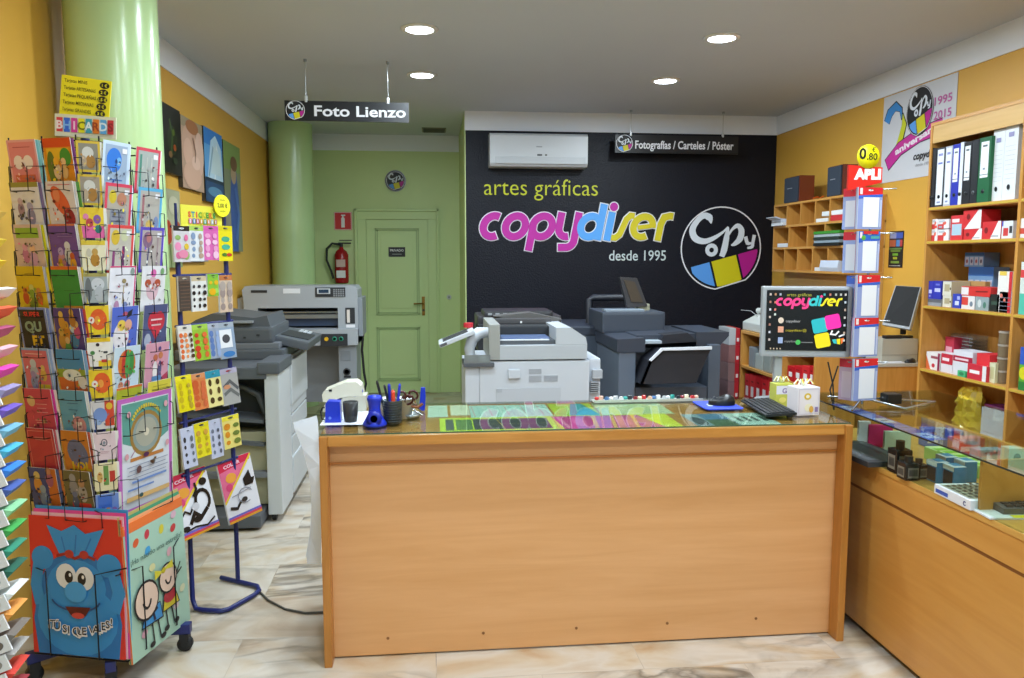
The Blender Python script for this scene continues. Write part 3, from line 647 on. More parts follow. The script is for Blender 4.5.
A5 = [
 (framed('d84458', 'a8b0ac', [('l', [(.2, .12), (.2, .85)], .08, '4c8c7c'), ('l', [(.45, .2), (.45, .8)], .05, 'b8bcb4'), ('l', [(.64, .1), (.64, .8)], .05, 'c4c4bc')]), 'red framed music card with upright grey and green writing, top right pocket'),
 (framed('58b0dc', 'b4b0a8', [('l', [(.22, .12), (.22, .85)], .09, 'a87078'), ('e', .5, .2, .14, .1, 'd8b860'), ('e', .78, .25, .1, .14, '788cb8')]), 'light blue framed music card with upright mauve writing'),
 (framed('5c48c0', 'b4aca8', [('e', .32, .72, .2, .18, '886888'), ('e', .36, .76, .1, .1, 'b87878'), ('l', [(.34, .15), (.38, .55)], .05, '50507c'), ('l', [(.74, .1), (.74, .8)], .05, 'a89098')]), 'violet framed music card with a dark upright flower'),
 ([B('e8e8ec'), ('e', .48, .84, .12, .09, 'e068b0'), ('e', .46, .5, .26, .26, 'dcb8c4'), ('e', .26, .62, .13, .09, 'b85030'), ('e', .66, .62, .13, .09, 'b85030'), ('e', .38, .55, .05, .05, 'f4f4f4'), ('e', .56, .55, .05, .05, 'f4f4f4'), ('e', .84, .88, .08, .08, '7cac74')], 'white greeting card with a pink-cheeked puppy and a heart'),
 ([B('4c5480'), ('e', .42, .62, .24, .22, 'c82c40'), ('e', .66, .62, .24, .22, 'c82c40'), ('p', [(.22, .55), (.86, .55), (.54, .2)], 'c82c40')]+txl(.66, 'e8c8cc', 2, .3, .78, .12, .05)+[('e', .2, .2, .14, .16, 'b0b8cc')], 'dark blue greeting card with a big red heart'),
 ([B('d89cb0'), ('p', [(.5, .1), (1, .3), (1, .0), (.5, 0)], 'b83858'), ('e', .42, .66, .1, .08, 'c06848'), ('e', .64, .7, .1, .08, 'c87c50'), ('e', .42, .38, .1, .2, 'f0ecec'), ('e', .62, .38, .08, .2, '54507c'), ('r', .3, .04, .7, .24, '5888b8'), ('e', .58, .86, .06, .05, '54407c')], 'pink greeting card with a bride and groom on a blue step'),
 ([B('d8cc40'), ('r', .3, 0, .95, .7, 'e07828'), ('e', .5, .15, .12, .13, 'c84c30')]+txl(.88, 'a09828', 2, .2, .85, .07), 'yellow greeting card with an orange panel beside the olive one')]
CW = .125
for i, d in enumerate(A1):
    z = ZT-PITCH_Z*i-.186
    card('L', -.085, z, CW, .172, d[0], d[1], backs=2, bcol=d[2]); wire_pocket('L', -.078, z-.004, .13, .16)
for i, d in enumerate(A2):
    z = ZT-PITCH_Z*i-.186
    card('L', .068, z, .118, .172, d[0], d[1], backs=len(d[2]), bcol=d[2]); wire_pocket('L', .073, z-.004, .13, .16)
P3 = (at(94, 139, Y=2.89).z-at(94, 492, Y=2.89).z)/11; Z3 = at(94, 139, Y=2.89).z
for i, d in enumerate(A3):
    z = Z3-P3*i-.116
    card('C', 0, z, .074, .106, d[0], d[1], backs=1, bcol='d8d8d0', tilt=-.12, group='small cards on the revolving rack'); wire_pocket('C', 0, z-.004, .074, .1)
fr4 = [.004]*3+[0]*4
for i, d in enumerate(A4):
    z = ZT-PITCH_Z*i-.186
    card('R', -.082, z, .128, .172, d[0], d[1], backs=1, bcol=['d0d8ec', 'c8d0e8', 'e0dce4'][i % 3]); wire_pocket('R', -.078, z-.004, .13, .16)
for i, d in enumerate(A5):
    z = ZT-PITCH_Z*i-.188
    card('R', .078, z, .128, .172, d[0], d[1], backs=1, bcol=['dcdce0', '88b8d8', 'e0d8d8', '98c850'][i % 4]); wire_pocket('R', .078, z-.004, .13, .16)
# large card with the round emblem (right face, below)
zt, zb = at(145, 398, Y=2.98).z, at(145, 512, Y=2.98).z
big = [('r', 0, 0, 1, 1, 'c064b8'), ('r', .06, .03, .94, .96, 'd8dce4'), ('r', .07, .45, .93, .95, '5c9c90'), ('p', [(.07, .45), (.93, .45), (.93, .62), (.5, .5), (.07, .62)], 'd8e0e4')]
big += [('e', .5, .66, .30, .20, 'a07c38'), ('e', .5, .66, .25, .165, '8c9c98'), ('e', .5, .67, .2, .13, 'a8a898'), ('e', .5, .67, .05, .035, 'd8d0b8'), ('r', .2, .44, .82, .47, 'c07c38')]
big += [('l', [(.5+.30*math.cos(a_), .70+.19*math.sin(a_)), (.5+.33*math.cos(a_), .70+.225*math.sin(a_))], .03, 'd8c030') for a_ in [math.radians(35+8*q) for q in range(15)]]+[('e', x, y, .035, .028, 'd8a0a8') for x, y in ((.17, .86), (.86, .88), (.12, .5), (.88, .52))]
big += txl(.40, '9098ac', 4, .12, .88, .035, .012)+[('l', [(.2, .26), (.85, .26)], .03, '6c8cc8'), ('l', [(.12, .2), (.6, .2)], .025, '6c8cc8'), ('r', .1, .1, .9, .14, 'd8b070')]
card('R', .0, zb, .285, zt-zb, big, 'large turquoise and white card with a round brass emblem and a purple edge', backs=2, bcol=['e4e4e8', 'c8b878'], tilt=-.04, th=.004, edge='c064b8')
wire_pocket('R', .0, zb-.004, .30, .27)
# the two poster-size cards at the bottom
c0 = at(128, 528, Y=2.82); cb = at(128, 666, Y=2.82)
HB = c0.z-cb.z
def big_card(px0, y0, px1, y1, shapes, label, yaw, w, edge, backs, corner, side):
    o = MB().box(0, w, -.004, 0, 0, HB, edge).art((0, -.0045, 0), (w, 0, 0), (0, 0, HB), shapes, .0003).build('poster_card', label=label, cat='large card', group='poster-size cards at the foot of the rack')
    o.matrix_world = Matrix.Translation(corner) @ Matrix.Rotation(yaw, 4, 'Z') @ Matrix.Rotation(-.03, 4, 'X')
    for k, c in enumerate(backs): MB().box(.006*(k+1)*side, w+.006*(k+1)*side, .002+k*.004, .004+k*.004, .0, HB*(1+.022*(k+1)), c).build('envelope', o)
    return o
sb = '3494dc'; sb2 = '2478c4'
sack = [B('d8342c'), ('p', [(.06, 0), (.94, 0), (.98, .25), (.92, .5), (.80, .66), (.68, .74), (.36, .74), (.2, .66), (.08, .5), (.02, .25)], sb2), ('e', .5, .27, .44, .27, sb), ('e', .5, .5, .32, .2, sb),
        ('e', .14, .70, .12, .085, sb), ('e', .86, .67, .13, .085, sb), ('l', [(.10, .68), (.06, .5), (.1, .36)], .12, sb), ('l', [(.90, .64), (.96, .48), (.9, .34)], .13, sb),
        ('p', [(.34, .72), (.68, .72), (.76, .84), (.82, .93), (.62, .89), (.5, .95), (.36, .90), (.2, .94), (.26, .84)], sb), ('l', [(.4, .74), (.36, .86)], .015, sb2), ('l', [(.5, .74), (.52, .88)], .015, sb2), ('l', [(.6, .74), (.68, .86)], .015, sb2),
        ('l', [(.30, .72), (.4, .74), (.5, .71), (.6, .74), (.72, .71)], .03, 'a02828'), ('e', .44, .74, .05, .03, 'b83430'), ('e', .60, .74, .05, .03, 'b83430'),
        ('e', .40, .58, .11, .09, 'e8ecf0'), ('e', .60, .57, .10, .085, 'e8ecf0'), ('e', .43, .575, .045, .045, '181820'), ('e', .57, .565, .045, .045, '181820'), ('e', .445, .59, .014, .014, 'f4f4f4'), ('e', .585, .58, .014, .014, 'f4f4f4'),
        ('e', .5, .47, .12, .075, '48a4e8'), ('l', arc(.5, .43, .27, 195, 345, 10, .1), .018, '1c4c88'), ('p', [(.38, .36), (.66, .365), (.6, .3), (.52, .275), (.44, .3)], '5c1418'), ('e', .52, .30, .07, .022, 'd04840')]
for i, ch in enumerate('¡TÚ SI QUE VALES!'):
    x = .20+.70*i/16; y = .165+.10*((x-.5)/.4)**2*.9
    sack += [('t', ch, x, y-.008, .088, 'e8e8ec', dict(bold=.06)), ('t', ch, x, y, .076, '141418', dict(bold=.012))]
cL = at(35, 651, Y=2.92); cR = Vector((cb.x, 2.82, cb.z))
vL = Vector((cR.x-cL.x, cR.y-cL.y)); yawL = math.atan2(vL.y, vL.x)
big_card(0, 0, 0, 0, sack, 'large red card with a smiling blue sack reading Tú si que vales', yawL, vL.length-.006, 'd8342c', ['e0b8c8', 'd84898', '2c88c8'], Vector((cL.x, cL.y, cL.z)), 1)
cE = at(187, 626, Y=3.18); vR = Vector((cE.x-cR.x, cE.y-cR.y)); yawR = math.atan2(vR.y, vR.x)
kid = lambda x, y, s_: [('e', x, y, .15*s_, .12*s_, '181418'), ('e', x, y, .135*s_, .105*s_, 'e4c8b4'), ('l', arc(x, y+.02*s_, .05*s_, 200, 340, 6, .07*s_), .02*s_, '181418')]
stars = [B('a8ccb8'), ('r', 0, .93, 1, 1, 'e87430')]+[('e', x, y, .05, .028, c, r_) for x, y, c, r_ in ((.18, .84, 'd85c30', .6), (.36, .86, 'c83848', 1.2), (.6, .84, 'd8c838', 1.2), (.8, .8, 'c83c3c', .5), (.35, .74, '48a4d8', .7), (.82, .9, 'd8b0c0', .2), (.7, .64, 'd8a8b0', 1), (.4, .60, 'dcd8a0', 0), (.2, .16, 'd8a0b0', .4), (.75, .2, 'd0b8c0', .2), (.88, .3, 'd8d8b0', .4))]
stars += [('t', '¡Ha nacido una estrella!', .50, .70, .058, '3c6058', dict(fit=.86, rot=.0))]
stars += [('l', [(.42, .26), (.44, .06)], .02, '181418'), ('l', [(.52, .27), (.56, .07)], .02, '181418'), ('l', [(.68, .3), (.70, .11)], .02, '181418'), ('l', [(.78, .3), (.82, .12)], .02, '181418')]
stars += [('e', x, y, .05, .025, '181418') for x, y in ((.40, .06), (.60, .07), (.67, .11), (.86, .12))]
stars += [('p', [(.22, .26), (.62, .24), (.58, .41), (.3, .41)], '181418'), ('p', [(.24, .27), (.6, .255), (.57, .40), (.31, .40)], '3c8cc8'), ('p', [(.60, .28), (.94, .28), (.86, .46), (.66, .46)], '181418'), ('p', [(.62, .29), (.92, .29), (.85, .45), (.67, .45)], 'c8b830'), ('e', .76, .40, .12, .06, 'b02c38')]
stars += [('l', [(.36, .33), (.52, .37)], .03, '181c3c'), ('l', [(.46, .27), (.42, .41)], .03, '181c3c')]+kid(.34, .50, 1.45)+kid(.74, .58, 1.15)
stars += [('p', [(.50, .63), (.50, .72), (.66, .67)], 'd8cc38'), ('p', [(.84, .65), (.84, .73), (.66, .68)], 'd8cc38'), ('e', .66, .675, .04, .025, 'c0b020'), ('l', [(.9, .58), (.98, .66)], .02, '181418'), ('l', [(.9, .56), (1.0, .6)], .02, '181418')]
def mv(q):
    f = lambda x, y: (x*.92-.06, y*.80-.005)
    if q[0] == 'e': return (q[0],)+f(q[1], q[2])+(q[3]*.92, q[4]*.85)+tuple(q[5:])
    if q[0] == 'l': return ('l', [f(*p_) for p_ in q[1]])+tuple(q[2:])
    if q[0] == 'p': return ('p', [f(*p_) for p_ in q[1]], q[2])
    return q
i0 = next(i for i, q in enumerate(stars) if q[0] == 't')
stars = stars[:i0+1]+[mv(q) for q in stars[i0+1:]]
big_card(0, 0, 0, 0, stars, 'large mint green card with two drawn children reading Ha nacido una estrella', yawR, vR.length-.006, 'e87430', ['d89868', '3c8c68', 'b0a060'], cR+Vector((.012, .006, 0)), 0)
# holder box of the poster cards (part of the rack) and its wires
iSM = SM.inverted()
def seg(pts, r=.0024): return [iSM @ Vector(p) for p in pts]
ho = MB()
nL = Vector((math.sin(yawL), -math.cos(yawL), 0)); nR = Vector((math.sin(yawR), -math.cos(yawR), 0))
for C0, v, n in ((cL, vL, nL), (cR, vR, nR)):
    u = Vector((v.x, v.y, 0)); zb_ = cL.z
    A_ = Vector((C0.x, C0.y, 0))
    def Q(f, z, o=.02): return A_+u*f+n*o+Vector((0, 0, zb_+z))
    ho = MB().tube(seg([Q(-.04, HB*.62, -.02), Q(.22, HB*.62), Q(.22, .0), Q(.22, -.012, -.02)]), .0026, wire).tube(seg([Q(1.02, HB*.66, -.01), Q(.74, HB*.62), Q(.74, .0), Q(.74, -.012, -.02)]), .0026, wire).tube(seg([Q(0, -.008, .0), Q(1, -.008, 0)]), .003, wire)
    ho.build('card_holder_wires', spin)
MB().box(-.17, .22, -.17, .16, .12, .135, navy).build('base_tray', spin)
MB().box(-.10, .20, -.19, .17, cR.z+HB-.02+.0, cR.z+HB+.0, M('3878a8', .5)).build('holder_top', spin, label='blue holder panel behind the poster cards')
# price sign and coloured-letter strip on top
t = thing('price_sign', 'yellow price sign with black ovals on top of the card rack', 'sign', (0, 0, 0))
a, b_ = at(62, 128, Y=3.0), at(114, 130, Y=2.98)
ztop = at(88, 84, Y=3.0).z; zm = at(88, 119, Y=3.0).z
a = at(58.5, 110, Y=2.99); b_ = at(108.5, 120, Y=2.99); W = b_.x-a.x; H = ztop-zm+.03
t.location = (a.x, 2.99, zm); t.rotation_euler = (0, math.radians(7), 0)
rows = ['Tarjetas MINIS', 'Tarjetas ARTESANAS', 'Tarjetas PEQUEÑAS', 'Tarjetas MEDIANAS', 'Tarjetas GRANDES']; fits = [.46, .64, .66, .62, .58]; pr = ['1 €', '2 €', '1,5 €', '2 €', '3 €']
sh = [B('f0e020')]
for i in range(5):
    y = .88-.165*i
    sh += [('t', rows[i], .06, y-.03, .11, '50480c', dict(al='l', fit=fits[i], bold=.01)), ('e', .87-.01*i, y-.0, .10, .075, '181810'), ('t', pr[i], .87-.01*i, y-.035, .095, 'e8e020', dict(bold=.02))]
MB().box(0, W, 0, .004, 0, H, 'f0e020').art((0, -.0005, 0), (W, 0, 0), (0, 0, H), sh, .0003).build('sign_card', t)
a2 = at(55, 134, Y=2.97); b2 = at(116, 134, Y=2.97); H2 = at(85, 113, Y=2.97).z-at(85, 135, Y=2.97).z
sh = [B('dcdcc0')]+[x for i, (ch, c, c2) in enumerate(zip('BHICARDS', ['d83c48', '2c68d8', 'd83c98', 'e8e020', '38a0b8', 'e07c28', '58a8e0', 'c83038'], ['f4e0e0', '80b8f0', 'f8c8e0', '787c10', 'e0f0f0', 'a04018', 'dcecf4', '902028'])) for x in
      (('r', .03+.12*i, .2, .13+.12*i, .85, c), ('t', ch, .08+.12*i, .34, .52, c2, dict(bold=.03)))]
MB().box(0, b2.x-a2.x, 0, .004, 0, H2, 'dcdcc0').art((0, -.0005, 0), (b2.x-a2.x, 0, 0), (0, 0, H2), sh, .0003).build('letter_strip', loc=(a2.x, 2.968, at(85, 136, Y=2.97).z), rot=(0, math.radians(3), 0), label='strip of eight coloured letter tiles under the yellow price sign', cat='sign')
# ================================================================== STICKER RACK
SA, SRZ = (-1.11, 3.545), math.atan2(.285, .2)
t = thing('sticker_rack', 'blue tubular floor rack hung with sticker packs beside the grey copier', 'display rack', (SA[0], SA[1], 0), SRZ)
u1, _ = on(236, 560, SA, SRZ); u0, _ = on(189, 560, SA, SRZ)
ztr = on(180, 228, SA, SRZ)[1]
RK = Matrix.Translation((SA[0], SA[1], 0)) @ Matrix.Rotation(SRZ, 4, 'Z')
fl = lambda px, py: RK.inverted() @ at(px, py, Z=.014)
p1, p2, p3, p4 = fl(193, 607), fl(228, 608), fl(258, 590), fl(222, 577)
z_ = .014
lp = [fl(*c) for c in ((196, 608.5), (203, 610), (221, 611), (229, 609), (254, 595), (259, 590.5), (257, 586), (249, 584), (221, 577.5))]
MB().tube([(p1.x, p1.y, ztr), (p1.x, p1.y, .05)]+[(v_.x, v_.y, z_) for v_ in lp], .011, navy, 10).build('base_loop', t)
q = fl(238, 581.5)
MB().tube([(q.x, q.y, .024), (q.x, q.y, ztr)], .011, navy, 10).build('upright', t)
dv = (q-Vector((p1.x, p1.y, .014))); PA = Vector((p1.x, p1.y))
# plane through both uprights
SW = RK @ Vector((p1.x, p1.y, 0)); QW = RK @ Vector((q.x, q.y, 0))
SRZ2 = math.atan2(QW.y-SW.y, QW.x-SW.x); SP = (SW.x, SW.y)
iRK = RK.inverted()
nrm = Vector((math.sin(SRZ2), -math.cos(SRZ2), 0)); uu = Vector((math.cos(SRZ2), math.sin(SRZ2), 0))
for zz in (on(200, 228, SP, SRZ2)[1], on(200, 275, SP, SRZ2)[1], on(200, 324, SP, SRZ2)[1], on(200, 374, SP, SRZ2)[1], on(200, 418, SP, SRZ2)[1], on(200, 470, SP, SRZ2)[1]):
    MB().tube([iRK @ (Vector((SW.x, SW.y, zz))-uu*.03), iRK @ (Vector((QW.x, QW.y, zz))+uu*.03)], .006, navy, 8).build('cross_bar', t)
def stick(x0, y0, x1, y1, sh, label, off=.04, shear=0, lean=0, name='sticker_pack', cat='sticker pack', grp='sticker packs on the blue rack', depth=.006):
    ua, za = on(x0, (y0+y1)/2, SP, SRZ2); ub, zb = on(x1, (y0+y1)/2, SP, SRZ2); xm = (x0+x1)/2
    z1 = on(xm, y0, SP, SRZ2)[1]; z0 = on(xm, y1, SP, SRZ2)[1]
    # the pack hangs "off" in front of the plane
    w_, h_ = ub-ua, z1-z0
    O = Vector((SP[0], SP[1], 0))+uu*ua+nrm*off+Vector((0, 0, z0))
    o = MB().box(0, w_, -.001, .001+depth, 0, h_, M('d8dce0', .2)).art((0, -.0015, 0), (w_, 0, 0), (0, 0, h_), sh, .0003, rough=.25).build(name, loc=O, rot=(-lean, 0, SRZ2), label=label, cat=cat, group=grp)
    hk = MB().tube([(w_/2, .03, h_-.02), (w_/2, -.015, h_-.012)], .0022, M('b0b4b8', .3, .8), 5).build('hook', o)
    return o
def dots(cols, nx, ny, s_, y0=.06, y1=.80): return [('e', (i+.5)/nx+rnd.uniform(-.03, .03), y0+(j+.5)*(y1-y0)/ny, s_*rnd.uniform(.6, 1.05), s_*.55*rnd.uniform(.6, 1.1), cols[(i*2+j*3) % len(cols)]) for i in range(nx) for j in range(ny)]
hdr = lambda c, k='2c2c30': [('r', 0, .86, 1, 1, c), ('e', .5, .93, .16, .025, k)]
ROW1 = [(173, 226, 189, 262, [B('d0ccd0')]+hdr('26262a', 'd0d0d0')+dots(['e070a0', 'd8b840', '90b068', 'e890b8'], 2, 3, .2)+[('e', .55, .22, .3, .12, 'e088a8')], 'clear sticker pack with a black header and pink flowers'),
 (189, 226, 203, 261, [B('dce0e4')]+hdr('a8c860')+dots(['8098b8', '586878', 'b09888'], 2, 4, .18), 'white sticker pack with small grey and blue drawings, top row'),
 (203, 226, 218, 260, [B('d868b0')]+hdr('d05ca8')+dots(['f0c0dc', 'e898c8'], 2, 4, .2), 'pink sticker pack in the top row of the rack'),
 (218, 226, 232, 261, [B('e8d820')]+hdr('d8c820')+[('e', .5, .62, .3, .08, '48a880'), ('e', .5, .4, .3, .08, '48b090'), ('e', .4, .18, .2, .05, '508030'), ('e', .72, .18, .2, .05, 'c84030')], 'yellow sticker pack with green discs, top row')]
ROW2 = [(178, 276, 190, 311, [B('4c4440')]+hdr('6c5c54', 'c0b8a0')+[('l', [(.1, y/10), (.9, y/10)], .05, '70584c') for y in range(1, 9)], 'dark brown sticker pack of lettering'),
 (191, 276, 206, 311, [B('e4e4e0')]+hdr('c8b898')+dots(['202024', '38383c'], 3, 4, .12), 'white sticker pack with black letters'),
 (207, 274, 218, 296, [B('88c040')]+hdr('78b838')+dots(['a8d860', 'e8b828'], 2, 2, .2)+[('e', .4, .2, .3, .16, 'e8b020')], 'small lime green sticker pack with an orange shape'),
 (219, 275, 232, 312, [B('d8c0a8')]+hdr('c07848', '8c3c20')+dots(['9c8c88', 'b0a49c'], 2, 4, .22), 'tan sticker pack with grey shells')]
ROW3 = [(180, 325, 194, 361, [B('e0dcd4')]+hdr('d8d4cc')+dots(['d86838', '503828', 'e08850'], 3, 5, .13), 'pale sticker pack with orange and black dots'),
 (194, 324, 210, 360, [B('90b838')]+hdr('a0c850')+dots(['c84028', '70a030', 'd86838'], 2, 4, .18), 'lime sticker pack with red fruit shapes'),
 (210, 323, 221, 358, [B('98a4b8')]+hdr('a8b0c0')+dots(['5878b0', 'c87c68', '90a8d0'], 2, 4, .2), 'grey-blue sticker pack in the third row'),
 (221, 322, 236, 358, [B('8ca0b8')]+hdr('a0acb8')+[('r', .0, .3, .8, .80, 'e4e8ec'), ('e', .4, .55, .26, .12, '484c54'), ('e', .5, .12, .4, .08, '3878b8')], 'blue sticker pack with a dark vehicle on white')]
ROW4 = [(178, 375, 194, 411, [B('e4d418')]+hdr('ecdc30')+dots(['c8b020', 'd8a068', 'b8a030'], 2, 4, .16), 'plain yellow sticker pack with faint faces, fourth row'),
 (194, 373, 208, 409, [B('d88048')]+hdr('d89060')+dots(['c85c30', 'e0a878', 'd06840'], 2, 4, .22), 'orange sticker pack with pale animals'),
 (208, 370, 223, 406, [B('e4d890'), ('r', 0, .8, 1, 1, '2890a8')]+dots(['483820', '5c4828'], 2, 3, .17), 'cream sticker pack with six dark round faces and a teal header'),
 (223, 368, 240, 404, [B('a4a4a0')]+hdr('a8a4b8', 'a03040')+[('l', [(.1, .5), (.5, .65), (.95, .4)], .14, '585c60'), ('l', [(.1, .3), (.5, .42), (.95, .2)], .14, '686c6c'), ('e', .3, .5, .2, .06, 'c88c68')], 'grey sticker pack with vehicles and a road')]
ROW5 = [(183, 427, 197, 467, [B('c4c8dc')]+dots(['38383c', 'b0b878', '6c7078'], 2, 4, .13), 'narrow pale blue sticker pack with dark drawings, lower left'),
 (196, 422, 211, 456, [B('e8d828')]+hdr('e0d020')+dots(['c0ac20', 'd0a040'], 2, 4, .15), 'narrow yellow sticker pack with faint drawings, lower row'),
 (211, 419, 223, 457, [B('c0c4d8')]+dots(['707888', 'c8a078', '585c68'], 2, 4, .14), 'narrow pale lilac sticker pack between two yellow ones'),
 (224, 415, 241, 447, [B('e8d878')]+hdr('e8d840')+dots(['d88c28', 'c85c28', '708038'], 2, 3, .2), 'yellow sticker pack with orange food drawings')]
for row, ln in ((ROW1, 0), (ROW2, 0), (ROW3, .1), (ROW4, .12), (ROW5, .1)):
    for x0, y0, x1, y1, sh, lb in row: stick(x0-5, y0, x1-5, y1, sh, lb, off=.03, lean=ln)
def velvet(pic): return [B('e4e4e8'), ('p', [(0, 1), (1, 1), (0, .35)], 'e06c90'), ('p', [(0, .82), (0, 1), (1, 1), (.95, .9)], 'd02c4c'), ('t', 'COLOR', .4, .88, .07, 'f0c8d8', dict(fit=.5, bold=.04, rot=.08)), ('l', [(1, .98), (0, .33)], .05, 'e8c838'), ('e', .3, .7, .16, .08, 'e8a040'), ('e', .2, .56, .1, .06, 'd84878'),
    ('r', 0, .0, 1, .035, 'e0a030'), ('r', 0, .035, 1, .07, 'd84c58'), ('r', 0, .07, 1, .105, '7468c0')]+pic
pic1 = [('l', arc(.72, .5, .18, -60, 200, 10, .16), .07, '181818'), ('l', [(.3, .2), (.45, .35), (.6, .25), (.8, .36)], .08, '181818'), ('e', .5, .24, .12, .05, '181818'), ('e', .82, .78, .1, .06, '181818'), ('l', [(.1, .34), (.22, .42), (.34, .36), (.5, .5)], .04, '202020'), ('l', [(.15, .12), (.4, .14), (.7, .1), (.92, .18)], .035, '282828'), ('l', [(.5, .6), (.62, .7), (.6, .8)], .05, '181818'), ('e', .5, .44, .1, .06, 'c8c8cc'), ('e', .15, .16, .1, .04, '202020')]
pic2 = [('p', [(.62, .62), (.84, .74), (.88, .6), (.98, .6), (.9, .5), (.64, .5)], '181818'), ('l', [(.1, .24), (.3, .2), (.45, .3)], .06, '282828'), ('l', arc(.6, .36, .22, 20, 300, 9, .12), .02, '909098'), ('e', .55, .3, .09, .04, '383838'), ('l', [(.2, .4), (.8, .45)], .02, 'a0a0a8')]
stick(169, 470, 208, 533, velvet(pic1), 'large colouring pack with a black curling drawing, left of the pair', off=.06, lean=.25, name='colouring_pack', cat='colouring pack', grp='colouring packs at the foot of the blue rack')
stick(218, 456, 251, 517, velvet(pic2), 'large colouring pack with a black hat drawing, right of the pair', off=.06, lean=.22, name='colouring_pack', cat='colouring pack', grp='colouring packs at the foot of the blue rack')
def signplane(x0, y0, x1, y1, sh, name, label, off, cat='sign', rnd_=False):
    ua, _ = on(x0, (y0+y1)/2, SP, SRZ2); ub, _ = on(x1, (y0+y1)/2, SP, SRZ2); xm = (x0+x1)/2
    z1 = on(xm, y0, SP, SRZ2)[1]; z0 = on(xm, y1, SP, SRZ2)[1]; w_, h_ = ub-ua, z1-z0
    O = Vector((SP[0], SP[1], 0))+uu*ua+nrm*off+Vector((0, 0, z0))
    mb = MB()
    if rnd_: mb.prism([(w_/2+w_/2*math.cos(2*PI*i/28), h_/2+h_/2*math.sin(2*PI*i/28)) for i in range(28)], 0, .003, 'f0ec18')
    else: mb.box(0, w_, 0, .003, 0, h_, 'e4dc40')
    mb.art((0, -.0005, 0), (w_, 0, 0), (0, 0, h_), sh, .0004).build(name, loc=O, rot=SRZ2, label=label, cat=cat)
sh = [B('e4dc40')]
for i, (ch, c) in enumerate(zip('STICKERS', ['d84828', '489098', 'd83c30', '60a838', 'c8c020', '58a038', 'd87c28', '58a858'])): sh.append(('t', ch, .20+.085*i, .45, .34, c, dict(bold=.06)))
for i, c in enumerate(['d86898', '2860a8', 'c83c70', 'd89828', '48a080', 'd87848', '98a8b0', 'a83828']): sh += [('r', .17+.085*i, .14, .24+.085*i, .38, c), ('r', .19+.085*i, .18, .215+.085*i, .34, 'e0e4e0')]
signplane(177, 206, 218, 227, sh, 'sticker_sign', 'yellow sign with coloured capitals STICKERS on top of the blue rack', .02)
signplane(208, 195, 224, 217, [('e', .5, .5, .46, .46, 'f4f020'), ('t', '2,00 €', .5, .42, .26, '6c6410', dict(fit=.62, bold=.03)), ('t', 'desde', .5, .72, .14, '807818', {}), ('t', 'unidad', .5, .22, .13, '807818', {})], 'price_disc', 'round yellow price disc on the corner of the sticker sign', .035, rnd_=True)
MB().tube([(p1.x, p1.y, ztr), (p1.x, p1.y, on(185, 204, SP, SRZ2)[1])], .006, navy, 8).tube([(q.x, q.y, ztr), (q.x, q.y, on(220, 215, SP, SRZ2)[1])], .006, navy, 8).build('sign_post', t)
# ================================================================== CREPE PAPER STAND at the left edge
cols = ['e0c060', 'e8d048', 'e8c020', 'dcdce0', 'd85830', 'a04068', 'd8a8b0', 'd838a0', '9088b0', '6c50b0', '70a8c0', '48a8c8', '2c78d0', '40589c', '88c490', '3c9c48', '2c8468', '1c5c48', 'dcdcd8', 'd89040', '706860', '98928c', 'c83828', '8c2430']
names = ['straw', 'light yellow', 'golden yellow', 'white', 'orange-red', 'plum', 'pale pink', 'bright magenta', 'greyish lilac', 'violet', 'pale blue', 'turquoise', 'bright blue', 'slate blue', 'pale green', 'grass green', 'sea green', 'dark green', 'off-white', 'ochre', 'brown-grey', 'silver grey', 'red', 'maroon']
PY = [212, 240, 262, 290, 309, 329, 349, 369, 389, 409, 429, 449, 468, 487, 507, 527, 547, 567, 589, 609, 629, 648, 667, 687]
t = thing('paper_stand', 'tilted stand at the left edge holding folded crepe papers', 'display stand', (-1.12, 1.6, 0))
MB().box(-.12, -.10, -.12, .12, .05, 1.75, M('8c9094', .4, .5)).box(-.12, .10, -.12, .12, 0, .05, M('8c9094', .4, .5)).build('stand_frame', t)
for i, (c, nm, py) in enumerate(zip(cols, names, PY)):
    xr = 14+min(1, max(0, (py-300)/250))*14+rnd.uniform(-2, 2)
    if py < 280: xr = 5
    pt = at(xr+1, py, Y=1.62)
    o = MB().prism([(-.30, -.008), (-.06, -.013), (-.02, -.009), (.0, 0.002), (-.015, .010), (-.06, .013), (-.30, .006)], -.03, .05, M(c, .7)).build('crepe_paper_fold', loc=(pt.x-.016, 1.62, pt.z), rot=(0, -.32, .12), label='%s crepe paper fold with a white tag on the stand at the left edge' % nm, cat='crepe paper', group='folded crepe papers on the stand')
    MB().box(-.095, -.014, -.036, -.031, -.021, .012, 'd4d6d8').art((-.095, -.0365, -.021), (.081, 0, 0), (0, 0, .033), [('e', .70, .5, .17, .30, c), ('e', .70, .5, .08, .12, '3c4850'), ('t', 'A', .3, .25, .6, '8c9094', dict(bold=.03))], .0003).build('tag', o, label='white tag with an oval in the colour of its paper')
    pass
    sb_ = MB().box(-.11, -.015, -.008, .008, pt.z-.040, pt.z-.035, M('8c9094', .4, .5), T=None).build('shelf_peg', t)

TONE = 1.0
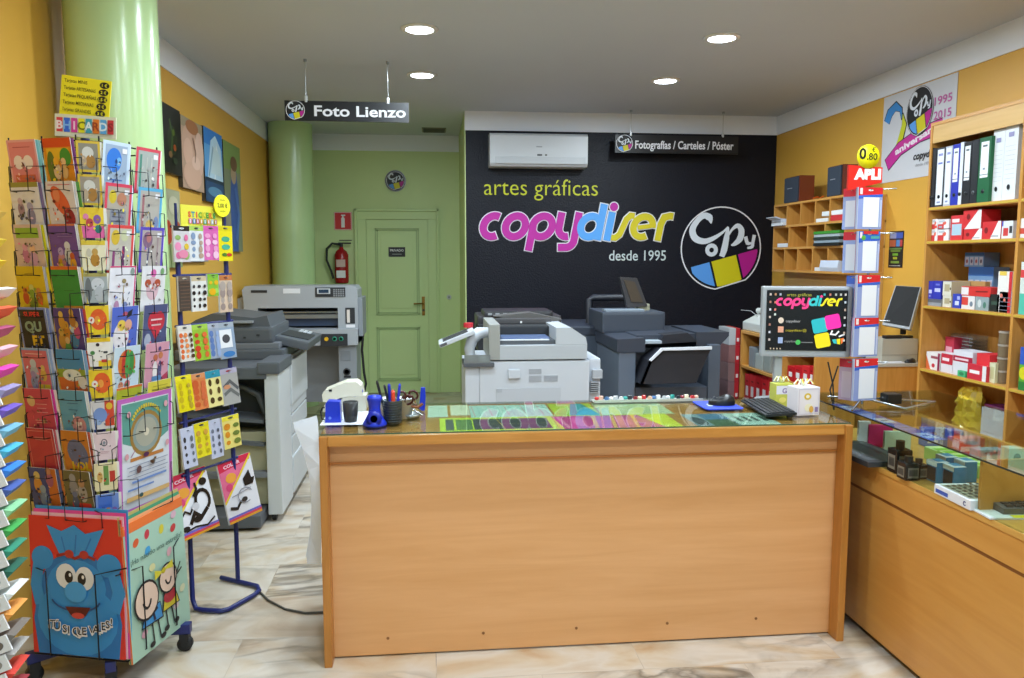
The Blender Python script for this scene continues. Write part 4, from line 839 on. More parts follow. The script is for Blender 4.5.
# ================================================================== CANVASES on the left wall (X = XL)
def lwall(x0, x1, yt0, yb0, sh, label):
    """print on the left wall: x0 nearer edge, x1 farther edge in the photo, yt0/yb0 its top and bottom at x0"""
    a = at(x0, yt0, X=XL+.03); b_ = at(x1, yt0, X=XL+.03); zb = at(x0, yb0, X=XL+.03).z
    W, H = b_.y-a.y, a.z-zb
    MB().box(0, .028, 0, W, 0, H, M('38342c')).art((.0285, 0, 0), (0, W, 0), (0, 0, H), sh, .0006).build('canvas_print', loc=(XL+.002, a.y, zb), label=label, cat='canvas print', group='canvas prints on the yellow left wall')
lwall(161.5, 179, 101, 170, [B('141210')]+[('e', .5, .5, .28, .22, '26301c'), ('l', [(.4, .25), (.5, .6), (.35, .8)], .08, '3c5428'), ('e', .35, .28, .1, .05, '7c5c38'), ('e', .6, .4, .08, .05, 'a04818'), ('e', .55, .62, .07, .05, '586c20'), ('e', .6, .2, .13, .05, '2c3c24')], 'near-black canvas print of dark plants, closest to the green column')
lwall(180, 201, 114, 186, [B('b89880'), ('r', 0, .86, 1, 1, '9c8c70'), ('e', .35, .62, .34, .30, 'c8a088'), ('e', .28, .52, .2, .2, 'd4ac94'), ('e', .5, .9, .3, .1, 'a06840'), ('e', .8, .55, .22, .32, 'd4b09c'), ('e', .45, .2, .42, .2, 'd0a890'), ('e', .62, .4, .2, .1, 'e0bca8'), ('l', [(.5, .75), (.62, .55), (.56, .4)], .03, '8c6450')], 'beige and pink canvas print of soft rounded skin tones')
lwall(203, 221, 125.5, 200, [B('5c9cd0'), ('r', 0, .78, 1, 1, '3078c0'), ('p', [(.1, .25), (.35, .85), (.6, .95), (.9, .8), (1, .28)], 'bcd8e8'), ('l', [(.2, .35), (.45, .75), (.7, .6)], .06, '88a8b8'), ('l', [(.5, .3), (.65, .8), (.85, .5)], .05, 'e4eef0'), ('p', [(.3, .4), (.5, .8), (.8, .7), (.9, .4)], 'c8dce0'), ('r', 0, .0, 1, .3, '284870'), ('r', 0, .28, 1, .33, '1c3048'), ('e', .5, .15, .4, .07, '5888a8')], 'blue canvas print of a pale mountain above dark water')
lwall(222.5, 239, 139, 251, [B('7c8468'), ('r', 0, .75, 1, 1, '78904c'), ('p', [(.35, 0), (.7, 0), (.85, .45), (.7, .8), (.45, .8), (.3, .45)], '38589c'), ('e', .55, .72, .16, .09, 'b09478'), ('e', .58, .82, .2, .07, '6c4830'), ('l', [(.62, .6), (.8, .35), (.6, .1)], .12, '4c70b0'), ('r', 0, 0, .3, .35, '908c78')], 'tall narrow canvas print of a figure in a blue robe, farthest along the wall')
lwall(161.5, 179, 187, 268, [B('a8a888'), ('r', 0, 0, 1, .3, '8c9868'), ('e', .2, .45, .28, .16, 'a83818'), ('e', .8, .5, .16, .1, 'b04c28'), ('l', [(.3, .3), (.35, .0)], .04, '5c6c38'), ('e', .6, .8, .3, .12, 'c0bca0')], 'pale green canvas print with red poppies')
lwall(182, 206, 205, 262, [B('8c8c90'), ('e', .5, .75, .4, .1, 'a8a4b0'), ('e', .55, .85, .12, .08, '7c3028'), ('r', 0, .9, 1, 1, '504c4c')], 'greyish canvas print mostly hidden behind the sticker sign')
# ================================================================== GREY COPIER (left)
g1, g2, g3, gl_ = M('9a9ea2', .45), M('6c7076', .45), M('b0b4b6', .45), M('c0c4c6', .4)
gd, gdd = M('54585e', .45), M('2a2c30', .5)
KX, KY = -1.50, 4.66
t = thing('office_copier', 'large grey office copier with a finisher unit behind the sticker rack', 'copier', (KX, KY, 0))
Zf = at(280, 362, Y=4.66).z
xf = at(281, 450, Y=4.66).x-KX           # finisher front edge
body = MB().box(.0, xf-.02, .36, 1.05, .06, Zf-.03, g3, bev=.01)
body.box(-.02, xf-.0, .40, 1.05, .06, .30, gl_, bev=.01)
for z in (.30, .44, .58, .72): body.box(xf-.022, xf-.008, .44, 1.03, z, z+.125, gl_, bev=.004)
body.build('copier_body', t)
fin = MB().box(xf-.085, xf, .0, .36, .05, Zf-.055, gl_, bev=.008)
fin.build('finisher_cover', t, label='tall pale grey finisher cover')
MB().box(xf-.12, xf+.008, -.02, .40, Zf-.07, Zf, gd, bev=.012).build('finisher_cap', t, label='dark grey cap of the finisher')
MB().box(.0, xf-.085, .06, .34, .10, Zf*.56, M('a4a084', .5), bev=.004).box(-.02, xf-.10, -.14, .36, .02, .09, gd, bev=.006).box(.0, xf-.085, .0, .06, .28, .31, g2).box(xf*.5, xf*.5+.006, .055, .06, .12, Zf*.55, g2).build('finisher_lower_case', t)
MB().box(.0, xf-.085, .22, .34, Zf*.56, Zf-.10, gdd).build('finisher_recess', t, label='dark output recess')
MB().tube([(.06, .18, Zf-.17), (xf-.24, .16, Zf-.17), (xf-.15, .15, Zf-.22), (xf-.11, .14, Zf-.34)], [.012, .02, .022, .018], gd, 8).build('paper_guide', t)
for z in (Zf-.32, Zf-.46): MB().prism([(-.0, z), (xf-.1, z-.05), (xf-.1, z-.03), (.0, z+.02)], .02, .22, gd, 'y').build('output_tray', t)
MB().box(-.04, xf-.07, -.01, .42, Zf-.10, Zf-.03, gd, bev=.01).box(xf-.30, xf-.22, -.012, -.008, Zf-.075, Zf-.06, 'dgrey').build('upper_ledge', t)
zs0, zs1 = Zf-.03, at(250, 343, Y=5.0).z
MB().box(-.10, xf-.03, .34, 1.0, Zf-.03, Zf+.035, gd, bev=.012).box(-.05, xf-.06, .36, 1.0, Zf+.035, Zf+.075, g2, bev=.008).build('scanner_bed', t)
za, zt2 = Zf+.075, at(250, 316, Y=5.1).z
MB().box(-.10, xf-.10, .37, .95, za, za+.10, gd, bev=.02).prism([(-.05, za+.10), (xf-.12, za+.10), (xf-.14, za+.17), (xf-.22, zt2-.01), (.12, zt2+.02), (.02, zt2-.02)], .40, .93, gd, 'y').box(xf-.38, xf-.22, .36, .40, za+.125, za+.14, M('8c9094', .4), bev=.003).box(xf-.2, xf-.18, .365, .372, za+.045, za+.055, gdd).box(xf-.28, xf-.265, .365, .372, za+.03, za+.04, gdd).build('document_feeder', t, label='dark grey document feeder lid')
T = Matrix.Translation((xf+.02, .75, Zf+.03)) @ Matrix.Rotation(.22, 4, 'Y')
cp = MB().box(-.16, .08, -.30, .30, .0, .055, gd, T=T, bev=.012).box(-.12, .06, -.2, .1, .055, .06, gdd, T=T)
for i in range(4):
    for j in range(3): cp.box(-.06+.03*j, -.04+.03*j, .13+.03*i, .15+.03*i, .055, .062, 'lgrey', T=T)
cp.build('control_panel', t)
MB().box(xf-.02, xf+.0, .42, 1.04, .64, Zf-.05, gl_, bev=.006).build('front_door', t)
vg = MB()
for k in range(14): vg.box(xf-.05, xf-.02+.004, .372, .376, .42+k*.022, .43+k*.022, 'grey')
vg.build('side_vent', t)
for x, y in ((xf-.06, .06), (xf-.06, .98), (.05, .9), (.05, .1)): MB().cyl(.03, -.012, .012, 'black', (x, y, .03), 14, 'x').build('caster', t)
# ================================================================== GUILLOTINE
GYY = 7.0
def PX(x0, x1, y0, y1, Y): return at(x0, y0, Y=Y).x, at(x1, y0, Y=Y).x, at(x0, y1, Y=Y).z, at(x0, y0, Y=Y).z
X0, X1, _, _ = PX(243, 358, 290, 300, GYY)
t = thing('paper_guillotine', 'big pale grey electric paper guillotine before the far green column', 'paper cutter', (X0, GYY, 0))
def gx(x): return at(x, 320, Y=GYY).x-X0
def gz(y): return at(300, y, Y=GYY).z
pg = M('a6acb2', .4); pgd = M('8c9298', .4)
MB().prism([(0, gz(304)), (gx(358), gz(304)), (gx(358), gz(290)), (gx(355), gz(286)), (gx(246), gz(286)), (gx(243), gz(290))], .0, .42, pg, 'y').build('machine_head', t, bev=.008)
MB().box(gx(252), gx(268), -.004, .0, gz(292.5), gz(290), gdd).build('name_bar', t, label='small dark name bar')
MB().box(gx(284), gx(301), -.003, .0, gz(293.5), gz(288.5), 'e0e4e8', bev=.001).build('badge', t, label='small white badge')
MB().box(gx(316), gx(346), -.006, .0, gz(297), gz(287.5), gdd, bev=.002).box(gx(318), gx(331), -.012, -.006, gz(294), gz(288.5), 'lgrey', bev=.002).box(gx(319.5), gx(329.5), -.014, -.012, gz(293), gz(289.5), M('30445c', .2)).build('control_display', t)
kp = MB()
for i in range(5):
    for j in range(4): kp.box(gx(334+2.3*i), gx(335.6+2.3*i), -.010, -.006, gz(290.6+2*j), gz(289.2+2*j), 'grey')
kp.build('keypad', t)
MB().box(0, gx(258), .0, .42, gz(332), gz(304), pg).box(gx(338), gx(358), .0, .42, gz(345), gz(304), pg).box(gx(258), gx(338), .0, .42, gz(308), gz(304), pg).box(gx(258), gx(338), .36, .42, gz(330), gz(306), gdd).build('front_frame', t)
MB().cyl(.012, gx(258), gx(338), M('d0d4d8', .2, .9), (0, .08, gz(313)), 12, 'x').box(gx(258), gx(338), .05, .12, gz(319), gz(315), M('a8acac', .3, .6)).build('clamp_bar', t, label='shiny metal clamp bar')
MB().box(gx(258), gx(338), .10, .14, gz(327), gz(318), M('3c4c68', .4)).build('safety_shield', t, label='dark blue safety shield')
MB().box(gx(345.5), gx(355), -.004, .0, gz(324), gz(308), gdd).box(gx(347), gx(350), -.006, -.004, gz(323), gz(310), 'e0d8d0').box(gx(346), gx(355), -.004, .0, gz(328), gz(325), 'e8e8ec').build('warning_label', t)
MB().prism([(gx(243), gz(345)), (gx(358), gz(345)), (gx(358), gz(329)), (gx(243), gz(329))], -.06, .45, pg, 'y').build('table_housing', t, bev=.006)
pb = MB().box(gx(321), gx(348), -.066, -.06, gz(345.5), gz(333.5), gdd, bev=.002).cyl(.018, -.074, -.066, M('e0b020', .3), (gx(327), 0, gz(338.5)), 14, 'y')
pb.build('button_panel', t)
for x in (335, 341.5): MB().lathe([(.014, -.072), (.02, -.072), (.02, -.066), (.014, -.066), (.014, -.072)], M('38a888', .3), (gx(x), 0, gz(338.5)), 14, 'y').build('push_button', t, label='green ring button')
MB().prism([(-.0, gz(345)), (-.0, gz(322)), (gx(236), gz(318)), (gx(234), gz(300)), (gx(239), gz(298)), (0, gz(296))], .05, .40, pg, 'y').build('side_table', t)
MB().box(gx(358), gx(362.5), .02, .40, gz(337), gz(298), pgd, bev=.006).build('side_flange', t)
MB().box(gx(338), gx(356), -.02, .40, 0, gz(345), pgd, bev=.006).box(gx(340), gx(350), -.024, -.02, gz(361), gz(351), M('7c8288'), bev=.002).lathe([(.02, -.026), (.032, -.026), (.032, -.02), (.02, -.02), (.02, -.026)], gdd, (gx(346), 0, gz(372)), 16, 'y').box(gx(343), gx(350), -.025, -.02, gz(378), gz(376), gdd).build('right_leg', t)
MB().box(gx(246), gx(262), -.02, .40, 0, gz(345), pgd, bev=.006).box(gx(262), gx(338), .30, .34, .25, gz(345), pgd).build('left_leg', t)
# cables and rag hanging by the guillotine
MB().tube([at(363, 334, Y=GYY+.1), at(362, 350, Y=GYY+.1), at(364, 372, Y=GYY+.1), at(366, 384, Y=GYY+.1), at(362, 400, Y=GYY+.1)], .012, 'black', 6).build('hanging_cable', label='dark cable hanging at the right side of the guillotine', cat='cable')
# ================================================================== WHITE COPIER (middle)
WY = 4.9
def wx(x): return at(x, 340, Y=WY).x
def wz(y): return at(520, y, Y=WY).z
wh, whs, wgr = M('c6ccd4', .4), M('aeb4bc', .4), M('9aa0a6', .45)
O = wx(465)
t = thing('white_copier', 'white office copier standing behind the middle of the long counter', 'copier', (O, WY, 0))
X = lambda x: wx(x)-O
ztop = wz(361)
b_ = MB().box(X(479), X(590), 0, .62, .08, ztop, wh, bev=.012).box(X(590), X(602), .03, .60, .08, ztop+.005, wh, bev=.012).box(X(593), X(603), .0, .3, wz(380), wz(371), whs, bev=.004)
b_.box(X(465), X(479), .0, .60, .08, wz(366), wh, bev=.008)
b_.build('copier_body', t)
MB().box(X(496), X(561), -.004, .0, .45, wz(388), M('bcc2ca', .4), bev=.002).box(X(496.5), X(502), -.006, -.004, wz(392), wz(388.5), whs).build('rear_panel', t)
MB().box(X(508), X(520), -.02, .0, wz(378), wz(369), wh, bev=.006).build('latch_cover', t)
v = MB()
for x0, x1, y0, y1 in ((529, 541.5, 369, 374), (529, 541.5, 375.5, 382), (544, 558, 375.5, 382), (591, 600, 382, 394)):
    for k in range(6):
        z0 = wz(y1)+(wz(y0)-wz(y1))*k/6; v.box(X(x0), X(x1), -.003, .001 if x0 < 580 else .031, z0, z0+.004, whs)
v.build('vent_slots', t)
sn = MB().box(X(496), X(587), -.01, .58, ztop+.008, wz(345), M('b4bac0', .4), bev=.006)
sn.box(X(489), X(500), -.012, .58, ztop+.008, wz(324), M('9a9c98', .45), bev=.008)
sn.prism([(X(556), wz(345)), (X(587), wz(345)), (X(585.5), wz(338)), (X(571), wz(328)), (X(556), wz(328))], -.01, .56, M('bcc2c8', .4), 'y')
sn.build('scanner_unit', t)
MB().box(X(500), X(556), .30, .56, wz(345), wz(330), gdd, bev=.01).box(X(500), X(556), .02, .30, wz(345), wz(341), gd).box(X(496), X(551), .05, .26, wz(342), wz(338.5), M('56688c', .3), bev=.003).box(X(496), X(550), .03, .05, wz(343), wz(340), 'e8ecf0').build('platen_tray', t, label='dark platen recess with a blue and white tray')
MB().box(X(500), X(562), .45, .75, wz(330), wz(324), M('4c4a4c', .5), bev=.008).box(X(528), X(530), .44, .45, wz(329), wz(327), 'white').prism([(X(500), wz(322)), (X(540), wz(318)), (X(575), wz(326)), (X(556), wz(332))], .50, .75, M('5c5a58', .5), 'y').build('feeder_base', t)
MB().tube([(X(472), .1, wz(366)), (X(470), .1, wz(350)), (X(473), .1, wz(340)), (X(480), .1, wz(334)), (X(490), .1, wz(333))], [.03, .035, .04, .04, .03], wh, 10).build('panel_arm', t, label='white curved panel arm')
T = Matrix.Translation((X(460), .02, wz(337))) @ Matrix.Rotation(-.38, 4, 'Y')
MB().box(-.14, .10, -.02, .24, -.015, .012, wh, T=T, bev=.006).box(-.11, .06, .01, .2, .012, .015, gdd, T=T).box(-.135, -.09, -.024, .0, -.01, .006, gd, T=T).build('operation_panel', t)
MB().cyl(.032, 0, .03, 'c82c38', (X(470), .22, wz(330)), 14).build('red_cap', t)
MB().box(X(463), X(494), -.03, .22, wz(366), wz(362), gd, bev=.004).box(X(464), X(490), -.028, -.02, wz(362), wz(354), glass('smoked_plastic', 'a8b0a8', haze=.2)).build('side_tray', t)
XF = lambda x: at(x, 340, Y=WY+.64).x-O
ZF = lambda y: at(520, y, Y=WY+.64).z
tf = MB().box(XF(478), XF(500), .64, .9, ZF(352), ZF(324), gdd, bev=.01)
tf.box(XF(484), XF(553), .64, 1.0, ZF(330), ZF(311), M('2c2c30', .4), bev=.02).box(XF(478), XF(562), .67, 1.1, ZF(350), ZF(316), M('38363a', .4), bev=.02)
for k in range(7): tf.box(XF(488+7.5*k), XF(492+7.5*k), .635, .64, ZF(315), ZF(313), 'a0a4a8')
tf.box(XF(495), XF(540), .63, .64, ZF(320), ZF(318.5), '98a0a8').build('rear_feeder', t, label='black document feeder at the rear')
for x in (.05, X(590)): 
    for y in (.06, .5): MB().cyl(.04, -.015, .015, 'black', (x, y, .04), 14, 'x').build('caster', t)
# ================================================================== DARK COPIER (right of it)
DY = 5.5
def dx(x, Y=DY): return at(x, 340, Y=Y).x
def dz(y, Y=DY): return at(640, y, Y=Y).z
k1, k2, k3, k4 = M('4e5866', .45), M('363c48', .42), M('24262e', .5), M('5c6674', .45)
O = dx(619)
t = thing('dark_copier', 'dark slate production copier with an open output tray before the black wall', 'copier', (O, DY, 0))
X = lambda x, Y=DY: dx(x, Y)-O
MB().box(0, X(636), 0, .75, .07, dz(351), k4, bev=.008).box(X(710), X(722), .02, .7, .07, dz(346), k1, bev=.008).box(.006, X(715), .25, .745, .07, dz(351)-.004, k1, bev=.008).build('finisher_body', t)
MB().box(X(636), X(709), .015, .25, .07, dz(388), M('434b58', .45), bev=.006).build('lower_cover', t)
MB().prism([(-.015, dz(352)), (X(645), dz(352)), (X(645), dz(338)), (-.015, dz(339))], -.01, .78, k2, 'y').prism([(X(640), dz(341)), (X(720), dz(341)), (X(724), dz(335)), (X(640), dz(337))], .10, .80, k2, 'y').build('top_cover', t, bev=.008)
MB().prism([(X(722), dz(350)), (X(733), dz(338)), (X(733), dz(334)), (X(700), dz(334)), (X(700), dz(350))], .08, .7, k2, 'y').build('side_wing', t)
MB().box(X(645), X(662), .0, .1, dz(344), dz(341), 'a8b4bc', bev=.003).prism([(X(660), dz(345)), (X(700), dz(343)), (X(690), dz(334)), (X(666), dz(336))], .05, .2, k3, 'y').build('output_mechanism', t)
XT = lambda x: dx(x, DY-.14)-O
ZT_ = lambda y: dz(y, DY-.14)
MB().prism([(XT(641), ZT_(384)), (XT(697), ZT_(384)), (XT(711), ZT_(350)), (XT(664), ZT_(350)), (XT(650), ZT_(361))], -.14, -.11, k3, 'y').prism([(XT(641), ZT_(384)), (XT(650), ZT_(361)), (XT(664), ZT_(350)), (XT(664), ZT_(352)), (XT(652), ZT_(363)), (XT(644), ZT_(384))], -.14, .1, k3, 'y').build('output_tray', t, label='black curved output tray')
MB().prism([(XT(651), ZT_(361)), (XT(662), ZT_(350.5)), (XT(711), ZT_(350)), (XT(711), ZT_(347)), (XT(661), ZT_(348)), (XT(649), ZT_(360))], -.165, -.142, 'dde2ea', 'y').build('paper_stack', label='white sheets lying at the top edge of the dark copier tray', cat='paper', origin=None, loc=(O, DY, 0))
MB().box(-.32, X(634), .75, 1.55, .07, dz(345), k1, bev=.01).box(-.36, X(660), .74, 1.5, dz(345), dz(335), k2, bev=.012).build('main_body', t)
YQ = DY+.45
XQ = lambda x: dx(x, YQ)-O
Z1, Z0 = dz(312, YQ), dz(333, YQ)
MB().box(XQ(602), XQ(665), .45, 1.0, Z0, Z1, M('414854', .45), bev=.02).build('document_feeder', t)
MB().box(XQ(606), XQ(645), .47, .6, Z1+.0, Z1+.018, M('8c98a4', .4), bev=.006).build('paper_guide', t)
XQ = lambda x: dx(x, DY+1.1)-O
zq = lambda y: dz(y, DY+1.1)
MB().tube([(XQ(589), 1.1, zq(345)), (XQ(589), 1.1, zq(299)), (XQ(593), 1.1, zq(297.5)), (XQ(626), 1.1, zq(297.5))], .03, k3, 8).build('light_post', t)
XQ = lambda x: dx(x, DY+.62)-O
zq = lambda y: dz(y, DY+.62)
a, b2, c, d = [(XQ(x), zq(y)) for x, y in ((619, 277), (636, 278), (647, 306), (627, 308))]
MB().prism([a, b2, c, d], .62, .68, M('3c3c40', .4), 'y').prism([(a[0]+.03, a[1]-.02), (b2[0]-.02, b2[1]-.03), (c[0]-.04, c[1]+.03), (d[0]+.03, d[1]+.05)], .612, .619, M('4c4238', .3), 'y').build('control_screen', t, label='tall tilted control screen')
MB().box(XQ(638), XQ(650), .64, .74, zq(311), zq(304), M('a8a890', .5), bev=.01).build('screen_hinge', t)
for x in (.06, X(705)):
    for y in (.06, .6): MB().cyl(.035, -.015, .015, 'black', (x, y, .035), 14, 'x').build('caster', t)
# floor cable, hanging paper
MB().tube([at(258, 590, Z=.006), at(268, 600, Z=.006), at(285, 609, Z=.006), at(305, 613, Z=.006), at(330, 612, Z=.006)], .005, M('4c4c48'), 6).build('floor_cable', label='thin dark cable lying on the marble between the blue rack and counter', cat='cable')
# ================================================================== THINGS ON THE LONG COUNTER (top of the glass = CG)
CG = CZ+.0098
def on_top(px, py, z=None): return at(px, py, Z=CG if z is None else z)
# printed strips under the glass
def flat(name, pts, shapes, label, cat, z, rect=None, bg=None, **k):
    """sheet lying flat; rect = (x0, x1, y0, y1) in metres"""
    x0, x1, y0, y1 = rect
    return MB().box(0, x1-x0, 0, y1-y0, -.0006, 0, bg or 'e8e8e4').art((0, 0, .0001), (x1-x0, 0, 0), (0, y1-y0, 0), shapes, .00012).build(name, loc=(x0, y0, z), label=label, cat=cat, **k)
yf = on_top(520, 429).y; y1 = on_top(520, 415).y; y2 = on_top(520, 403).y
xa, xb, xc = on_top(440, 429).x, on_top(562, 429).x, on_top(690, 429).x
sh = [B('c4dc20'), ('r', .05, .1, .12, .9, '30404c'), ('r', .14, .12, .28, .86, '4c7838'), ('r', .29, .12, .95, .88, '2c3438')]
sh += [('l', [(.3, .5), (.95, .5)], .004, 'c8c868'), ('l', [(.55, .1), (.5, .9)], .006, 'd8b030'), ('l', [(.05, .14), (.97, .14)], .005, 'd8e040')]
flat('printed_banner', None, sh, 'yellow-green and black printed banner under the counter glass', 'banner', CZ+.0022, (xa, xb-.003, yf+.004, y1))
sh = [B('c83888'), ('p', [(0, 0), (.04, 0), (.0, 1)], 'e8d030'), ('l', [(.08, .1), (.05, .9)], .03, 'e888b0'), ('l', [(.30, .05), (.36, .95)], .035, 'e89838'), ('l', [(.45, .05), (.52, .95)], .03, 'e8b068'), ('l', [(.64, .05), (.70, .95)], .03, 'f0a860'), ('e', .2, .5, .06, .3, 'e060a0'), ('e', .56, .45, .06, .3, 'd85890'), ('p', [(.86, 0), (1, 0), (1, 1), (.74, 1)], 'd8dc28'), ('r', 0, .94, .85, 1, 'b8c830')]  # the orange slashes paint in the wall lettering's reflection on the glass
flat('printed_banner', None, sh, 'magenta printed banner with painted orange reflections and a yellow end under the counter glass', 'banner', CZ+.0022, (xb, xc, yf+.004, y1))
xa2, xb2, xc2, xd2, xe2 = [on_top(x, 410).x for x in (470, 553, 600, 672, 430)]
flat('price_leaflet', None, [B('b8dcd4')]+[('l', [(.05+.07*i, .1), (.03+.07*i, .9)], .012, ['d89ca8', '98c0c0', 'e4ece8'][i % 3]) for i in range(14)], 'pale turquoise striped leaflet at the rear under the counter glass', 'leaflet', CZ+.0012, (xa2, xb2-.01, y1+.006, y2))
flat('printed_sheet', None, [B('b8c828'), ('p', [(.3, 0), (1, 0), (.8, 1), (.55, 1)], '2898a8'), ('p', [(0, 0), (.3, 0), (.55, 1)], '9cc830')], 'green and blue printed sheet under the counter glass', 'leaflet', CZ+.0012, (xb2, xc2-.01, y1+.006, y2))
flat('printed_sheet', None, [B('c8d4a8')]+[('l', [(.1, .2+.2*i), (.9, .2+.2*i)], .02, ['8cb0a0', 'e4e8d8', 'd8d060'][i % 3]) for i in range(4)]+[('r', .5, .1, .75, .9, 'b4c890')], 'pale green leaflet with lines of writing under the counter glass', 'leaflet', CZ+.0012, (xc2, xd2, y1+.006, y2))
flat('small_card', None, [B('c8dcd0')]+txl(.7, '98b0a8', 3, .1, .9, .2), 'small pale card at the rear left under the counter glass', 'card', CZ+.0012, (on_top(428, 405).x, on_top(447, 405).x, y1+.03, y2+.02))
flat('small_card', None, [B('dcdcc8')]+txl(.7, 'b0b098', 2, .1, .9, .2), 'small cream card behind the yellow-green banner, under the counter glass', 'card', CZ+.0012, (on_top(450, 405).x, on_top(468, 405).x, y1+.06, y2+.02))
x0, x1 = on_top(703, 427).x, on_top(792, 427).x
flat('photo_strip', None, [B('8ca4b0'), ('e', .1, .4, .08, .35, '28343c'), ('r', .2, .0, .5, .5, '3c5c38'), ('r', .2, .5, .5, 1, '4878a0'), ('r', .52, 0, 1, 1, 'b4d0c8')]+[('r', .58+.1*i, .3, .63+.1*i, .7, '384c48') for i in range(4)], 'strip of blue and green photographs under the right end of the counter glass', 'photo strip', CZ+.0022, (x0, x1, yf+.01, y1-.02))
# row of small keyrings and badges along the rear edge
tr0, tr1 = at(594, 403, Z=CG), at(705, 402, Z=CG)
t = thing('badge_tray', 'shallow clear tray along the rear edge of the counter', 'tray', (tr0.x, CYR-.075, CG))
MB().box(0, tr1.x-tr0.x, 0, .07, 0, .004, M('b8bcb4', .3)).box(0, tr1.x-tr0.x, 0, .003, .004, .012, M('b8bcb4', .3)).build('tray_body', t)
cl = ['c83838', 'e8e4e0', '38a098', 'e8e0c0', '5078a8', 'd8d8d8', '8c3038', 'e0b8a0', 'c8ccd0', '283038']
names_ = ['red', 'white', 'turquoise', 'cream', 'blue', 'light grey', 'dark red', 'peach', 'silver grey', 'black']
nb = 22
for i in range(nb):
    x = .02+(tr1.x-tr0.x-.04)*i/(nb-1); c = i*7 % 10
    if i % 3 == 0: o = MB().lathe([(0, .006), (.009, .008), (.011, .014), (.009, .02), (0, .022)], M(cl[c], .3), n=12)
    elif i % 3 == 1: o = MB().box(-.010, .010, -.007, .007, .005, .024, M(cl[c], .3), bev=.004)
    else: o = MB().prism([(.011*math.cos(a_*PI/3), .014+.010*math.sin(a_*PI/3)) for a_ in range(6)], -.006, .006, M(cl[c], .3), 'y')
    o.build('small_badge', loc=(tr0.x+x, CYR-.075+.035+.012*math.sin(i*2.1), CG), rot=rnd.uniform(-.6, .6), label='small coloured badge in the tray at the rear edge of the counter', cat='badge', group='small badges in the rear tray')
# --- left end: punch, blue tape dispenser, dark cup, blue stapler, pen cup
bl, bl2 = M('1a34c0', .3), M('1024a0', .35)
p = on_top(325, 423); q = on_top(341, 423)
MB().prism([(0, 0), (q.x-p.x, 0), (q.x-p.x-.004, .085), (.012, .088), (.004, .08)], 0, .05, bl, 'y').cyl(.006, -.001, .001, M('6080e0'), (.02, 0, .02), 10, 'y').build('desk_block', loc=(p.x, p.y, CG), bev=.004, label='upright bright blue desk block at the left end of the counter', cat='desk accessory')
MB().tube([(0, 0, .006), (-.012, 0, .01), (-.016, 0, .04), (-.010, 0, .056), (.0, 0, .058)], .003, 'black', 6).build('cable_loop', loc=(p.x-.004, p.y+.03, CG), label='black cable loop beside the upright blue block', cat='cable')
p = on_top(350, 423)
MB().lathe([(.0, .003), (.024, .003), (.0235, 0), (.026, 0), (.029, .03), (.031, .082), (.029, .082), (.026, .01), (0, .008)], glass('smoked_glass', '30363c', haze=.05), n=24).build('smoked_cup', loc=(p.x, p.y+.03, CG), label='dark smoked plastic cup beside the upright blue block', cat='cup')
p = on_top(374, 428)
t = thing('tape_dispenser', 'glossy blue tape dispenser standing at the front left of the counter', 'tape dispenser', (p.x, p.y+.045, CG))
MB().lathe([(0, 0), (.046, 0), (.048, .008), (.040, .022), (.026, .045), (.022, .07), (.026, .098), (.030, .108), (.026, .120), (0, .124)], bl, n=28).build('body', t)
MB().lathe([(.014, -.028), (.03, -.028), (.03, .0), (.014, .0), (.014, -.028)], bl2, (0, -.014, .035), 20, 'y').build('tape_hub', t)
p = on_top(357, 412)
MB().box(-.02, .02, -.01, .03, 0, .092, bl, bev=.006).build('blue_box', loc=(p.x+.004, p.y+.02, CG), label='small blue box behind the smoked cup', cat='box')
MB().lathe([(.012, -.008), (.02, -.008), (.02, .008), (.012, .008), (.012, -.008)], M('a86848', .4), (0, 0, .02), 20, 'y').build('tape_roll', loc=(p.x-.055, p.y+.07, CG+.045), label='brown tape roll resting on the block behind the blue desk block', cat='tape')
MB().box(-.03, .03, -.02, .02, 0, .045, bl2, bev=.004).build('blue_box', loc=(p.x-.055, p.y+.07, CG), label='low blue box under the brown tape roll', cat='box')
# white electric stapler
a, b_ = on_top(326, 408), on_top(364, 408)
Yp = CYR-.17
t = thing('electric_stapler', 'big white electric stapler at the rear left of the counter', 'stapler', (at(322, 405, Y=Yp).x, Yp, CG))
px_ = lambda x, y: (at(x, y, Y=Yp).x-t.location.x, at(x, y, Y=Yp).z-CG)
ivory = M('d4d4c4', .35)
MB().prism([px_(323, 402), px_(322, 395), px_(324, 391), px_(345, 382.5), px_(356, 382), px_(361, 386), px_(363, 396), px_(345, 397), px_(335, 403)], 0, .10, ivory, 'y').build('upper_arm', t, bev=.006)
zz = px_(350, 396)[1]
MB().prism([(px_(322, 400)[0], 0), (px_(366, 400)[0], 0), (px_(366, 397)[0], zz-.0), (px_(340, 397)[0], zz-.008), (px_(324, 400)[0], .03)], .0, .10, M('bcbcae', .4), 'y').build('base', t, bev=.004)
MB().box(px_(329, 390)[0], px_(332, 390)[0], -.003, .0, px_(330, 391.5)[1], px_(330, 389.5)[1], 'black').build('indicator', t)
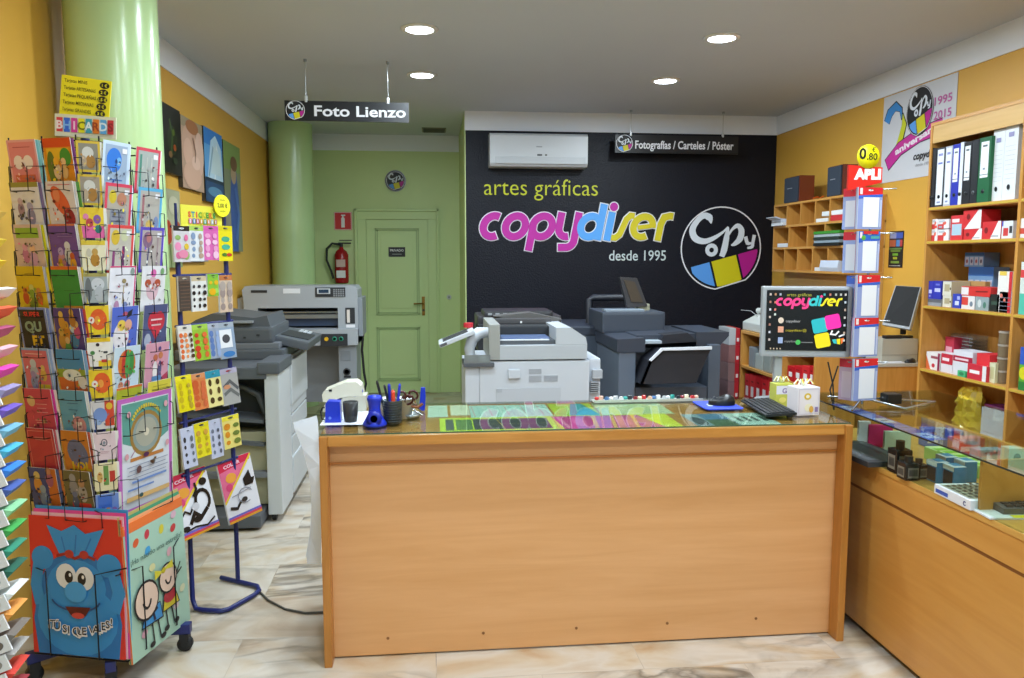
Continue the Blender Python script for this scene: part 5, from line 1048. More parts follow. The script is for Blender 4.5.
# mug with white interior behind, pen cup with pens
p = on_top(392, 425)
PCX, PCY = p.x, p.y+.04
mesh_m = M('5c6468', .4, .6)
t = thing('pen_cup', 'grey wire mesh pen cup on the left half of the counter', 'pen cup', (PCX, PCY, CG))
MB().lathe([(0, .002), (.034, .002), (.034, 0), (.036, 0), (.038, .092), (.0395, .094), (.037, .094), (.0345, .004), (0, .004)], mesh_m, n=28).build('cup_body', t)
rg = MB()
for k in range(8): rg.lathe([(.0372+.0002*k, .008+.01*k), (.0385+.0002*k, .011+.01*k), (.0372+.0002*k, .014+.01*k)], M('3c4448', .4, .5), n=28)
rg.build('mesh_rings', t)
for (dx_, dy_, top, c, r_, lb, kd) in ((-.02, .0, (-.058, .0, .165), '181c20', .0055, 'black marker pen leaning left in the pen cup', 'pen'), (-.006, .012, (-.012, .01, .150), '2030b0', .0065, 'blue pen standing at the left of the pen cup', 'pen'),
        (.006, -.012, (.004, -.012, .128), 'e04830', .0085, 'orange-red highlighter in the middle of the pen cup', 'highlighter'), (.014, .006, (.03, .008, .150), '2838c8', .0055, 'blue pen leaning right in the pen cup', 'pen'), (.0, .016, (-.03, .018, .145), '20242c', .005, 'short black pen at the back of the pen cup', 'pen')):
    o = MB().tube([(dx_, dy_, .006), top], r_, M(c, .3), 8)
    v = (Vector(top)-Vector((dx_, dy_, .006))).normalized()
    o.tube([Vector(top), Vector(top)+v*.008], [r_, r_*.5], M(c, .3), 8)
    o.build('pen', loc=(PCX, PCY, CG), label=lb, cat=kd)
MB().lathe([(0, .0), (.03, 0), (.034, .08), (.036, .08), (.036, .075)], 'e4e8ec', n=20).build('white_cup', loc=(PCX-.03, PCY+.12, CG), label='white cup standing behind the blue tape dispenser', cat='cup')
MB().lathe([(0, .0), (.03, 0), (.034, .085), (.036, .085), (.036, .08)], 'e4e8ec', n=20).build('white_cup', loc=(PCX+.045, PCY+.10, CG), label='white cup standing behind the wire pen cup', cat='cup')
# scissors, pliers and clips in a wire dish
p = on_top(413, 420)
dish = MB().lathe([(0, .0), (.038, 0), (.045, .016), (.043, .016), (.037, .003), (0, .003)], M('98a0a0', .3, .7), n=22).build('metal_dish', loc=(p.x-.01, p.y+.06, CG), label='small metal dish holding scissors and keys', cat='dish')
br_ = M('4a1c1c', .4)
for k, (x, y, a, lb) in enumerate(((-.025, .0, .5, 'dark red handled scissors lying in the metal dish, nearer the pen cup'), (.012, .01, -.6, 'dark red handled scissors leaning from the metal dish toward the blue stapler'))):
    T = Matrix.Translation((p.x-.01+x*1.6, p.y+.03+y*2, CG+.055)) @ Matrix.Scale(1.35, 4) @ Matrix.Rotation(a, 4, 'Y') @ Matrix.Rotation(.3, 4, 'X')
    o = MB()
    for s_ in (-1, 1):
        o.tube([Vector((s_*.013+.012*math.cos(q_), 0, .03+.016*math.sin(q_))) for q_ in [2*PI*i/10 for i in range(11)]], .0035, br_, 6, T=T)
        o.prism([(s_*.008, .014), (s_*.002, .012), (-s_*.006, -.05), (-s_*.003, -.045)], -.001+s_*.0012, .001+s_*.0012, M('b8bcc0', .2, .9), 'y', T=T)
    o.build('scissors', label=lb, cat='scissors')
MB().tube([(-.03, 0, .03), (-.01, .0, .05), (.02, 0, .045), (.04, 0, .06)], .006, M('8c5434', .4), 8).tube([(-.02, .01, .05), (.01, 0, .03), (.04, -.01, .012)], .004, M('c8ccd0', .2, .9), 8).build('pliers', loc=(p.x, p.y+.04, CG), label='small pliers with brown grips lying over the metal dish', cat='pliers')
p = on_top(422, 412)
MB().prism([(-.012, 0), (.012, 0), (.016, .06), (.014, .10), (-.004, .10), (-.008, .06)], 0, .02, bl, 'y').build('blue_stapler', loc=(p.x, p.y+.03, CG), bev=.003, label='small upright blue stapler right of the scissors', cat='stapler')
# --- right end: mouse mat, mouse, keyboard, monitor, two boxes
a = on_top(699, 406); b_ = on_top(748, 413)
MB().prism(rrect(0, 0, b_.x-a.x+.02, .20, .02), 0, .003, M('2440c8', .6), 'z').art((0, 0, .0032), (b_.x-a.x, 0, 0), (0, .2, 0), [('e', .38, .55, .12, .1, 'd8d8a8'), ('e', .3, .4, .08, .06, 'b8c8e0')], .0002).build('mouse_mat', loc=(a.x, CYR-.29, CG), label='bright blue mouse mat at the right rear of the counter', cat='mouse mat')
def mouse(name, loc, rz, label, s_=1.0):
    t = thing(name, label, 'computer mouse', loc, rz)
    o = MB(); vs = []; n = 16; rings = [(1, 0), (1, .4), (.92, .7), (.7, .9), (.35, 1)]
    for r_, h in rings:
        for i in range(n):
            a_ = 2*PI*i/n; vs.append((.029*s_*r_*math.cos(a_), .052*s_*r_*math.sin(a_), .034*s_*h*(1-.25*math.sin(a_))))
    fs = [(j*n+i, j*n+(i+1) % n, (j+1)*n+(i+1) % n, (j+1)*n+i) for j in range(4) for i in range(n)]+[tuple(range(4*n, 5*n))]
    o.add(vs, fs, M('16181c', .3), True); o.build('mouse_body', t)
    MB().cyl(.006*s_, -.004*s_, .004*s_, M('50545c'), (0, .028*s_, .026*s_), 12, 'x').build('scroll_wheel', t)
m_ = on_top(728, 411); mouse('computer_mouse', (m_.x+.02, CYR-.19, CG+.0034), 1.4, 'black computer mouse on the bright blue mat', 1.15)
a, b_, c = on_top(736, 402), on_top(762, 418), on_top(786, 411)
kv = Vector((b_.x-a.x, b_.y-a.y)); ang = math.atan2(c.y-b_.y, c.x-b_.x)
t = thing('keyboard', 'black computer keyboard lying askew at the right end of the counter', 'keyboard', (a.x+.01, a.y-.03, CG), math.atan2(kv.y, kv.x))
KL, KW = .34, .13
MB().prism([(0, .006), (KW, .014), (KW, .024), (0, .015)], 0, KL, M('1c1e22', .4), 'x').build('case', t, bev=.003)
ks = MB()
for i in range(19):
    for j in range(6): ks.box(.012+i*.0168, .0265+i*.0168, .010+j*.0195, .0265+j*.0195, .0155+j*.0013, .0215+j*.0013, M('2a2c30', .5))
ks.build('keys', t)
for x in (.03, KL-.03): MB().box(x-.01, x+.01, .10, .12, 0, .013, 'black').build('foot', t)
def giftbox(px0, px1, pyt, pyb, body, shapes, label, rz, ribbon, off=.0):
    a = on_top(px0, pyb); W = on_top(px1, pyb).x-a.x; Hh = at(px0, pyt, Y=a.y).z-CG
    t = thing('gift_box', label, 'box', (a.x, a.y+off, CG), rz)
    D = W*.75
    MB().box(0, W, 0, D, 0, Hh, body, bev=.002).art((0, -.0004, 0), (W, 0, 0), (0, 0, Hh), shapes, .0003).build('box_body', t)
    o = MB()
    for k in range(4):
        f = k*PI/4
        o.tube([(W/2, D/2, Hh), (W/2+.03*math.cos(f)*W/.1, D/2+.012*math.sin(f), Hh+.028), (W/2+.045*math.cos(f)*W/.1, D/2+.02*math.sin(f), Hh+.008)], .003, ribbon, 6)
        o.tube([(W/2, D/2, Hh), (W/2-.03*math.cos(f)*W/.1, D/2-.012*math.sin(f), Hh+.03), (W/2-.045*math.cos(f)*W/.1, D/2-.02*math.sin(f), Hh+.01)], .003, M('e8e8d0'), 6)
    o.build('ribbon_bow', t)
    return t
giftbox(780, 799, 386, 409, 'c8cc58', [('r', .05, .55, .9, .92, 'e4e4f0'), ('t', 'G', .5, .6, .3, '9080b0', dict(bold=.04)), ('e', .4, .3, .2, .12, 'e8e078')], 'yellow-green printed box with a ribbon, left of the white one', 0, M('e0c838'), .05)
giftbox(797, 822, 388, 416, 'e4e0e8', [('e', .45, .68, .16, .12, 'd8b830'), ('e', .45, .68, .08, .06, 'f0ece4'), ('e', .5, .28, .18, .14, 'e8e4c8'), ('e', .62, .22, .1, .12, 'd8a850'), ('l', [(.06, .06), (.94, .06), (.94, .94), (.06, .94)], .02, 'c0bcd0', 'c'), ('r', .78, .12, .92, .3, '8c7cb0')], 'white printed box with a ribbon in front of the computer screen', .12, M('e4c840'), -.0)
# monitor
MYc = 3.42
a, b_ = at(762, 318, Y=3.38), at(848, 326, Y=3.34)
ang = -.22
t = thing('computer_monitor', 'silver-framed computer monitor showing the shop logo at the right end of the counter', 'monitor', (a.x, 3.38, 0), ang)
Wm = (b_.x-a.x)*1.0; zt, zb = at(806, 286.5, Y=3.34).z, at(806, 357, Y=3.34).z
sil = M('a8acb0', .35, .2)
MB().box(0, Wm, 0, .05, zb, zt, sil, bev=.008).build('bezel', t)
scr = M('0c0a0c', .2)
x0, x1, z0, z1 = .018, Wm-.02, zb+.030, zt-.016
sh = [B(M('120e10', .25, emit=.02)), ]
E_ = lambda c: M(c, .4, emit=.35)
W_, H_ = x1-x0, z1-z0
lt = logo_letters(.10, .74, .112, .135*.98, outline='301420', cols=(E_('e83c80'), E_('30b0b4'), E_('e0d020')))
sh += [('t', 'artes gráficas', .40, .90, .075, E_('a09c30'), {})]+lt
def sq(cx, cy, s_, c):
    th = .22; r_ = []
    for x, y in rrect(-s_, -s_, s_, s_, s_*.3, n=3): r_.append((cx+(x*math.cos(th)-y*math.sin(th))/W_*H_, cy+(x*math.sin(th)+y*math.cos(th))))
    return ('p', r_, E_(c))
sh += [sq(.66, .42, .118, '28a8b0'), sq(.822, .485, .118, 'e8289c'), sq(.702, .175, .118, 'e0cc18')]
sh += [('l', [(.82, .34), (.80, .28), (.86, .27), (.9, .33)], .02, E_('e8e8e8')), ('l', [(.90, .24), (.97, .28)], .02, E_('d8d8d8')), ('p', [(.82, .19), (.87, .20), (.88, .12), (.84, .13)], E_('30b0b4')), ('p', [(.875, .2), (.92, .21), (.92, .11), (.885, .12)], E_('e0cc18')), ('p', [(.925, .21), (.965, .22), (.95, .14), (.93, .115)], E_('e8702c'))]
sh += [('e', .18, .50, .035, .05, E_('c8b8a8')), ('r', .145, .30, .215, .40, E_('c89078')), ('r', .15, .12, .21, .22, E_('8c9cc0')), ('e', .40, .14, .032, .042, E_('40a850')),
       ('t', 'copydiser', .24, .47, .06, E_('b0b0b0'), dict(al='l')), ('t', 'copydiser@', .24, .32, .055, E_('b8a828'), dict(al='l', fit=.26)), ('t', 'copydiser', .23, .14, .05, E_('909090'), dict(al='l')), ('l', [(.44, .14), (.58, .14)], .012, E_('707070'))]
sh += [('r', x-.012, y-.018, x+.012, y+.018, E_(c)) for x, y, c in [(.04, .93-.125*i, ['b8a8a0', 'a07060', 'c0c0c8'][i % 3]) for i in range(7)]+[(.96, .93-.125*i, ['c0b8b0', 'b0b8c0', 'a89080'][i % 3]) for i in range(7)]+[(.10, .93, 'b08060'), (.10, .8, 'c07060'), (.16, .93, '98a0b0'), (.1, .68, 'c07068'), (.10, .6, 'b8c0b8'), (.70, .93, '40a0a0'), (.77, .93, 'b07060'), (.84, .93, 'a8a8a0'), (.90, .93, 'b0b0a8')]]
sh += [('r', .05+.04*i, .02, .065+.04*i, .045, E_('b8a890')) for i in range(4)]
MB().box(x0, x1, -.003, .001, z0, z1, scr).art((x0, -.0034, z0), (W_, 0, 0), (0, 0, H_), sh, .0002, rough=.3).build('screen', t, label='black screen showing the shop name and coloured squares')
MB().box(Wm*.17, Wm*.17+.035, .02, .06, CG+.012, zb+.02, M('a8acb0', .35, .2), bev=.006).build('stand_neck', t)
MB().prism([(.04+.11*math.cos(2*PI*i/24)+.06, .06+.09*math.sin(2*PI*i/24)) for i in range(24)], CG, CG+.012, M('8c9094', .4), 'z').build('stand_base', t)
MB().tube([at(828, 362, Y=3.5), at(833, 385, Y=3.45), at(834, 408, Y=3.40)], .004, 'black', 6).tube([at(838, 366, Y=3.5), at(830, 390, Y=3.47), at(834, 410, Y=3.42)], .004, 'black', 6).build('monitor_cable', label='black cable falling behind the monitor to the counter', cat='cable')
# papers on the left end and hanging over it
a, b_ = on_top(322, 427), on_top(368, 423)
flat('paper_sheet', None, [], 'white sheet of paper lying at the left end of the counter', 'paper', CG+.0007, (CX0-.02, b_.x-.01, a.y+.03, a.y+.30), bg='e4e8ec')
ph = MB()
def P_(px, py, Y): return at(px, py, Y=Y)
cols_ = [[P_(294, 428, 3.60), P_(323, 490, 3.38), P_(307, 564, 3.28)], [P_(318, 421, 3.56), P_(321.5, 490, 3.34), P_(321, 564, 3.24)]]
for o_ in range(5):
    d = Vector((-.003*o_, .012*o_, .004*o_))
    A_, B_ = cols_
    n = 6
    def bz(L, s_): return L[0]*(1-s_)**2+L[1]*2*s_*(1-s_)+L[2]*s_*s_
    vs = []
    for i in range(n+1):
        vs += [bz(A_, i/n)+d, bz(B_, i/n)+d]
    vs += [v_+Vector((0, .0008, 0)) for v_ in vs]
    k = 2*(n+1)
    ph.add(vs, [(2*i, 2*i+1, 2*i+3, 2*i+2) for i in range(n)]+[(k+2*i, k+2*i+2, k+2*i+3, k+2*i+1) for i in range(n)]+[(2*i, 2*i+2, k+2*i+2, k+2*i) for i in range(n)]+[(2*i+1, k+2*i+1, k+2*i+3, 2*i+3) for i in range(n)], M('dfe6f0', .6))
ph.build('hanging_paper', label='long white sheets hanging down beside the left end of the counter', cat='paper')
# ================================================================== RIGHT SIDE
w_shelf = wood('shelf_wood', 'cf9a52', 'c28a42', 1, .35)
w_shelf2 = wood('shelf_wood_upright', 'cc944a', 'be843a', 2, .35)
w_pale = wood('pale_header_wood', 'd4ac6c', 'caa05e', 1, .4)
BX, BD = 3.10, XR-.002-3.10
by0, by1 = at(1013, 280, X=BX).y-.02, at(922, 290, X=BX).y+.0     # near and far ends of the bay we see
def bz(py, px=930): return at(px, py, X=BX).z
t = thing('bookcase', 'tall honey wood bookcase with yellow-edged shelves on the right wall', 'bookcase', (BX, by0, 0))
LB = by1-by0
ZTOP = at(928, 127.5, X=BX).z
for y in (LB-.02, 0, -.86): MB().box(0, BD, y-.0, y+.02, 0, ZTOP-.0, w_shelf2).build('upright', t)
MB().box(-.0, BD, -.86, LB, ZTOP, ZTOP+.02, w_shelf).build('top_board', t)
hb = at(930, 144, X=BX).z
MB().box(.004, .02, .02, LB-.02, hb, ZTOP, w_pale).box(.004, .02, -.84, 0, hb, ZTOP, w_pale).build('header_board', t, label='pale header board')
MB().box(BD-.012, BD, -.84, LB-.02, 0, ZTOP, w_shelf2).build('back_panel', t)
SZ = [bz(207.5), bz(241), bz(306), bz(369, 925), .30]
for z in SZ:
    for a, b_ in ((.02, LB-.02), (-.84, 0)):
        sh_ = MB().box(.004, BD-.012, a, b_, z-.02, z, w_shelf).build('shelf', t)
        MB().box(.001, .004, a, b_, z-.016, z-.003, M('c4a23c', .5)).build('shelf_edge', sh_, label='yellow price strip along the shelf edge')
def bp(px, py, X=BX+.02): return at(px, py, X=X)
def shelf_item(name, px_far, px_near, py_top, k, col, shapes, label, cat, group=None, depth=.12, X=BX+.03, z=None, side=None, top=None, bev=.0):
    """box on shelf k; its front faces the room; px_far is the left side in the photo"""
    py_ = (py_top+({0: 200, 1: 235, 2: 300, 3: 360}[k] if z is None else py_top+12))/2
    yf_, yn_ = bp(px_far, py_, X).y, bp(px_near, py_, X).y
    yf_ = min(yf_, by1-.0215); yn_ = min(yn_, yf_-.015)
    z0 = SZ[k] if z is None else z
    zt = at((px_far+px_near)/2, py_top, X=X).z
    W, H = yf_-yn_, zt-z0
    mb = MB().box(0, depth, 0, W, 0.0005, H, col, bev=bev)
    # front face looks along -x; left side as seen is the far end
    mb.art((-.0004, W, 0.0005), (0, -W, 0), (0, 0, H), shapes, .0003)
    # near side face looks along -y
    if side: mb.art((0, -.0004, 0.0005), (depth, 0, 0), (0, 0, H), side, .0003)
    mb.build(name, loc=(X, yn_, z0), label=label, cat=cat, group=group)
    return z0+H
# ---- binders
def binder(px_far, px_near, py_top, spine, lab, label, extra=(), arch='484c50'):
    X = BX+.008
    yf_, yn_ = bp(px_far, 175, X).y, bp(px_near, 175, X).y
    yf_ = min(yf_, by1-.0215)
    z0 = SZ[0]; zt = at((px_far+px_near)/2, py_top, X=X).z; W, H = yf_-yn_-.002, zt-z0; W = abs(W)
    o = MB().box(0, .26, 0, .003, 0.0005, H, spine).box(0, .26, W-.003, W, 0.0005, H, spine).box(0, .004, .003, W-.003, 0.0005, H, spine).box(.02, .25, .006, W-.006, .006, H-.012, 'e4e4e0')
    o.art((-.0004, W, 0.0005), (0, -W, 0), (0, 0, H), list(lab)+list(extra), .0003)
    o = o.build('lever_arch_binder', loc=(X, yn_, z0), label=label, cat='binder', group='lever arch binders on the top shelf')
    MB().lathe([(.006, -.0035), (.011, -.0035), (.011, .0), (.006, .0), (.006, -.0035)], M(arch, .3, .5), (0, W/2, H*.17), 14, 'x').build('finger_hole', o)
    return o
LW = [('r', .12, .03, .88, .97, 'e4e8ee'), ('r', .25, .86, .75, .9, '8c90c8'), ('r', .25, .72, .75, .75, '7078c0'), ('r', .3, .06, .7, .09, '8890b8')]
LW2 = [('r', .16, .38, .84, .93, 'e8ecf0'), ('r', .16, .42, .84, .43, '2c3c48'), ('r', .3, .85, .7, .88, '60686c'), ('r', .4, .5, .6, .53, '8890a0')]
binder(925.4, 931.5, 149, '1c2440', LW, 'white-spined binder with navy covers, farthest left on the shelf', arch='101418')
binder(931.8, 935.3, 149, '14161c', [], 'narrow black binder spine without a label, second on the shelf')
binder(935.6, 944.2, 148, '2c3038', LW, 'white-spined binder between the narrow black and the slim white one', arch='101418')
binder(944.4, 951.2, 146.5, 'b8bcc4', LW, 'slim white-spined binder left of the blue binder', arch='101418')
binder(951.4, 958.8, 144.5, '2430a8', LW2, 'bright blue binder with a white label')
binder(959.0, 962.3, 142.5, 'dce0e8', [], 'very narrow pale spine between the blue and black binders')
binder(962.5, 970.5, 142, '14161a', LW2, 'black binder with a white label')
binder(970.7, 977.5, 140, '181a20', [], 'black binder without a label, left of the green binder', arch='787c80')
binder(977.8, 989.5, 137.5, '0c5c34', LW2, 'dark green binder with a white label')
LF = [B('dcdfe2')]+[('r', .12, .28+.06*i, .88, .283+.06*i, 'a0a4a8') for i in range(8)]+[('r', .3, .82, .7, .88, '8c8cb8'), ('e', .5, .17, .12, .035, '14181c')]
for a, b_, yt, lb in ((992.2, 1003.5, 130, 'tall white ruled box file, the left one of the pair'), (1004.0, 1017.0, 123, 'tall white ruled box file next to the shelf post')):
    shelf_item('box_file', a, b_, yt, 0, 'd4d8dc', LF, lb, 'box file', 'white box files on the top shelf', .26)
# ---- shelf 2: red and white boxes
def rw(seed=0, v=0):
    if v == 0: return [B('e4e0e0'), ('r', 0, .0, .55, .5, 'c8383c'), ('e', .6, .6, .16, .2, 'e06048'), ('r', .1, .7, .6, .9, 'b8bcc4')]
    if v == 1: return [B('cc2c30'), ('p', [(.45, 0), (1, 0), (1, 1), (.85, 1)], 'e8e4e4'), ('e', .22, .5, .1, .18, '7c1418'), ('r', .5, .1, .9, .22, 'b0b4bc')]
    return [B('d03438'), ('r', .1, .2, .9, .65, 'a8c4d4'), ('r', .1, .72, .7, .86, 'f0e0e0')]
shelf_item('refill_box', 927.5, 937.5, 229.5, 1, 'e0dcdc', rw(), 'small red and white box, lower left of four stacked', 'box', 'small stacked red and white boxes')
shelf_item('refill_box', 938, 949, 229.5, 1, 'e0dcdc', rw(), 'small red and white box, lower right of four stacked', 'box', 'small stacked red and white boxes')
zz = at(932, 229.5, X=BX+.03).z+.001
shelf_item('refill_box', 927.5, 937.5, 219.5, 1, 'e0dcdc', rw()[::1]+[('r', .5, .1, .95, .35, 'd84838')], 'small red and white box, upper left of four stacked', 'box', 'small stacked red and white boxes', z=zz)
shelf_item('refill_box', 938, 949, 219.5, 1, 'e0dcdc', rw()+[('r', .1, .1, .4, .3, 'a0a8b0')], 'small red and white box, upper right of four stacked', 'box', 'small stacked red and white boxes', z=zz)
shelf_item('window_pack', 951, 963, 215.5, 1, 'd03438', rw(v=2), 'red pack with a pale blue window on the second shelf', 'pack')
shelf_item('refill_carton', 964, 982, 229, 1, 'cc2c30', rw(v=1), 'long red and white carton under the larger one', 'box', 'red and white cartons')
shelf_item('refill_carton', 982.5, 1001, 221.5, 1, 'cc2c30', rw(v=1), 'long red and white carton right of the two stacked ones', 'box', 'red and white cartons')
zz = at(973, 229, X=BX+.03).z+.001
shelf_item('refill_carton', 963.5, 981.5, 210, 1, 'cc2c30', [B('cc2c30'), ('p', [(.1, 0), (1, 0), (1, 1), (.85, 1)], 'e4e0e0'), ('e', .3, .65, .1, .16, '7c1418')], 'larger red and white carton stacked on another', 'box', 'red and white cartons', z=zz)
shelf_item('refill_box', 1002, 1013, 221, 1, 'd8dce0', [B('d8dce0'), ('r', 0, .7, .12, 1, '3850b0'), ('r', .15, .15, .6, .6, 'c83838'), ('r', .7, .3, .95, .7, '303438')], 'white, red and black box next to the shelf post', 'box', 'small stacked red and white boxes')
# ---- shelf 3
shelf_item('ink_cartridge_box', 925.5, 941.5, 299, 2, '9ca0a4', [B('9098a0'), ('r', 0, .5, 1, 1, '60646c')], 'flat grey box at the left of the third shelf', 'box')
zz = at(933, 299, X=BX+.03).z+.001
shelf_item('blue_box', 925.5, 933, 281, 2, '3038a8', [B('3038b0'), ('r', .1, .3, .8, .5, 'c8ccf0'), ('r', .2, .1, .6, .2, '8890d8')], 'blue printed box on the grey one, left of its pair', 'box', 'blue printed boxes', z=zz)
shelf_item('blue_box', 933.3, 941.5, 281, 2, '3038a8', [B('2c34a8'), ('r', .2, .4, .9, .6, 'c0c4f0'), ('r', .3, .75, .8, .85, '7078d0')], 'blue printed box on the grey one, right of its pair', 'box', 'blue printed boxes', z=zz)
shelf_item('cardboard_box', 943, 951.5, 296, 2, 'c8b890', [B('d8d4c4'), ('r', .2, .3, .8, .8, 'b0a484'), ('e', .9, .5, .08, .1, '5c4828')], 'small cardboard box with a pale label, lower one', 'box', 'small cardboard boxes')
zz = at(947, 296, X=BX+.03).z+.001
shelf_item('cardboard_box', 943, 951.5, 281.5, 2, 'c8b890', [B('d8d4c4'), ('r', .2, .3, .8, .8, 'b0a484'), ('e', .9, .5, .08, .1, '5c4828')], 'small cardboard box with a pale label, upper one', 'box', 'small cardboard boxes', z=zz)
yA = BX+.16
def rear_item(*a, **k): k.setdefault('X', BX+.19); k.setdefault('depth', .1); return shelf_item(*a, **k)
rear_item('long_carton', 952, 985, 281, 2, 'b48c54', [B('b48c54'), ('r', 0, .48, 1, .5, '8c6838')], 'long brown cardboard carton at the rear of the third shelf', 'box', X=BX+.155, depth=.03)
pk = [B('6c90b8'), ('r', 0, .78, 1, 1, '3468b0')]+[x for i in range(4) for x in (('r', .04+.25*i, .1, .22+.25*i, .68, 'b8b4c0'), ('e', .13+.25*i, .38, .05, .14, ['8c3838', '604868', 'a04848', '584858'][i]))]
rear_item('battery_card_box', 968, 993, 267, 2, '6c90b8', pk, 'wide blue display box of small items, lower of two', 'box', 'blue display boxes')
zz = at(980, 267, X=BX+.19).z+.001
rear_item('battery_card_box', 965, 984, 252.5, 2, '6c90b8', pk, 'narrower blue display box standing on the wide one', 'box', 'blue display boxes', z=zz)
shelf_item('white_red_box', 998, 1012, 271.5, 2, 'e0dcd8', [B('e4e0dc'), ('r', .78, 0, 1, 1, 'c82c38'), ('e', .3, .4, .1, .06, 'd87868'), ('e', .55, .3, .08, .05, 'd87868'), ('r', .1, .9, .6, 1, 'e0c050')], 'upright white box with a red side near the shelf post', 'box')
shelf_item('red_carton', 962, 975, 296, 2, 'd8d8dc', [B('e0dcdc'), ('r', .0, .3, .5, .9, 'd04038'), ('e', .75, .4, .12, .2, '708090')], 'white and red box under the red carton', 'box')
shelf_item('blue_pack', 953, 961, 294, 2, '3444b0', [B('3444b0'), ('r', .3, .2, .8, .5, 'd0d4f0'), ('r', .55, .6, .9, .85, 'a8b0e8')], 'small blue and white pack left of the red carton', 'pack')
zz = at(968, 296, X=BX+.03).z+.001
shelf_item('red_carton', 961.5, 991, 287, 2, 'd03430', [B('d03430'), ('r', .0, .1, .25, .9, 'e4dcdc'), ('l', [(.5, .5), (.9, .55)], .03, '7c1c1c')], 'long red carton lying on smaller boxes', 'box', z=zz)
shelf_item('marker_box', 976, 989, 297, 2, '8c9ca0', [B('90a0a4'), ('e', .3, .5, .14, .3, 'c8d0d0'), ('e', .7, .4, .12, .24, '487868')], 'grey-green small pack beneath the red carton', 'pack')
shelf_item('black_pack', 990, 999.5, 294.5, 2, '1c2420', [B('1c2420'), ('r', .2, .4, .8, .6, '385044')], 'black small pack right of the red carton', 'pack')
cb_ = [B('98a0b0')]+[('r', 0, .1+.2*i, 1, .13+.2*i, '707888') for i in range(4)]
shelf_item('cassette_stack', 1000, 1012.5, 292, 2, '98a0b0', cb_, 'grey-blue stack of flat cases beside the shelf post', 'box')
# ---- shelf 4 (clear packs, tape boxes)
m_clr = glass('clear_plastic', 'f2f4f4', haze=.10)
X4 = BX+.20
for i in range(9):
    zc = SZ[3]+.004+i*.021
    y0 = bp(972, 350, X4).y; y1 = bp(945, 350, X4).y
    MB().box(0, .10, 0, y1-y0, 0, .018, m_clr).box(-.0005, 0, 0, y1-y0, .0, .003, M('c8ccd0', .2)).build('clear_tray', loc=(X4, y0, zc+.03 if i else zc), label='clear plastic tray in the tall stack at the rear of the fourth shelf', cat='tray', group='stacked clear trays')
shelf_item('envelope_box', 926.5, 940, 352.5, 3, 'e0dcdc', [B('e4e0e0'), ('p', [(0, 0), (.35, 0), (0, .8)], 'd86838'), ('r', .35, .65, .85, .8, '984858'), ('e', .55, .25, .12, .12, 'c83848'), ('r', .86, 0, 1, 1, '8c1c48')], 'white box with orange print at the left end of the fourth shelf', 'box', depth=.14)
rear_item('pink_box', 945, 954, 337, 3, 'b82c48', [B('b83048'), ('r', .1, .5, .8, .7, 'e0a0b0')], 'crimson box behind the white printed ones', 'box', X=BX+.15)
shelf_item('tape_box', 941.5, 953, 354, 3, 'e0dce0', [B('dcd8e0'), ('r', 0, .45, 1, 1, 'c42c40'), ('r', .1, .62, .7, .78, 'f0e0e4')], 'red and white box labelled across its top half, second from left', 'box', depth=.12)
shelf_item('tape_box', 953.5, 973, 351, 3, 'd4d4dc', [B('d8d8e0'), ('r', 0, .55, 1, .78, 'a81c3c'), ('r', .1, .62, .8, .7, 'e8c8d0')], 'wide pale box with a crimson band on the fourth shelf', 'box', depth=.12)
shelf_item('tape_box', 968, 987, 365, 3, 'c82c3c', [B('c82c3c'), ('r', .12, .4, .65, .62, 'f0e8e8'), ('r', .8, 0, 1, 1, 'e4e0e0')], 'red box at the front of the fourth shelf', 'box', X=BX+.008, depth=.02)
shelf_item('red_cap_box', 977, 990, 354, 3, 'd83038', [B('d83038'), ('l', [(.1, .3), (.9, .6)], .05, 'e87068'), ('r', 0, 0, 1, .3, 'a0c8a8')], 'small red and green box behind the front red one', 'box')
shelf_item('green_pack', 958, 966, 371, 3, '38a068', [B('48b078'), ('e', .5, .5, .3, .3, '2c7c50')], 'small green pack near the shelf edge', 'pack', X=BX+.008, depth=.02)
shelf_item('cream_box', 990, 996, 363, 3, 'd0d0a8', [B('d4d4b0'), ('r', .2, .2, .8, .8, 'c0c090')], 'pale cream narrow box right of the red ones', 'box')
for i in range(4):
    yc = bp(1005, 350, BX+.08).y
    MB().cyl(.034, 0, .068, M('786850', .4), n=20).cyl(.036, .062, .072, M('a8a094', .4), n=20).build('clear_jar', loc=(BX+.08, yc, SZ[3]+.002+i*.073), label=['brown-tinted round jar at the base of the stack by the post', 'round jar second from the base of the stack by the post', 'round jar third from the base of the stack by the post', 'topmost round jar of the stack by the shelf post'][i], cat='jar', group='stacked round jars')
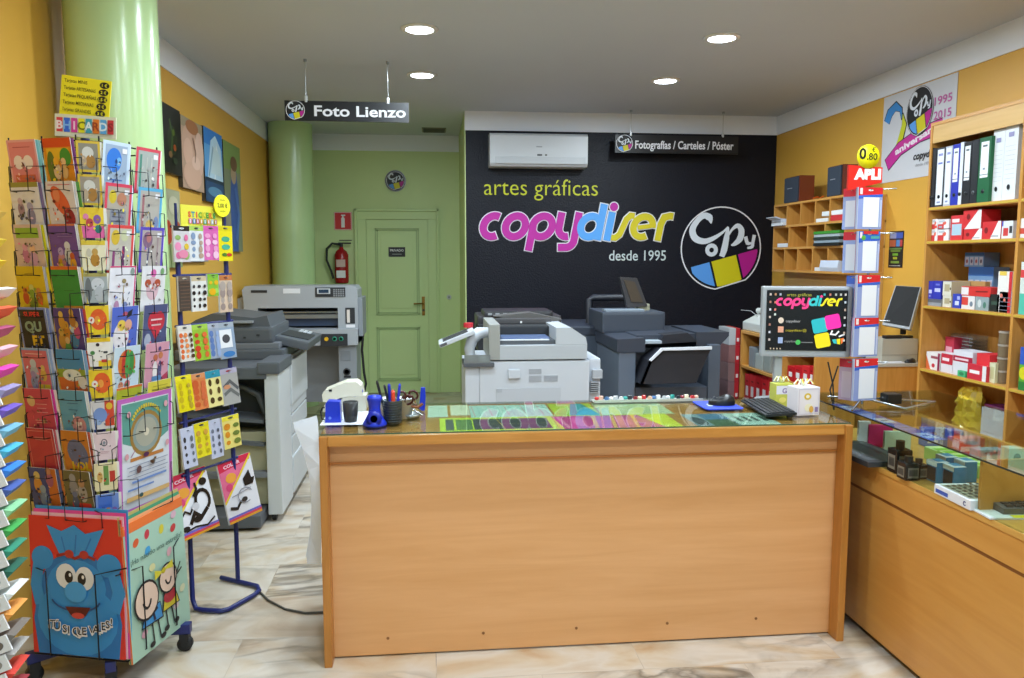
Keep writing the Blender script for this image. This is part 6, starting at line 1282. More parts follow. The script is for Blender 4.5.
# ---- below: yellow bags and white paper block, on shelf at .30
def bag(px, py, w, h, c, label, rz, z, dx=.07):
    p = at(px, py, X=BX+.10)
    vs = []; nx, nz = 13, 17
    R_ = random.Random(int(px))
    o = MB()
    for side in (0, 1):
        for j in range(nz):
            for i in range(nx):
                u_, v_ = i/(nx-1), j/(nz-1); ed = min(u_, 1-u_, v_, 1-v_)
                th = .05*min(1, ed*5)*(1 if side else -1)+R_.uniform(-.018, .018)*(ed > 0)
                vs.append((th+.035*v_, (u_-.5)*w*(1-.45*v_)+.07*v_*(1 if px < 960 else -1)+R_.uniform(-.006, .006), v_*h))
    k = nx*nz
    fs = [(j*nx+i, j*nx+i+1, (j+1)*nx+i+1, (j+1)*nx+i) for j in range(nz-1) for i in range(nx-1)]
    fs += [tuple(k+q for q in f[::-1]) for f in fs]
    rim = [i for i in range(nx)]+[j*nx+nx-1 for j in range(1, nz)]+[(nz-1)*nx+i for i in range(nx-2, -1, -1)]+[j*nx for j in range(nz-2, 0, -1)]
    fs += [(rim[i], rim[(i+1) % len(rim)], k+rim[(i+1) % len(rim)], k+rim[i]) for i in range(len(rim))]
    o.add(vs, fs, M(c, .08, coat=1.0), False)
    return o.build('craft_bag', loc=(BX+dx, p.y, z), rot=(rz, 0, 0), label=label, cat='bag', group='yellow cellophane bags')
bag(950, 440, .26, .40, 'b89820', 'crumpled yellow cellophane bag leaning left on the low shelf', .16, .34, .20)
bag(968, 440, .30, .47, 'd8bc40', 'taller yellow cellophane bag leaning right on the low shelf', -.14, .34, .07)
yn, yf2 = bp(1006, 420, BX+.05).y, bp(981, 420, BX+.05).y
zt = at(993, 409, X=BX+.05).z
for i, (c, nm) in enumerate((('c8ccd4', 'lowest'), ('dcdfe6', 'middle'), ('d4d8e0', 'uppermost'))):
    h0 = .302+i*(zt-.302)/3
    MB().box(0, .24, 0, yf2-yn, 0, (zt-.302)/3-.002, c, bev=.003).build('paper_ream', loc=(BX+.05, yn, h0), label='%s of three white paper blocks stacked on the low shelf' % nm, cat='paper ream', group='stacked white paper blocks')
MB().box(0, .2, 0, yf2-yn-.02, 0, .012, M('6c2058')).build('purple_folder', loc=(BX+.06, yn+.01, zt+.001), label='thin purple folder on the white paper blocks', cat='folder')
# second bay items: right edge of the photo
for (px0, px1, yt, k, c, shp, lb) in ((1020.5, 1040, 218, 1, 'dcdcd8', [B('e0dcd8'), ('r', 0, .2, 1, .5, 'c84838')], 'white and red box at the right edge of the second shelf'),
        (1020.5, 1045, 262, 2, 'c8d4d0', [B('d0d8d0'), ('r', 0, 0, 1, .4, '50b8a0'), ('r', 0, .7, 1, .85, 'd04040')], 'pale green and red box at the right edge of the photo'),
        (1020.5, 1036, 348, 3, '3858b0', [B('60a830'), ('r', 0, .6, 1, 1, '3058b8'), ('e', .3, .4, .3, .15, 'd8d020'), ('r', 0, 0, 1, .2, '2c7c38')], 'blue and bright green pack at the right edge of the fourth shelf')):
    shelf_item('shelf_box', px0, px1, yt, k, c, shp, lb, 'box', X=BX+.008)
# ---- pigeonhole rack
PYF, PYN = at(773, 240, X=BX).y, 5.64
pz = [at(773, y, X=BX).z for y in (205.5, 226.5, 247.5, 269.5)]
t = thing('pigeonhole_rack', 'three-tier honey wood pigeonhole rack on the right wall', 'shelf rack', (BX, PYN, 0))
L = PYF-PYN
for z in pz: MB().box(0, BD, 0, L, z-.018, z, w_shelf).build('board', t)
MB().box(BD-.01, BD, 0, L, pz[3], pz[0]-.018, w_pale).build('back_panel', t)
divs = [[786, 799.5, 814, 828.5], [788.5, 807, 824.5], [785, 798, 813, 828.5]]
for r_, dd in enumerate(divs):
    ys = [at(d_, 240, X=BX).y-PYN for d_ in dd]
    stp = abs(ys[-2]-ys[-1]); yy = ys[-1]-stp
    while yy > .1: ys.append(yy); yy -= stp
    for y in ys+[L-.009, .009]: MB().box(0, BD-.01, y-.008, y+.008, pz[r_+1], pz[r_]-.018, w_shelf2).build('divider', t)
MB().box(.12, BD, 0, L, .95, pz[3]-.02, w_pale).build('lower_panel', t, label='plain pale panel below the pigeonholes')
def pig(px0, px1, row, layers, label, group='papers in the pigeonholes', out=.0):
    y1_, y0_ = at(px0, 240, X=BX).y, at(px1, 240, X=BX).y
    z = pz[row+1]+.0005
    for (c, h, dx_) in layers:
        MB().box(0, .24, 0, y1_-y0_-.02, 0, h-.0015, c, bev=.002).build('paper_stack', loc=(BX-out+dx_, y0_+.01, z), label=label % c if '%' in label else label, cat='paper', group=group)
        z += h
pig(773.5, 785.5, 0, [('dfe3ea', .03, 0)], 'white papers in the top pigeonhole nearest the black wall', out=.03)
pig(773.5, 785.5, 0, [], '')
MB().prism([(0, 0), (.24, 0), (.24, .01), (.0, .03), (-.05, .045), (-.055, .04), (0, .02)], 0, .2, 'd0d8e8', 'y').build('curled_paper', loc=(BX-.03, at(785, 240, X=BX).y+.02, pz[1]+.032), label='curled pale papers on top of the stack nearest the black wall', cat='paper')
pig(814.5, 827.5, 0, [('e4e4e0', .03, 0)], 'low white stack in the fourth top pigeonhole')
pig(829, 843, 0, [('c83438', .045, 0)], 'red folder in the top pigeonhole beside the hanging packs')
z_ = pz[1]+.0455+.001
MB().box(0, .22, 0, .34, 0, .035, 'e0e4e4', bev=.002).build('paper_stack', loc=(BX+.01, at(843, 240, X=BX).y+.02, z_), label='white papers lying on the red folder', cat='paper', group='papers in the pigeonholes')
pig(777, 788, 1, [('dcdfe6', .035, 0)], 'white stack in the middle-row pigeonhole nearest the black wall')
y0_ = at(842, 240, X=BX).y; z = pz[2]+.0005
for i, (c, nm) in enumerate((('1c2020', 'black tray at the bottom of the middle-row pile'), ('8c9ca8', 'grey-blue file in the middle-row pile'), ('283430', 'dark file in the middle-row pile'), ('a8b4b8', 'pale grey file in the middle-row pile'), ('3c8c30', 'bright green file on top of the middle-row pile'))):
    MB().box(0, .25, 0, .40, 0, .022, c, bev=.002).build('document_file', loc=(BX-.02+.006*(i % 2), y0_+.015, z), label=nm, cat='file', group='files in the middle pigeonholes'); z += .0235
pig(815, 827.5, 2, [('e0e0e0', .03, 0)], 'white stack in the bottom pigeonhole left of the crumpled one')
MB().prism([(0, 0), (.22, 0), (.22, .05), (.14, .09), (.06, .07), (.0, .085), (-.01, .03)], 0, .28, 'c8d0e0', 'y').build('crumpled_paper', loc=(BX, at(841, 240, X=BX).y+.02, pz[3]+.001), label='crumpled pale papers in the bottom pigeonhole beside the packs', cat='paper')
# speakers on the rack
def speaker(px0, px1, pxs, yt, yb, label):
    P0, P1 = at(px0, yb, X=BX+.04), at(px1, yb, X=BX+.04)
    zt = at((px0+px1)/2, yt, X=BX+.04).z; H = zt-pz[0]
    w = P0.y-P1.y; d = max(.12, (pxs-px1)*P1.y/F_PX)
    t = thing('loudspeaker', label, 'loudspeaker', (BX+.04, P1.y, pz[0]+.001), 0, 'wooden loudspeakers on the pigeonhole rack')
    MB().box(0, d, 0, w, 0, H, M('70301a', .3), bev=.004).build('cabinet', t)
    MB().box(-.014, -.0, .006, w-.006, .006, H-.006, M('2c3644', .8), bev=.004).box(-.0155, -.014, w*.4, w*.75, H*.55, H*.575, M('8c9098')).build('grille_cloth', t, label='dark blue-grey speaker cloth')
speaker(785, 799, 815, 177, 203, 'wooden loudspeaker with dark cloth, standing farther along the pigeonhole rack')
speaker(828, 842, 856, 166, 196, 'wooden loudspeaker with dark cloth, nearer the red hanging display sign')
MB().tube([(0, 0, .006), (.05, .02, .02), (.08, .05, .008), (.12, .06, .03)], .006, M('e86818'), 6).build('orange_clip', loc=(BX+.01, at(812, 197, X=BX).y, pz[0]+.004), label='small orange clip beside the farther loudspeaker', cat='clip')
# anniversary poster
def rwall(px_far, px_near, yt, yb, X=XR-.003):
    a = at(px_far, yt, X=X); b_ = at(px_near, yt, X=X); zb = at(px_far, yb, X=X).z
    return a.y, b_.y, a.z, zb
yf_, yn_, zt, zb = rwall(884.5, 957, 98, 183)
zt = min(zt, ZB-.005)
W, H = yf_-yn_, zt-zb
sh = [B('d4d6dc'), ('l', [(.06, .70), (.10, .80), (.19, .86), (.27, .80), (.29, .68)], [.10, .10, .08, .05, .02], '101418'), ('l', [(.06, .70), (.105, .80), (.19, .855), (.265, .80), (.285, .70)], [.085, .085, .065, .035, .01], '3c8cd4'),
      ('l', [(.30, .76), (.33, .62), (.28, .44), (.17, .24)], [.01, .075, .085, .05], '101418'), ('l', [(.30, .745), (.325, .62), (.275, .45), (.18, .27)], [.005, .06, .07, .035], 'ccd020'),
      ('l', [(.09, .20), (.28, .36), (.55, .46), (.85, .50)], [.125, .13, .13, .13], '101418'), ('l', [(.095, .205), (.28, .36), (.55, .46), (.85, .50)], [.11, .115, .115, .115], 'c83098'),
      ('t', 'aniversario', .52, .395, .10, 'f0e8f0', dict(bold=.04, rot=.24, fit=.62)), ('t', '1995', .84, .73, .12, 'c060a0', dict(fit=.22, bold=.02)), ('t', '2015', .84, .58, .12, 'c060a0', dict(fit=.22, bold=.02)),
      ('t', 'copydiser', .66, .20, .11, '181c24', dict(fit=.36, bold=.03, sl=.2)), ('t', 'desde 1995', .62, .12, .05, 'a0a0a8', dict(fit=.2))]
asp = W/H
sh += [('e', .54, .72, .185, .27, '121418')]
for q in copylogo(.54, .72, .175, asp*.9*1.25, disc=False, thin=.03, bg='121418'): sh.append(q)
MB().box(-.001, .001, 0, W, 0, H, 'd4d6dc').art((-.0014, W, 0), (0, -W, 0), (0, 0, H), sh, .0003).build('anniversary_poster', loc=(XR-.003, yn_, zb), label='white poster with a large 20 aniversario on the right wall, partly behind the bookcase', cat='poster')
yf_, yn_, zt, zb = rwall(890, 904, 231.5, 267.5)
W, H = yf_-yn_, zt-zb
sh = [B('181c20'), ('r', .04, .8, .5, .96, '8c94c0'), ('r', .5, .8, .96, .96, '3c58b0'), ('r', .04, .58, .48, .76, 'b05c40'), ('r', .52, .58, .8, .76, '4c80c0'), ('r', .78, .58, .96, .76, 'b84040'), ('l', [(.05, .52), (.95, .52)], .06, '5c8048')]
sh += [('l', [(.5-f_/2, y), (.5+f_/2, y)], .10, c) for y, c, f_ in ((.46, '607c30', .7), (.36, '68a030', .4), (.26, '98a028', .3), (.15, '70903c', .6))]+[('l', [(.1, .05), (.9, .05)], .03, 'a8a8a0')]
MB().box(-.001, .001, 0, W, 0, H, '181c20').art((-.0014, W, 0), (0, -W, 0), (0, 0, H), sh, .0003).build('notice_card', loc=(XR-.003, yn_, zb), label='small dark notice with blue top and green writing, left of the bookcase', cat='notice')
# ---- desk with the second monitor
DY0 = 5.05
a, b_ = at(880, 363, Y=DY0), at(921, 363, Y=DY0)
dzt = at(900, 363.5, Y=DY0).z
t = thing('side_desk', 'wooden desk unit under the black monitor left of the bookcase', 'desk', (a.x-.12, DY0, 0))
dw = XR-.004-(a.x-.12)
MB().box(.0, dw, -.01, .27, dzt-.022, dzt, M('b8b4a8', .4), bev=.003).build('desk_top', t, label='pale desk top')
MB().box(.01, dw, .0, .02, .0, dzt-.022, w_shelf2).box(.01, .03, .02, .26, 0, dzt-.022, w_shelf2).build('desk_front', t)
zb2 = at(900, 339, Y=DY0+.06).z
x0, x1 = at(882, 350, Y=DY0+.06).x, at(918, 350, Y=DY0+.06).x
MB().box(0, x1-x0, 0, .20, 0, zb2-dzt-.001, M('b0ada0', .4), bev=.004).box(0, x1-x0, -.002, 0, .05, .053, M('8c897c')).build('computer_case', loc=(x0, DY0+.06, dzt+.001), label='beige desktop computer case under the black monitor', cat='computer case')
cx_, cz_ = at(901, 307, Y=DY0+.15), None
t = thing('black_monitor', 'black-screened monitor tilted on the beige computer case left of the bookcase', 'monitor', (0, 0, 0))
Pm = [at(895.5, 285.5, Y=DY0+.22), at(921, 287, Y=DY0+.06), at(909.5, 329.5, Y=DY0+.02), at(882, 324.5, Y=DY0+.18)]
nv = (Pm[1]-Pm[0]).cross(Pm[3]-Pm[0]).normalized()
if nv.y > 0: nv = -nv
def slab(mb, P, off0, off1, m):
    vs = [p+nv*off0 for p in P]+[p+nv*off1 for p in P]
    mb.add(vs, [(3, 2, 1, 0), (4, 5, 6, 7)]+[(i, (i+1) % 4, 4+(i+1) % 4, 4+i) for i in range(4)], m); return mb
c_ = sum(Pm, Vector())/4
slab(MB(), Pm, -.03, .0, M('9ca0a4', .4)).build('bezel', t)
P2 = [c_+(p-c_)*.93 for p in Pm]; P2 = [p+(Pm[1]-Pm[2]).normalized()*.008 for p in P2]
slab(MB(), P2, 0.0005, .002, M('060608', .7)).build('screen', t)
cb2 = at(903, 334, Y=DY0+.15)
MB().tube([c_-nv*.03, cb2], .02, M('1c1c20'), 8).prism([(cb2.x+.07*math.cos(i*PI/8), cb2.y+.05*math.sin(i*PI/8)) for i in range(16)], zb2+.001, zb2+.014, M('1c1c20'), 'z').build('stand', t)
p = at(893, 336, Y=DY0+.10)
MB().box(-.07, .05, -.02, .03, 0, .022, M('1c1c20'), bev=.006).build('card_reader', loc=(p.x, p.y-.01, zb2+.001), label='small black device on the computer case beside the monitor stand', cat='device')
p = at(910, 361, Y=DY0+.03)
mouse('computer_mouse', (p.x, DY0+.028, dzt+.001), 1.5, 'black computer mouse on the pale desk left of the bookcase', .75)
MB().box(0, .15, 0, .05, 0, .008, 'e0e4ec').build('white_pad', loc=(at(884, 361, Y=DY0).x, DY0-.004, dzt+.001), label='white notepad on the pale desk left of the black mouse', cat='notepad')
# ---- low shelf with red files behind the monitor
LX = 2.62
ly1, ly0 = at(740, 360, X=LX).y, 5.08
lz = at(742, 330, X=LX).z
t = thing('low_shelf_unit', 'low honey wood shelf unit behind the counter monitor', 'shelf unit', (LX, ly0, 0))
L = ly1-ly0; LD = .30
MB().box(0, LD, 0, L, lz-.025, lz, w_shelf, bev=.002).build('top_board', t)
mz = at(745, 366, X=LX).z
for z in (mz, .35): MB().box(0, LD, .02, L-.02, z-.02, z, w_shelf).build('shelf', t)
for y in (0, at(781, 360, X=LX).y-ly0, L-.03): MB().box(0, LD, y, y+.03, 0, lz-.025, w_shelf2).build('upright', t)
MB().box(LD-.01, LD, .03, L-.03, 0, lz-.03, w_pale).build('back_panel', t)
y_ = lambda px: at(px, 360, X=LX).y
cnt = 0
def red_file(pxa, pxb, z, yt, c, label, lab='e4dcdc'):
    ya, yb_ = y_(pxa), y_(pxb); zt_ = at((pxa+pxb)/2, yt, X=LX+.01).z; H_ = min(zt_-z, .30); W_ = ya-yb_-.004
    MB().box(0, .24, 0, W_, 0, H_, M(c, .35), bev=.003).art((-.0006, W_, 0), (0, -W_, 0), (0, 0, H_), [('r', .25, .3, .75, .62, lab), ('r', .3, .75, .7, .8, '802020')], .0003).build('box_file', loc=(LX+.012, yb_+.002, z+.001), label=label, cat='box file', group='red box files on the low shelf unit')
low = [(744, 749), (749, 754.5), (754.5, 760.5), (760.5, 767), (767, 773.5), (786, 793), (793, 800.5), (800.5, 808), (808, 813)]
nms = ['red box file at the far end of the lower shelf', 'red box file second from the far end', 'red box file third from the far end', 'red box file fourth from the far end, left of the stand', 'red box file just left of the monitor stand', 'red box file just right of the monitor stand', 'red box file above the yellow-green box', 'red box file above the white printed box', 'red box file at the near end, above the white printed box']
for i, ((a, b_), nm) in enumerate(zip(low, nms)):
    red_file(a, b_, .35, 374+i*.6, ['c02028', 'cc2c30', 'b81c24'][i % 3], nm) if i < 5 else red_file(a, b_, .35 if i < 0 else mz, 366, ['c02028', 'cc2c30', 'b81c24'][i % 3], nm)
for i, (a, b_) in enumerate(((746, 752), (752.5, 760), (760.5, 768))):
    ya, yb_ = y_(a), y_(b_)
    MB().box(0, .22, 0, ya-yb_-.01, 0, [.17, .13, .15][i], M(['7c8488', 'a0a8a4', '8c9490'][i], .3), bev=.01).build('plastic_case', loc=(LX+.02, yb_+.004, mz+.001), label=['grey plastic case at the far end of the upper shelf', 'pale grey case in the middle of the upper shelf', 'grey-green case beside the monitor edge on the upper shelf'][i], cat='case', group='grey cases on the low shelf unit')
# clear boxes with red at the end of the unit
for i, (yt, yb) in enumerate(((328, 345), (345, 363), (363, 381), (381, 400))):
    Yb = ly1+.02
    x0, x1 = at(728.5, 360, Y=Yb).x, at(739.5, 360, Y=Yb).x; z1, z0 = at(734, yt, Y=Yb).z, at(734, yb, Y=Yb).z
    o = MB().box(0, (x1-x0)*.6, 0, .25, 0, z1-z0-.002, M(['b8bcc0', '8c6464', '8c7070', '84686c'][i], .3), bev=.004).box((x1-x0)*.6, x1-x0, 0, .25, 0, z1-z0-.002, M('b42430', .35), bev=.004).box((x1-x0)*.7, (x1-x0)*.9, -.001, 0, .03, .06, 'e0d8d8')
    o.build('storage_box', loc=(x0, Yb, z0), label=['topmost pale and red box at the end of the low shelf unit', 'second red box from the top beside the low shelf unit', 'third red box from the top beside the low shelf unit', 'fourth red box from the top beside the low shelf unit'][i], cat='box', group='stacked red boxes beside the low shelf')
zlow = at(734, 400, Y=ly1+.02).z
MB().box(0, .16, 0, .25, 0, zlow-.002, w_shelf2).build('wooden_crate', loc=(at(728.5, 360, Y=ly1+.02).x, ly1+.02, 0), label='wooden box under the stacked red boxes behind the counter', cat='box')
# white telephone on the low shelf
p = at(757, 322, X=LX+.1)
t = thing('desk_phone', 'white desk telephone on top of the low shelf unit beside the monitor', 'telephone', (LX+.02, y_(759), lz+.001))
MB().prism([(0, 0), (.24, 0), (.24, .14), (.12, .13), (0, .07)], 0, .40, M('c4c8c4', .35), 'y').build('phone_body', t, bev=.008)
MB().tube([(.12, .36, .16), (.13, .30, .175), (.14, .12, .175), (.15, .06, .16)], [.028, .02, .02, .028], M('ccd0cc', .35), 10).build('handset', t)
kp = MB()
for i in range(3):
    for j in range(4): kp.box(.02+.022*i, .035+.022*i, .18-.025*j, .195-.025*j, .045, .075+.006*i, 'dgrey')
kp.build('keypad', t)
MB().tube([(.1, .3, .11), (.06, .38, .16), (.02, .5, .16)], .003, M('a8acac'), 5).build('aerial', t)
# ================================================================== HANGING PACK DISPLAY on the glass counter
HZ = GT+.0065
HC = at(862, 404, Z=HZ)
t = thing('hanging_display', 'wire stand hung with plastic packs under a red sign on the glass counter', 'display stand', (HC.x, HC.y, HZ))
chrome = M('b0b4b8', .25, .9)
ztp = at(862, 190, Y=HC.y).z-HZ
MB().cyl(.006, .0, ztp, chrome, n=10).build('centre_pole', t)
b_ = at(935, 403, Z=HZ); a_ = at(828, 398, Z=HZ); c_ = at(905, 410, Z=HZ); d_ = at(852, 412, Z=HZ)
L_ = lambda p: (p.x-HC.x, p.y-HC.y, .006)
MB().tube([L_(a_), (0, 0, .03), L_(c_), L_(b_)], .005, chrome, 8).tube([L_(d_), (0, .0, .03), L_(b_)], .005, chrome, 8).build('wire_base', t)
pk_ = at(888, 404, Z=HZ)
MB().box(-.035, .035, -.03, .03, 0, .045, M('0c0c10', .4), bev=.008).build('base_weight', t, label='black plastic block on the wire base').location = (pk_.x-HC.x, pk_.y-HC.y-.02, .008)
def pack_sh(v):
    top = 'd02030' if v != 1 else '2468c8'
    s_ = [B('8c9cd0'), ('r', .0, .80, 1, 1, top), ('e', .5, .93, .10, .02, 'e8e8f0'), ('r', .05, .83, .16, .98, 'e8d8dc'), ('p', [(0, .72), (1, .78), (1, .84), (.0, .80)], '2c60c8'), ('r', .20, .05, .86, .76, 'e4e8f2'), ('r', .9, .05, .97, .7, 'b8c4e4')]
    if v == 1: s_ += [('e', .22, .84, .1, .06, '58a840'), ('r', .55, .82, .95, .88, '48a0a0'), ('r', .2, .93, .9, 1, 'c82838')]
    return s_
tiers = [(187, 229), (231, 273), (275, 318), (318, 357), (359, 401)]
tn = ['top', 'second', 'third', 'fourth', 'lowest']
xs_front = [(857, 883), (857, 880), (856, 880), (853, 879), (853, 878)]
xs_left = [(842, 856), (842, 856), (845, 856), (845, 853), (838, 852)]
for k, (yt, yb) in enumerate(tiers):
    for side in (0, 1):
        x0, x1 = (xs_front if side == 0 else xs_left)[k]
        Yk = HC.y-.05
        a = at(x0, yb, Y=Yk); b2 = at(x1, yb, Y=Yk); z1 = at(x0, yt, Y=Yk).z
        W = (b2.x-a.x); H = z1-a.z
        if side == 0:
            mb = MB()
            for d_ in range(4): mb.box(-.001+.001*d_, W+.001*d_, .006*d_, .006*d_+.004, 0, H, M(['c8d0e4', 'a8b4d8', 'b8c0dc', '9c7c98'][d_], .2))
            mb.art((0, -.0004, 0), (W, 0, 0), (0, 0, H), pack_sh(1 if k == 1 else 0), .0003, rough=.25)
            o = mb.build('plastic_pack', loc=(a.x, Yk, a.z), rot=.12, label='blue and red headed plastic pack facing the front on the %s tier' % tn[k], cat='plastic pack', group='plastic packs on the hanging display')
        else:
            W = .085; mb = MB()
            for d_ in range(4): mb.box(0, W, .006*d_, .006*d_+.004, 0, H, M(['b0bce0', '8c9cd0', '7c5c90', 'a8b4d8'][d_], .2))
            mb.art((0, -.0004, 0), (W, 0, 0), (0, 0, H), [B('90a4d8' if k != 4 else 'b8a0b4'), ('r', 0, .8, 1, 1, 'c83048' if k in (0, 1, 4) else '3c64c0'), ('r', .15, .06, .75, .7, 'd4dcec' if k < 2 else ('a0b4e0' if k < 4 else 'c8b8c4'))], .0003, rough=.25)
            a = at(x0, yb, Y=Yk+.11)
            o = mb.build('plastic_pack', loc=(a.x, Yk+.11, at(x0, yb, Y=Yk+.06).z), rot=-.95, label='blue plastic pack turned to the left on the %s tier' % tn[k], cat='plastic pack', group='plastic packs on the hanging display')
        MB().tube([(W/2, .02, H-.012), (W/2, -.012, H-.01)], .002, chrome, 5).build('hook', o)
    zk = at(862, yt, Y=HC.y).z-HZ
    MB().tube([(-.09, -.03, zk-.01), (0, -.0, zk-.01), (.08, -.055, zk-.01)], .003, chrome, 6).build('hook_arm', t)
Ys = HC.y-.03
a = at(848, 187, Y=Ys); b2 = at(882, 181, Y=Ys); zt_, zb_ = at(865, 166, Y=Ys).z, at(865, 186, Y=Ys).z
W, H = b2.x-a.x, zt_-zb_
MB().prism([(0, -.02), (W, .015), (W, H-.005), (0, H+.004)], 0, .012, M('d82018', .4), 'y').art((0, -.0006, 0), (W, 0, 0), (0, 0, H), [('t', 'APLI', .56, .36, .68, 'f0e8e8', dict(bold=.07, fit=.8))], .0004).build('display_header', t, label='red header with white capitals').location = (a.x-HC.x, Ys-HC.y, zb_-HZ)
R_ = (at(879.5, 156, Y=Ys).x-at(857, 156, Y=Ys).x)/2; p = at(868, 156.5, Y=Ys)
MB().lathe([(0, .0), (R_, .0), (R_, .003), (0, .003)], M('ece410', .4), n=32, axis='y').art((-R_, -.0006, -R_), (2*R_, 0, 0), (0, 0, 2*R_), [('t', '0', .24, .40, .62, '141408', dict(bold=.03)), ('t', '.', .46, .36, .5, '303008', {}), ('t', '80', .70, .36, .40, '303008', dict(bold=.01)), ('t', '€', .72, .70, .26, '303008', {})], .0004).build('price_disc', loc=(p.x, Ys-.004, p.z), label='round yellow disc reading 0.80 € on the red display sign', cat='sign')
# blue printed strip under the glass front edge
sx = GX0+.012; ya, yb_ = at(830, 405, X=sx).y, at(928, 455, X=sx).y
ya = min(ya, GY1-.02)
W = ya-yb_
s_ = [B('2c4cb8')]+[('r', .04+.19*i, .15, .16+.19*i, .85, ['b8c8e8', '5878d0', 'c8d4ec', '4868c8', 'b0c0e4'][i]) for i in range(5)]+[('r', .09+.19*i, .3, .11+.19*i, .7, '1c2c80') for i in range(5)]
MB().box(0, .075, 0, W, -.0008, 0, '2c4cb8').art((0.075, 0, .0001), (0, W, 0), (-.075, 0, 0), s_, .00012).build('blue_label_strip', loc=(sx, yb_, GT-.0015), label='blue and white printed strip just under the glass edge of the display counter', cat='printed strip')
# ================================================================== INSIDE THE DISPLAY COUNTER
def gi(px, py): return at(px, py, Z=GB)   # point on the display floor
def gbox(name, px, py, w, d, h, col, label, cat, rz=0, group=None, top=None, front=None, side=None, bev=.003):
    p = gi(px, py)
    mb = MB().box(0, w, 0, d, 0, h, col, bev=bev)
    if top: mb.art((0, 0, h+.0003), (w, 0, 0), (0, d, 0), top, .0003)
    if front: mb.art((0, -.0004, 0), (w, 0, 0), (0, 0, h), front, .0003)
    if side: mb.art((-.0004, d, 0), (0, -d, 0), (0, 0, h), side, .0003)
    return mb.build(name, loc=(p.x, p.y, GB+.0008), rot=rz, label=label, cat=cat, group=group)
gbox('flat_case', 868, 468, .20, .36, .022, M('34383c', .35), 'flat dark grey case on the display floor beside the long counter', 'case', rz=.05, top=[('r', .08, .08, .92, .92, '484c50'), ('l', [(.1, .8), (.9, .85)], .01, 'a0a4a8')])
gbox('pink_folder', 868, 447, .10, .02, .10, M('c82068', .5), 'bright pink folder standing at the far end of the display', 'folder', rz=-.3)
gbox('white_folder', 858, 446, .05, .03, .11, M('d0d0d8', .5), 'white folder standing left of the pink one', 'folder', rz=-.3)
gbox('pale_booklet', 884, 452, .11, .02, .09, M('b8c8b8', .5), 'pale grey-green booklet standing right of the pink folder', 'booklet', rz=-.2)
bt = [(899, 472, .066, .125, 'tall black bottle of ink at the left of the display row'), (908, 479, .06, .088, 'squat black ink bottle in front of the tall one'), (918, 478, .052, .075, 'small black ink bottle left of the blue boxes')]
for (px, py, w_, h_, lb) in bt:
    p = gi(px, py)
    o = MB().box(-w_/2, w_/2, -w_/2, w_/2, 0, h_*.75, M('201e1c', .25), bev=.008).cyl(w_*.25, h_*.75, h_, M('141414', .3), n=16)
    o.art((-w_*.35, -w_/2-.0004, h_*.12), (w_*.7, 0, 0), (0, 0, h_*.45), [B('6c6860'), ('r', .1, .2, .9, .8, '3c3a38')], .0003).art((-w_/2-.0004, w_*.35, h_*.12), (0, -w_*.7, 0), (0, 0, h_*.45), [B('787468'), ('r', .1, .2, .9, .8, '403e3a')], .0003)
    o.build('ink_bottle', loc=(p.x, p.y, GB+.0008), label=lb, cat='bottle', group='ink bottles in the display counter')
blues = [(936, 484, 'blue and black ink box with a white cap, nearest the bottles'), (945, 478, 'blue and black ink box behind the nearest one'), (953, 489, 'blue and black ink box in the front middle of the display'), (964, 483, 'blue and black ink box nearest the white calculator tray')]
for (px, py, lb) in blues:
    gbox('ink_box', px, py, .05, .062, .078, M('2878a8', .4), lb, 'ink box', rz=.0, group='blue ink boxes in the display counter', top=[('r', 0, .0, 1, 1, 'c8d4dc'), ('r', .3, .3, 1, 1, '2c80b0')], side=[('r', .08, .08, .92, .75, '182028'), ('r', .0, .8, 1, 1, 'd0dce4')])
for i, (px, py) in enumerate(((935, 463), (945, 466), (956, 470), (967, 474), (978, 479))):
    gbox('green_box', px, py, .075, .075, .05, M('a8c870', .4), ['pale green box at the left of the green row', 'pale green box second in the green row', 'pale green box in the middle of the green row', 'pale green box fourth in the green row', 'bright green box nearest the divider'][i], 'box', group='green boxes in the display counter', top=[('r', 0, 0, 1, 1, 'c0d898'), ('r', .1, .1, .9, .5, '78b030')])
cal = [('r', .06, .1, .94, .9, '989484'), ]+[('r', .12+.13*i, .16+.15*j, .20+.13*i, .25+.15*j, '3c3830') for i in range(6) for j in range(5)]
gbox('calculator_tray', 970, 511, .16, .20, .034, M('d8dce4', .4), 'white tray box of small dark stamps near the divider', 'box', rz=-.04, top=cal, side=[('r', .05, .2, .4, .6, '3858b0'), ('t', 'C', .85, .25, .6, '2c3878', dict(bold=.05))])
gbox('white_booklet', 990, 520, .26, .22, .006, M('d4dae0', .4), 'white booklet lying under the grey calculator beyond the divider', 'booklet', rz=-.1, bev=.001, top=[('r', .3, .0, .5, .12, 'd8d020')])
p = gi(1004, 520)
o = MB().prism([(0, 0), (.13, 0), (.13, .03), (0, .018)], 0, .17, M('54565a', .4), 'x').box(.02, .15, .09, .12, .026, .031, M('8c9888', .2))
for i in range(5):
    for j in range(3): o.box(.02+.028*i, .04+.028*i, .012+.024*j, .028+.024*j, .018, .026, M('34363a'))
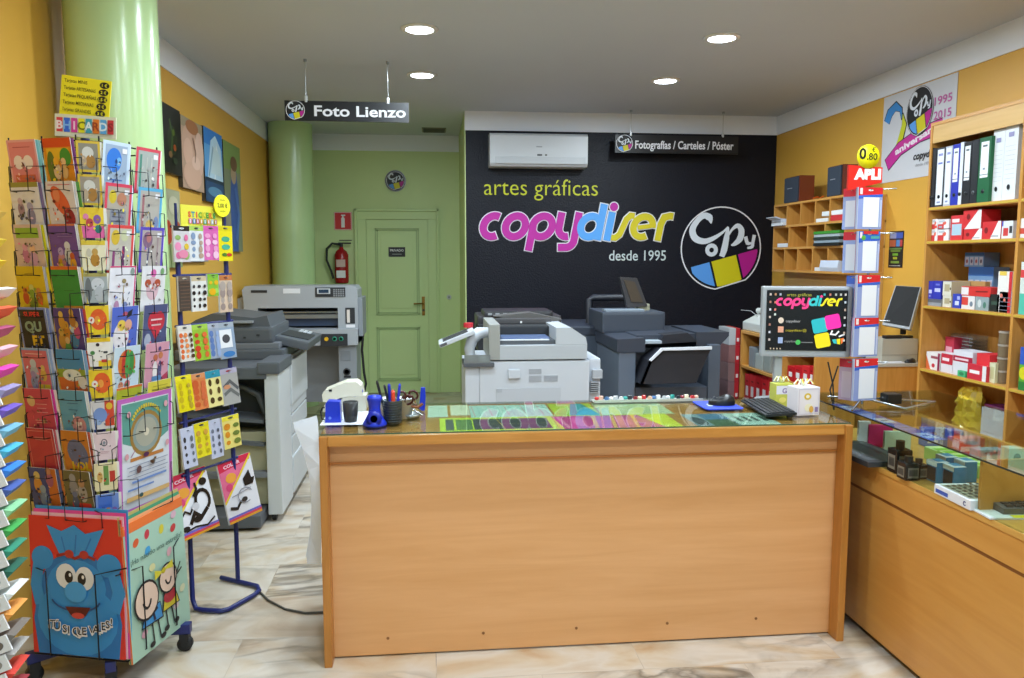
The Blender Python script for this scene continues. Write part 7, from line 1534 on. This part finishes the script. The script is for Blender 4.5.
o.build('calculator', loc=(p.x+.02, p.y+.03, GB+.008), rot=-.1, label='grey desk calculator on the white booklet at the right edge', cat='calculator')
# goods on the inner low shelf seen through the glass (rear half of the display floor)
rear = [(925, 447, .07, .05, .08, '6878b8', 'blue and white pack at the rear of the display, farthest along'), (938, 445, .06, .05, .07, 'b0b8c8', 'pale pack behind the ink bottles'), (950, 449, .06, .05, .08, '485898', 'dark blue pack at the rear of the display'),
        (962, 455, .13, .06, .07, 'c85c30', 'orange-red pack at the rear of the display'), (985, 462, .12, .05, .05, 'a0b0c0', 'pale blue-grey pack at the rear near the divider'), (1008, 480, .06, .05, .12, 'd8d4c8', 'upright cream pack beyond the divider')]
for (px, py, w_, d_, h_, c, lb) in rear:
    p = gi(px, py)
    if p.x > GX1-.1-w_: p.x = GX1-.12-w_
    MB().box(0, w_, 0, d_, 0, h_, M(c, .4), bev=.004).art((0, -.0005, 0), (w_, 0, 0), (0, 0, h_), [('r', .15, .2, .85, .5, 'e0dcd8'), ('e', .5, .72, .25, .12, '885848')], .0003).build('shop_pack', loc=(p.x, p.y, GB+.0008), label=lb, cat='pack', group='packs at the rear of the display counter')
# ================================================================== LIGHT
w = bpy.data.worlds.new('daylight'); SC.world = w; w.use_nodes = True
bg = w.node_tree.nodes['Background']; bg.inputs[0].default_value = (.66, .83, 1.0, 1); bg.inputs[1].default_value = SKY
pl = bpy.data.lights.new('window_portal', 'AREA'); pl.shape = 'RECTANGLE'; pl.size = XR-XL-.1; pl.size_y = ZC-.1; pl.cycles.is_portal = True
po = bpy.data.objects.new('window_portal', pl); COL.objects.link(po); po.location = ((XL+XR)/2, YF+.06, ZC/2); po.rotation_euler = (PI/2, 0, 0)
SC.view_settings.view_transform = 'Standard'; SC.view_settings.look = 'None'; SC.view_settings.exposure = EXPO; SC.view_settings.gamma = 1
SC.view_settings.use_curve_mapping = False
SC.cycles.max_bounces = 8; SC.cycles.transparent_max_bounces = 16; SC.cycles.sample_clamp_indirect = 8; SC.cycles.use_denoising = True
SC.cycles.caustics_reflective = False; SC.cycles.caustics_refractive = False
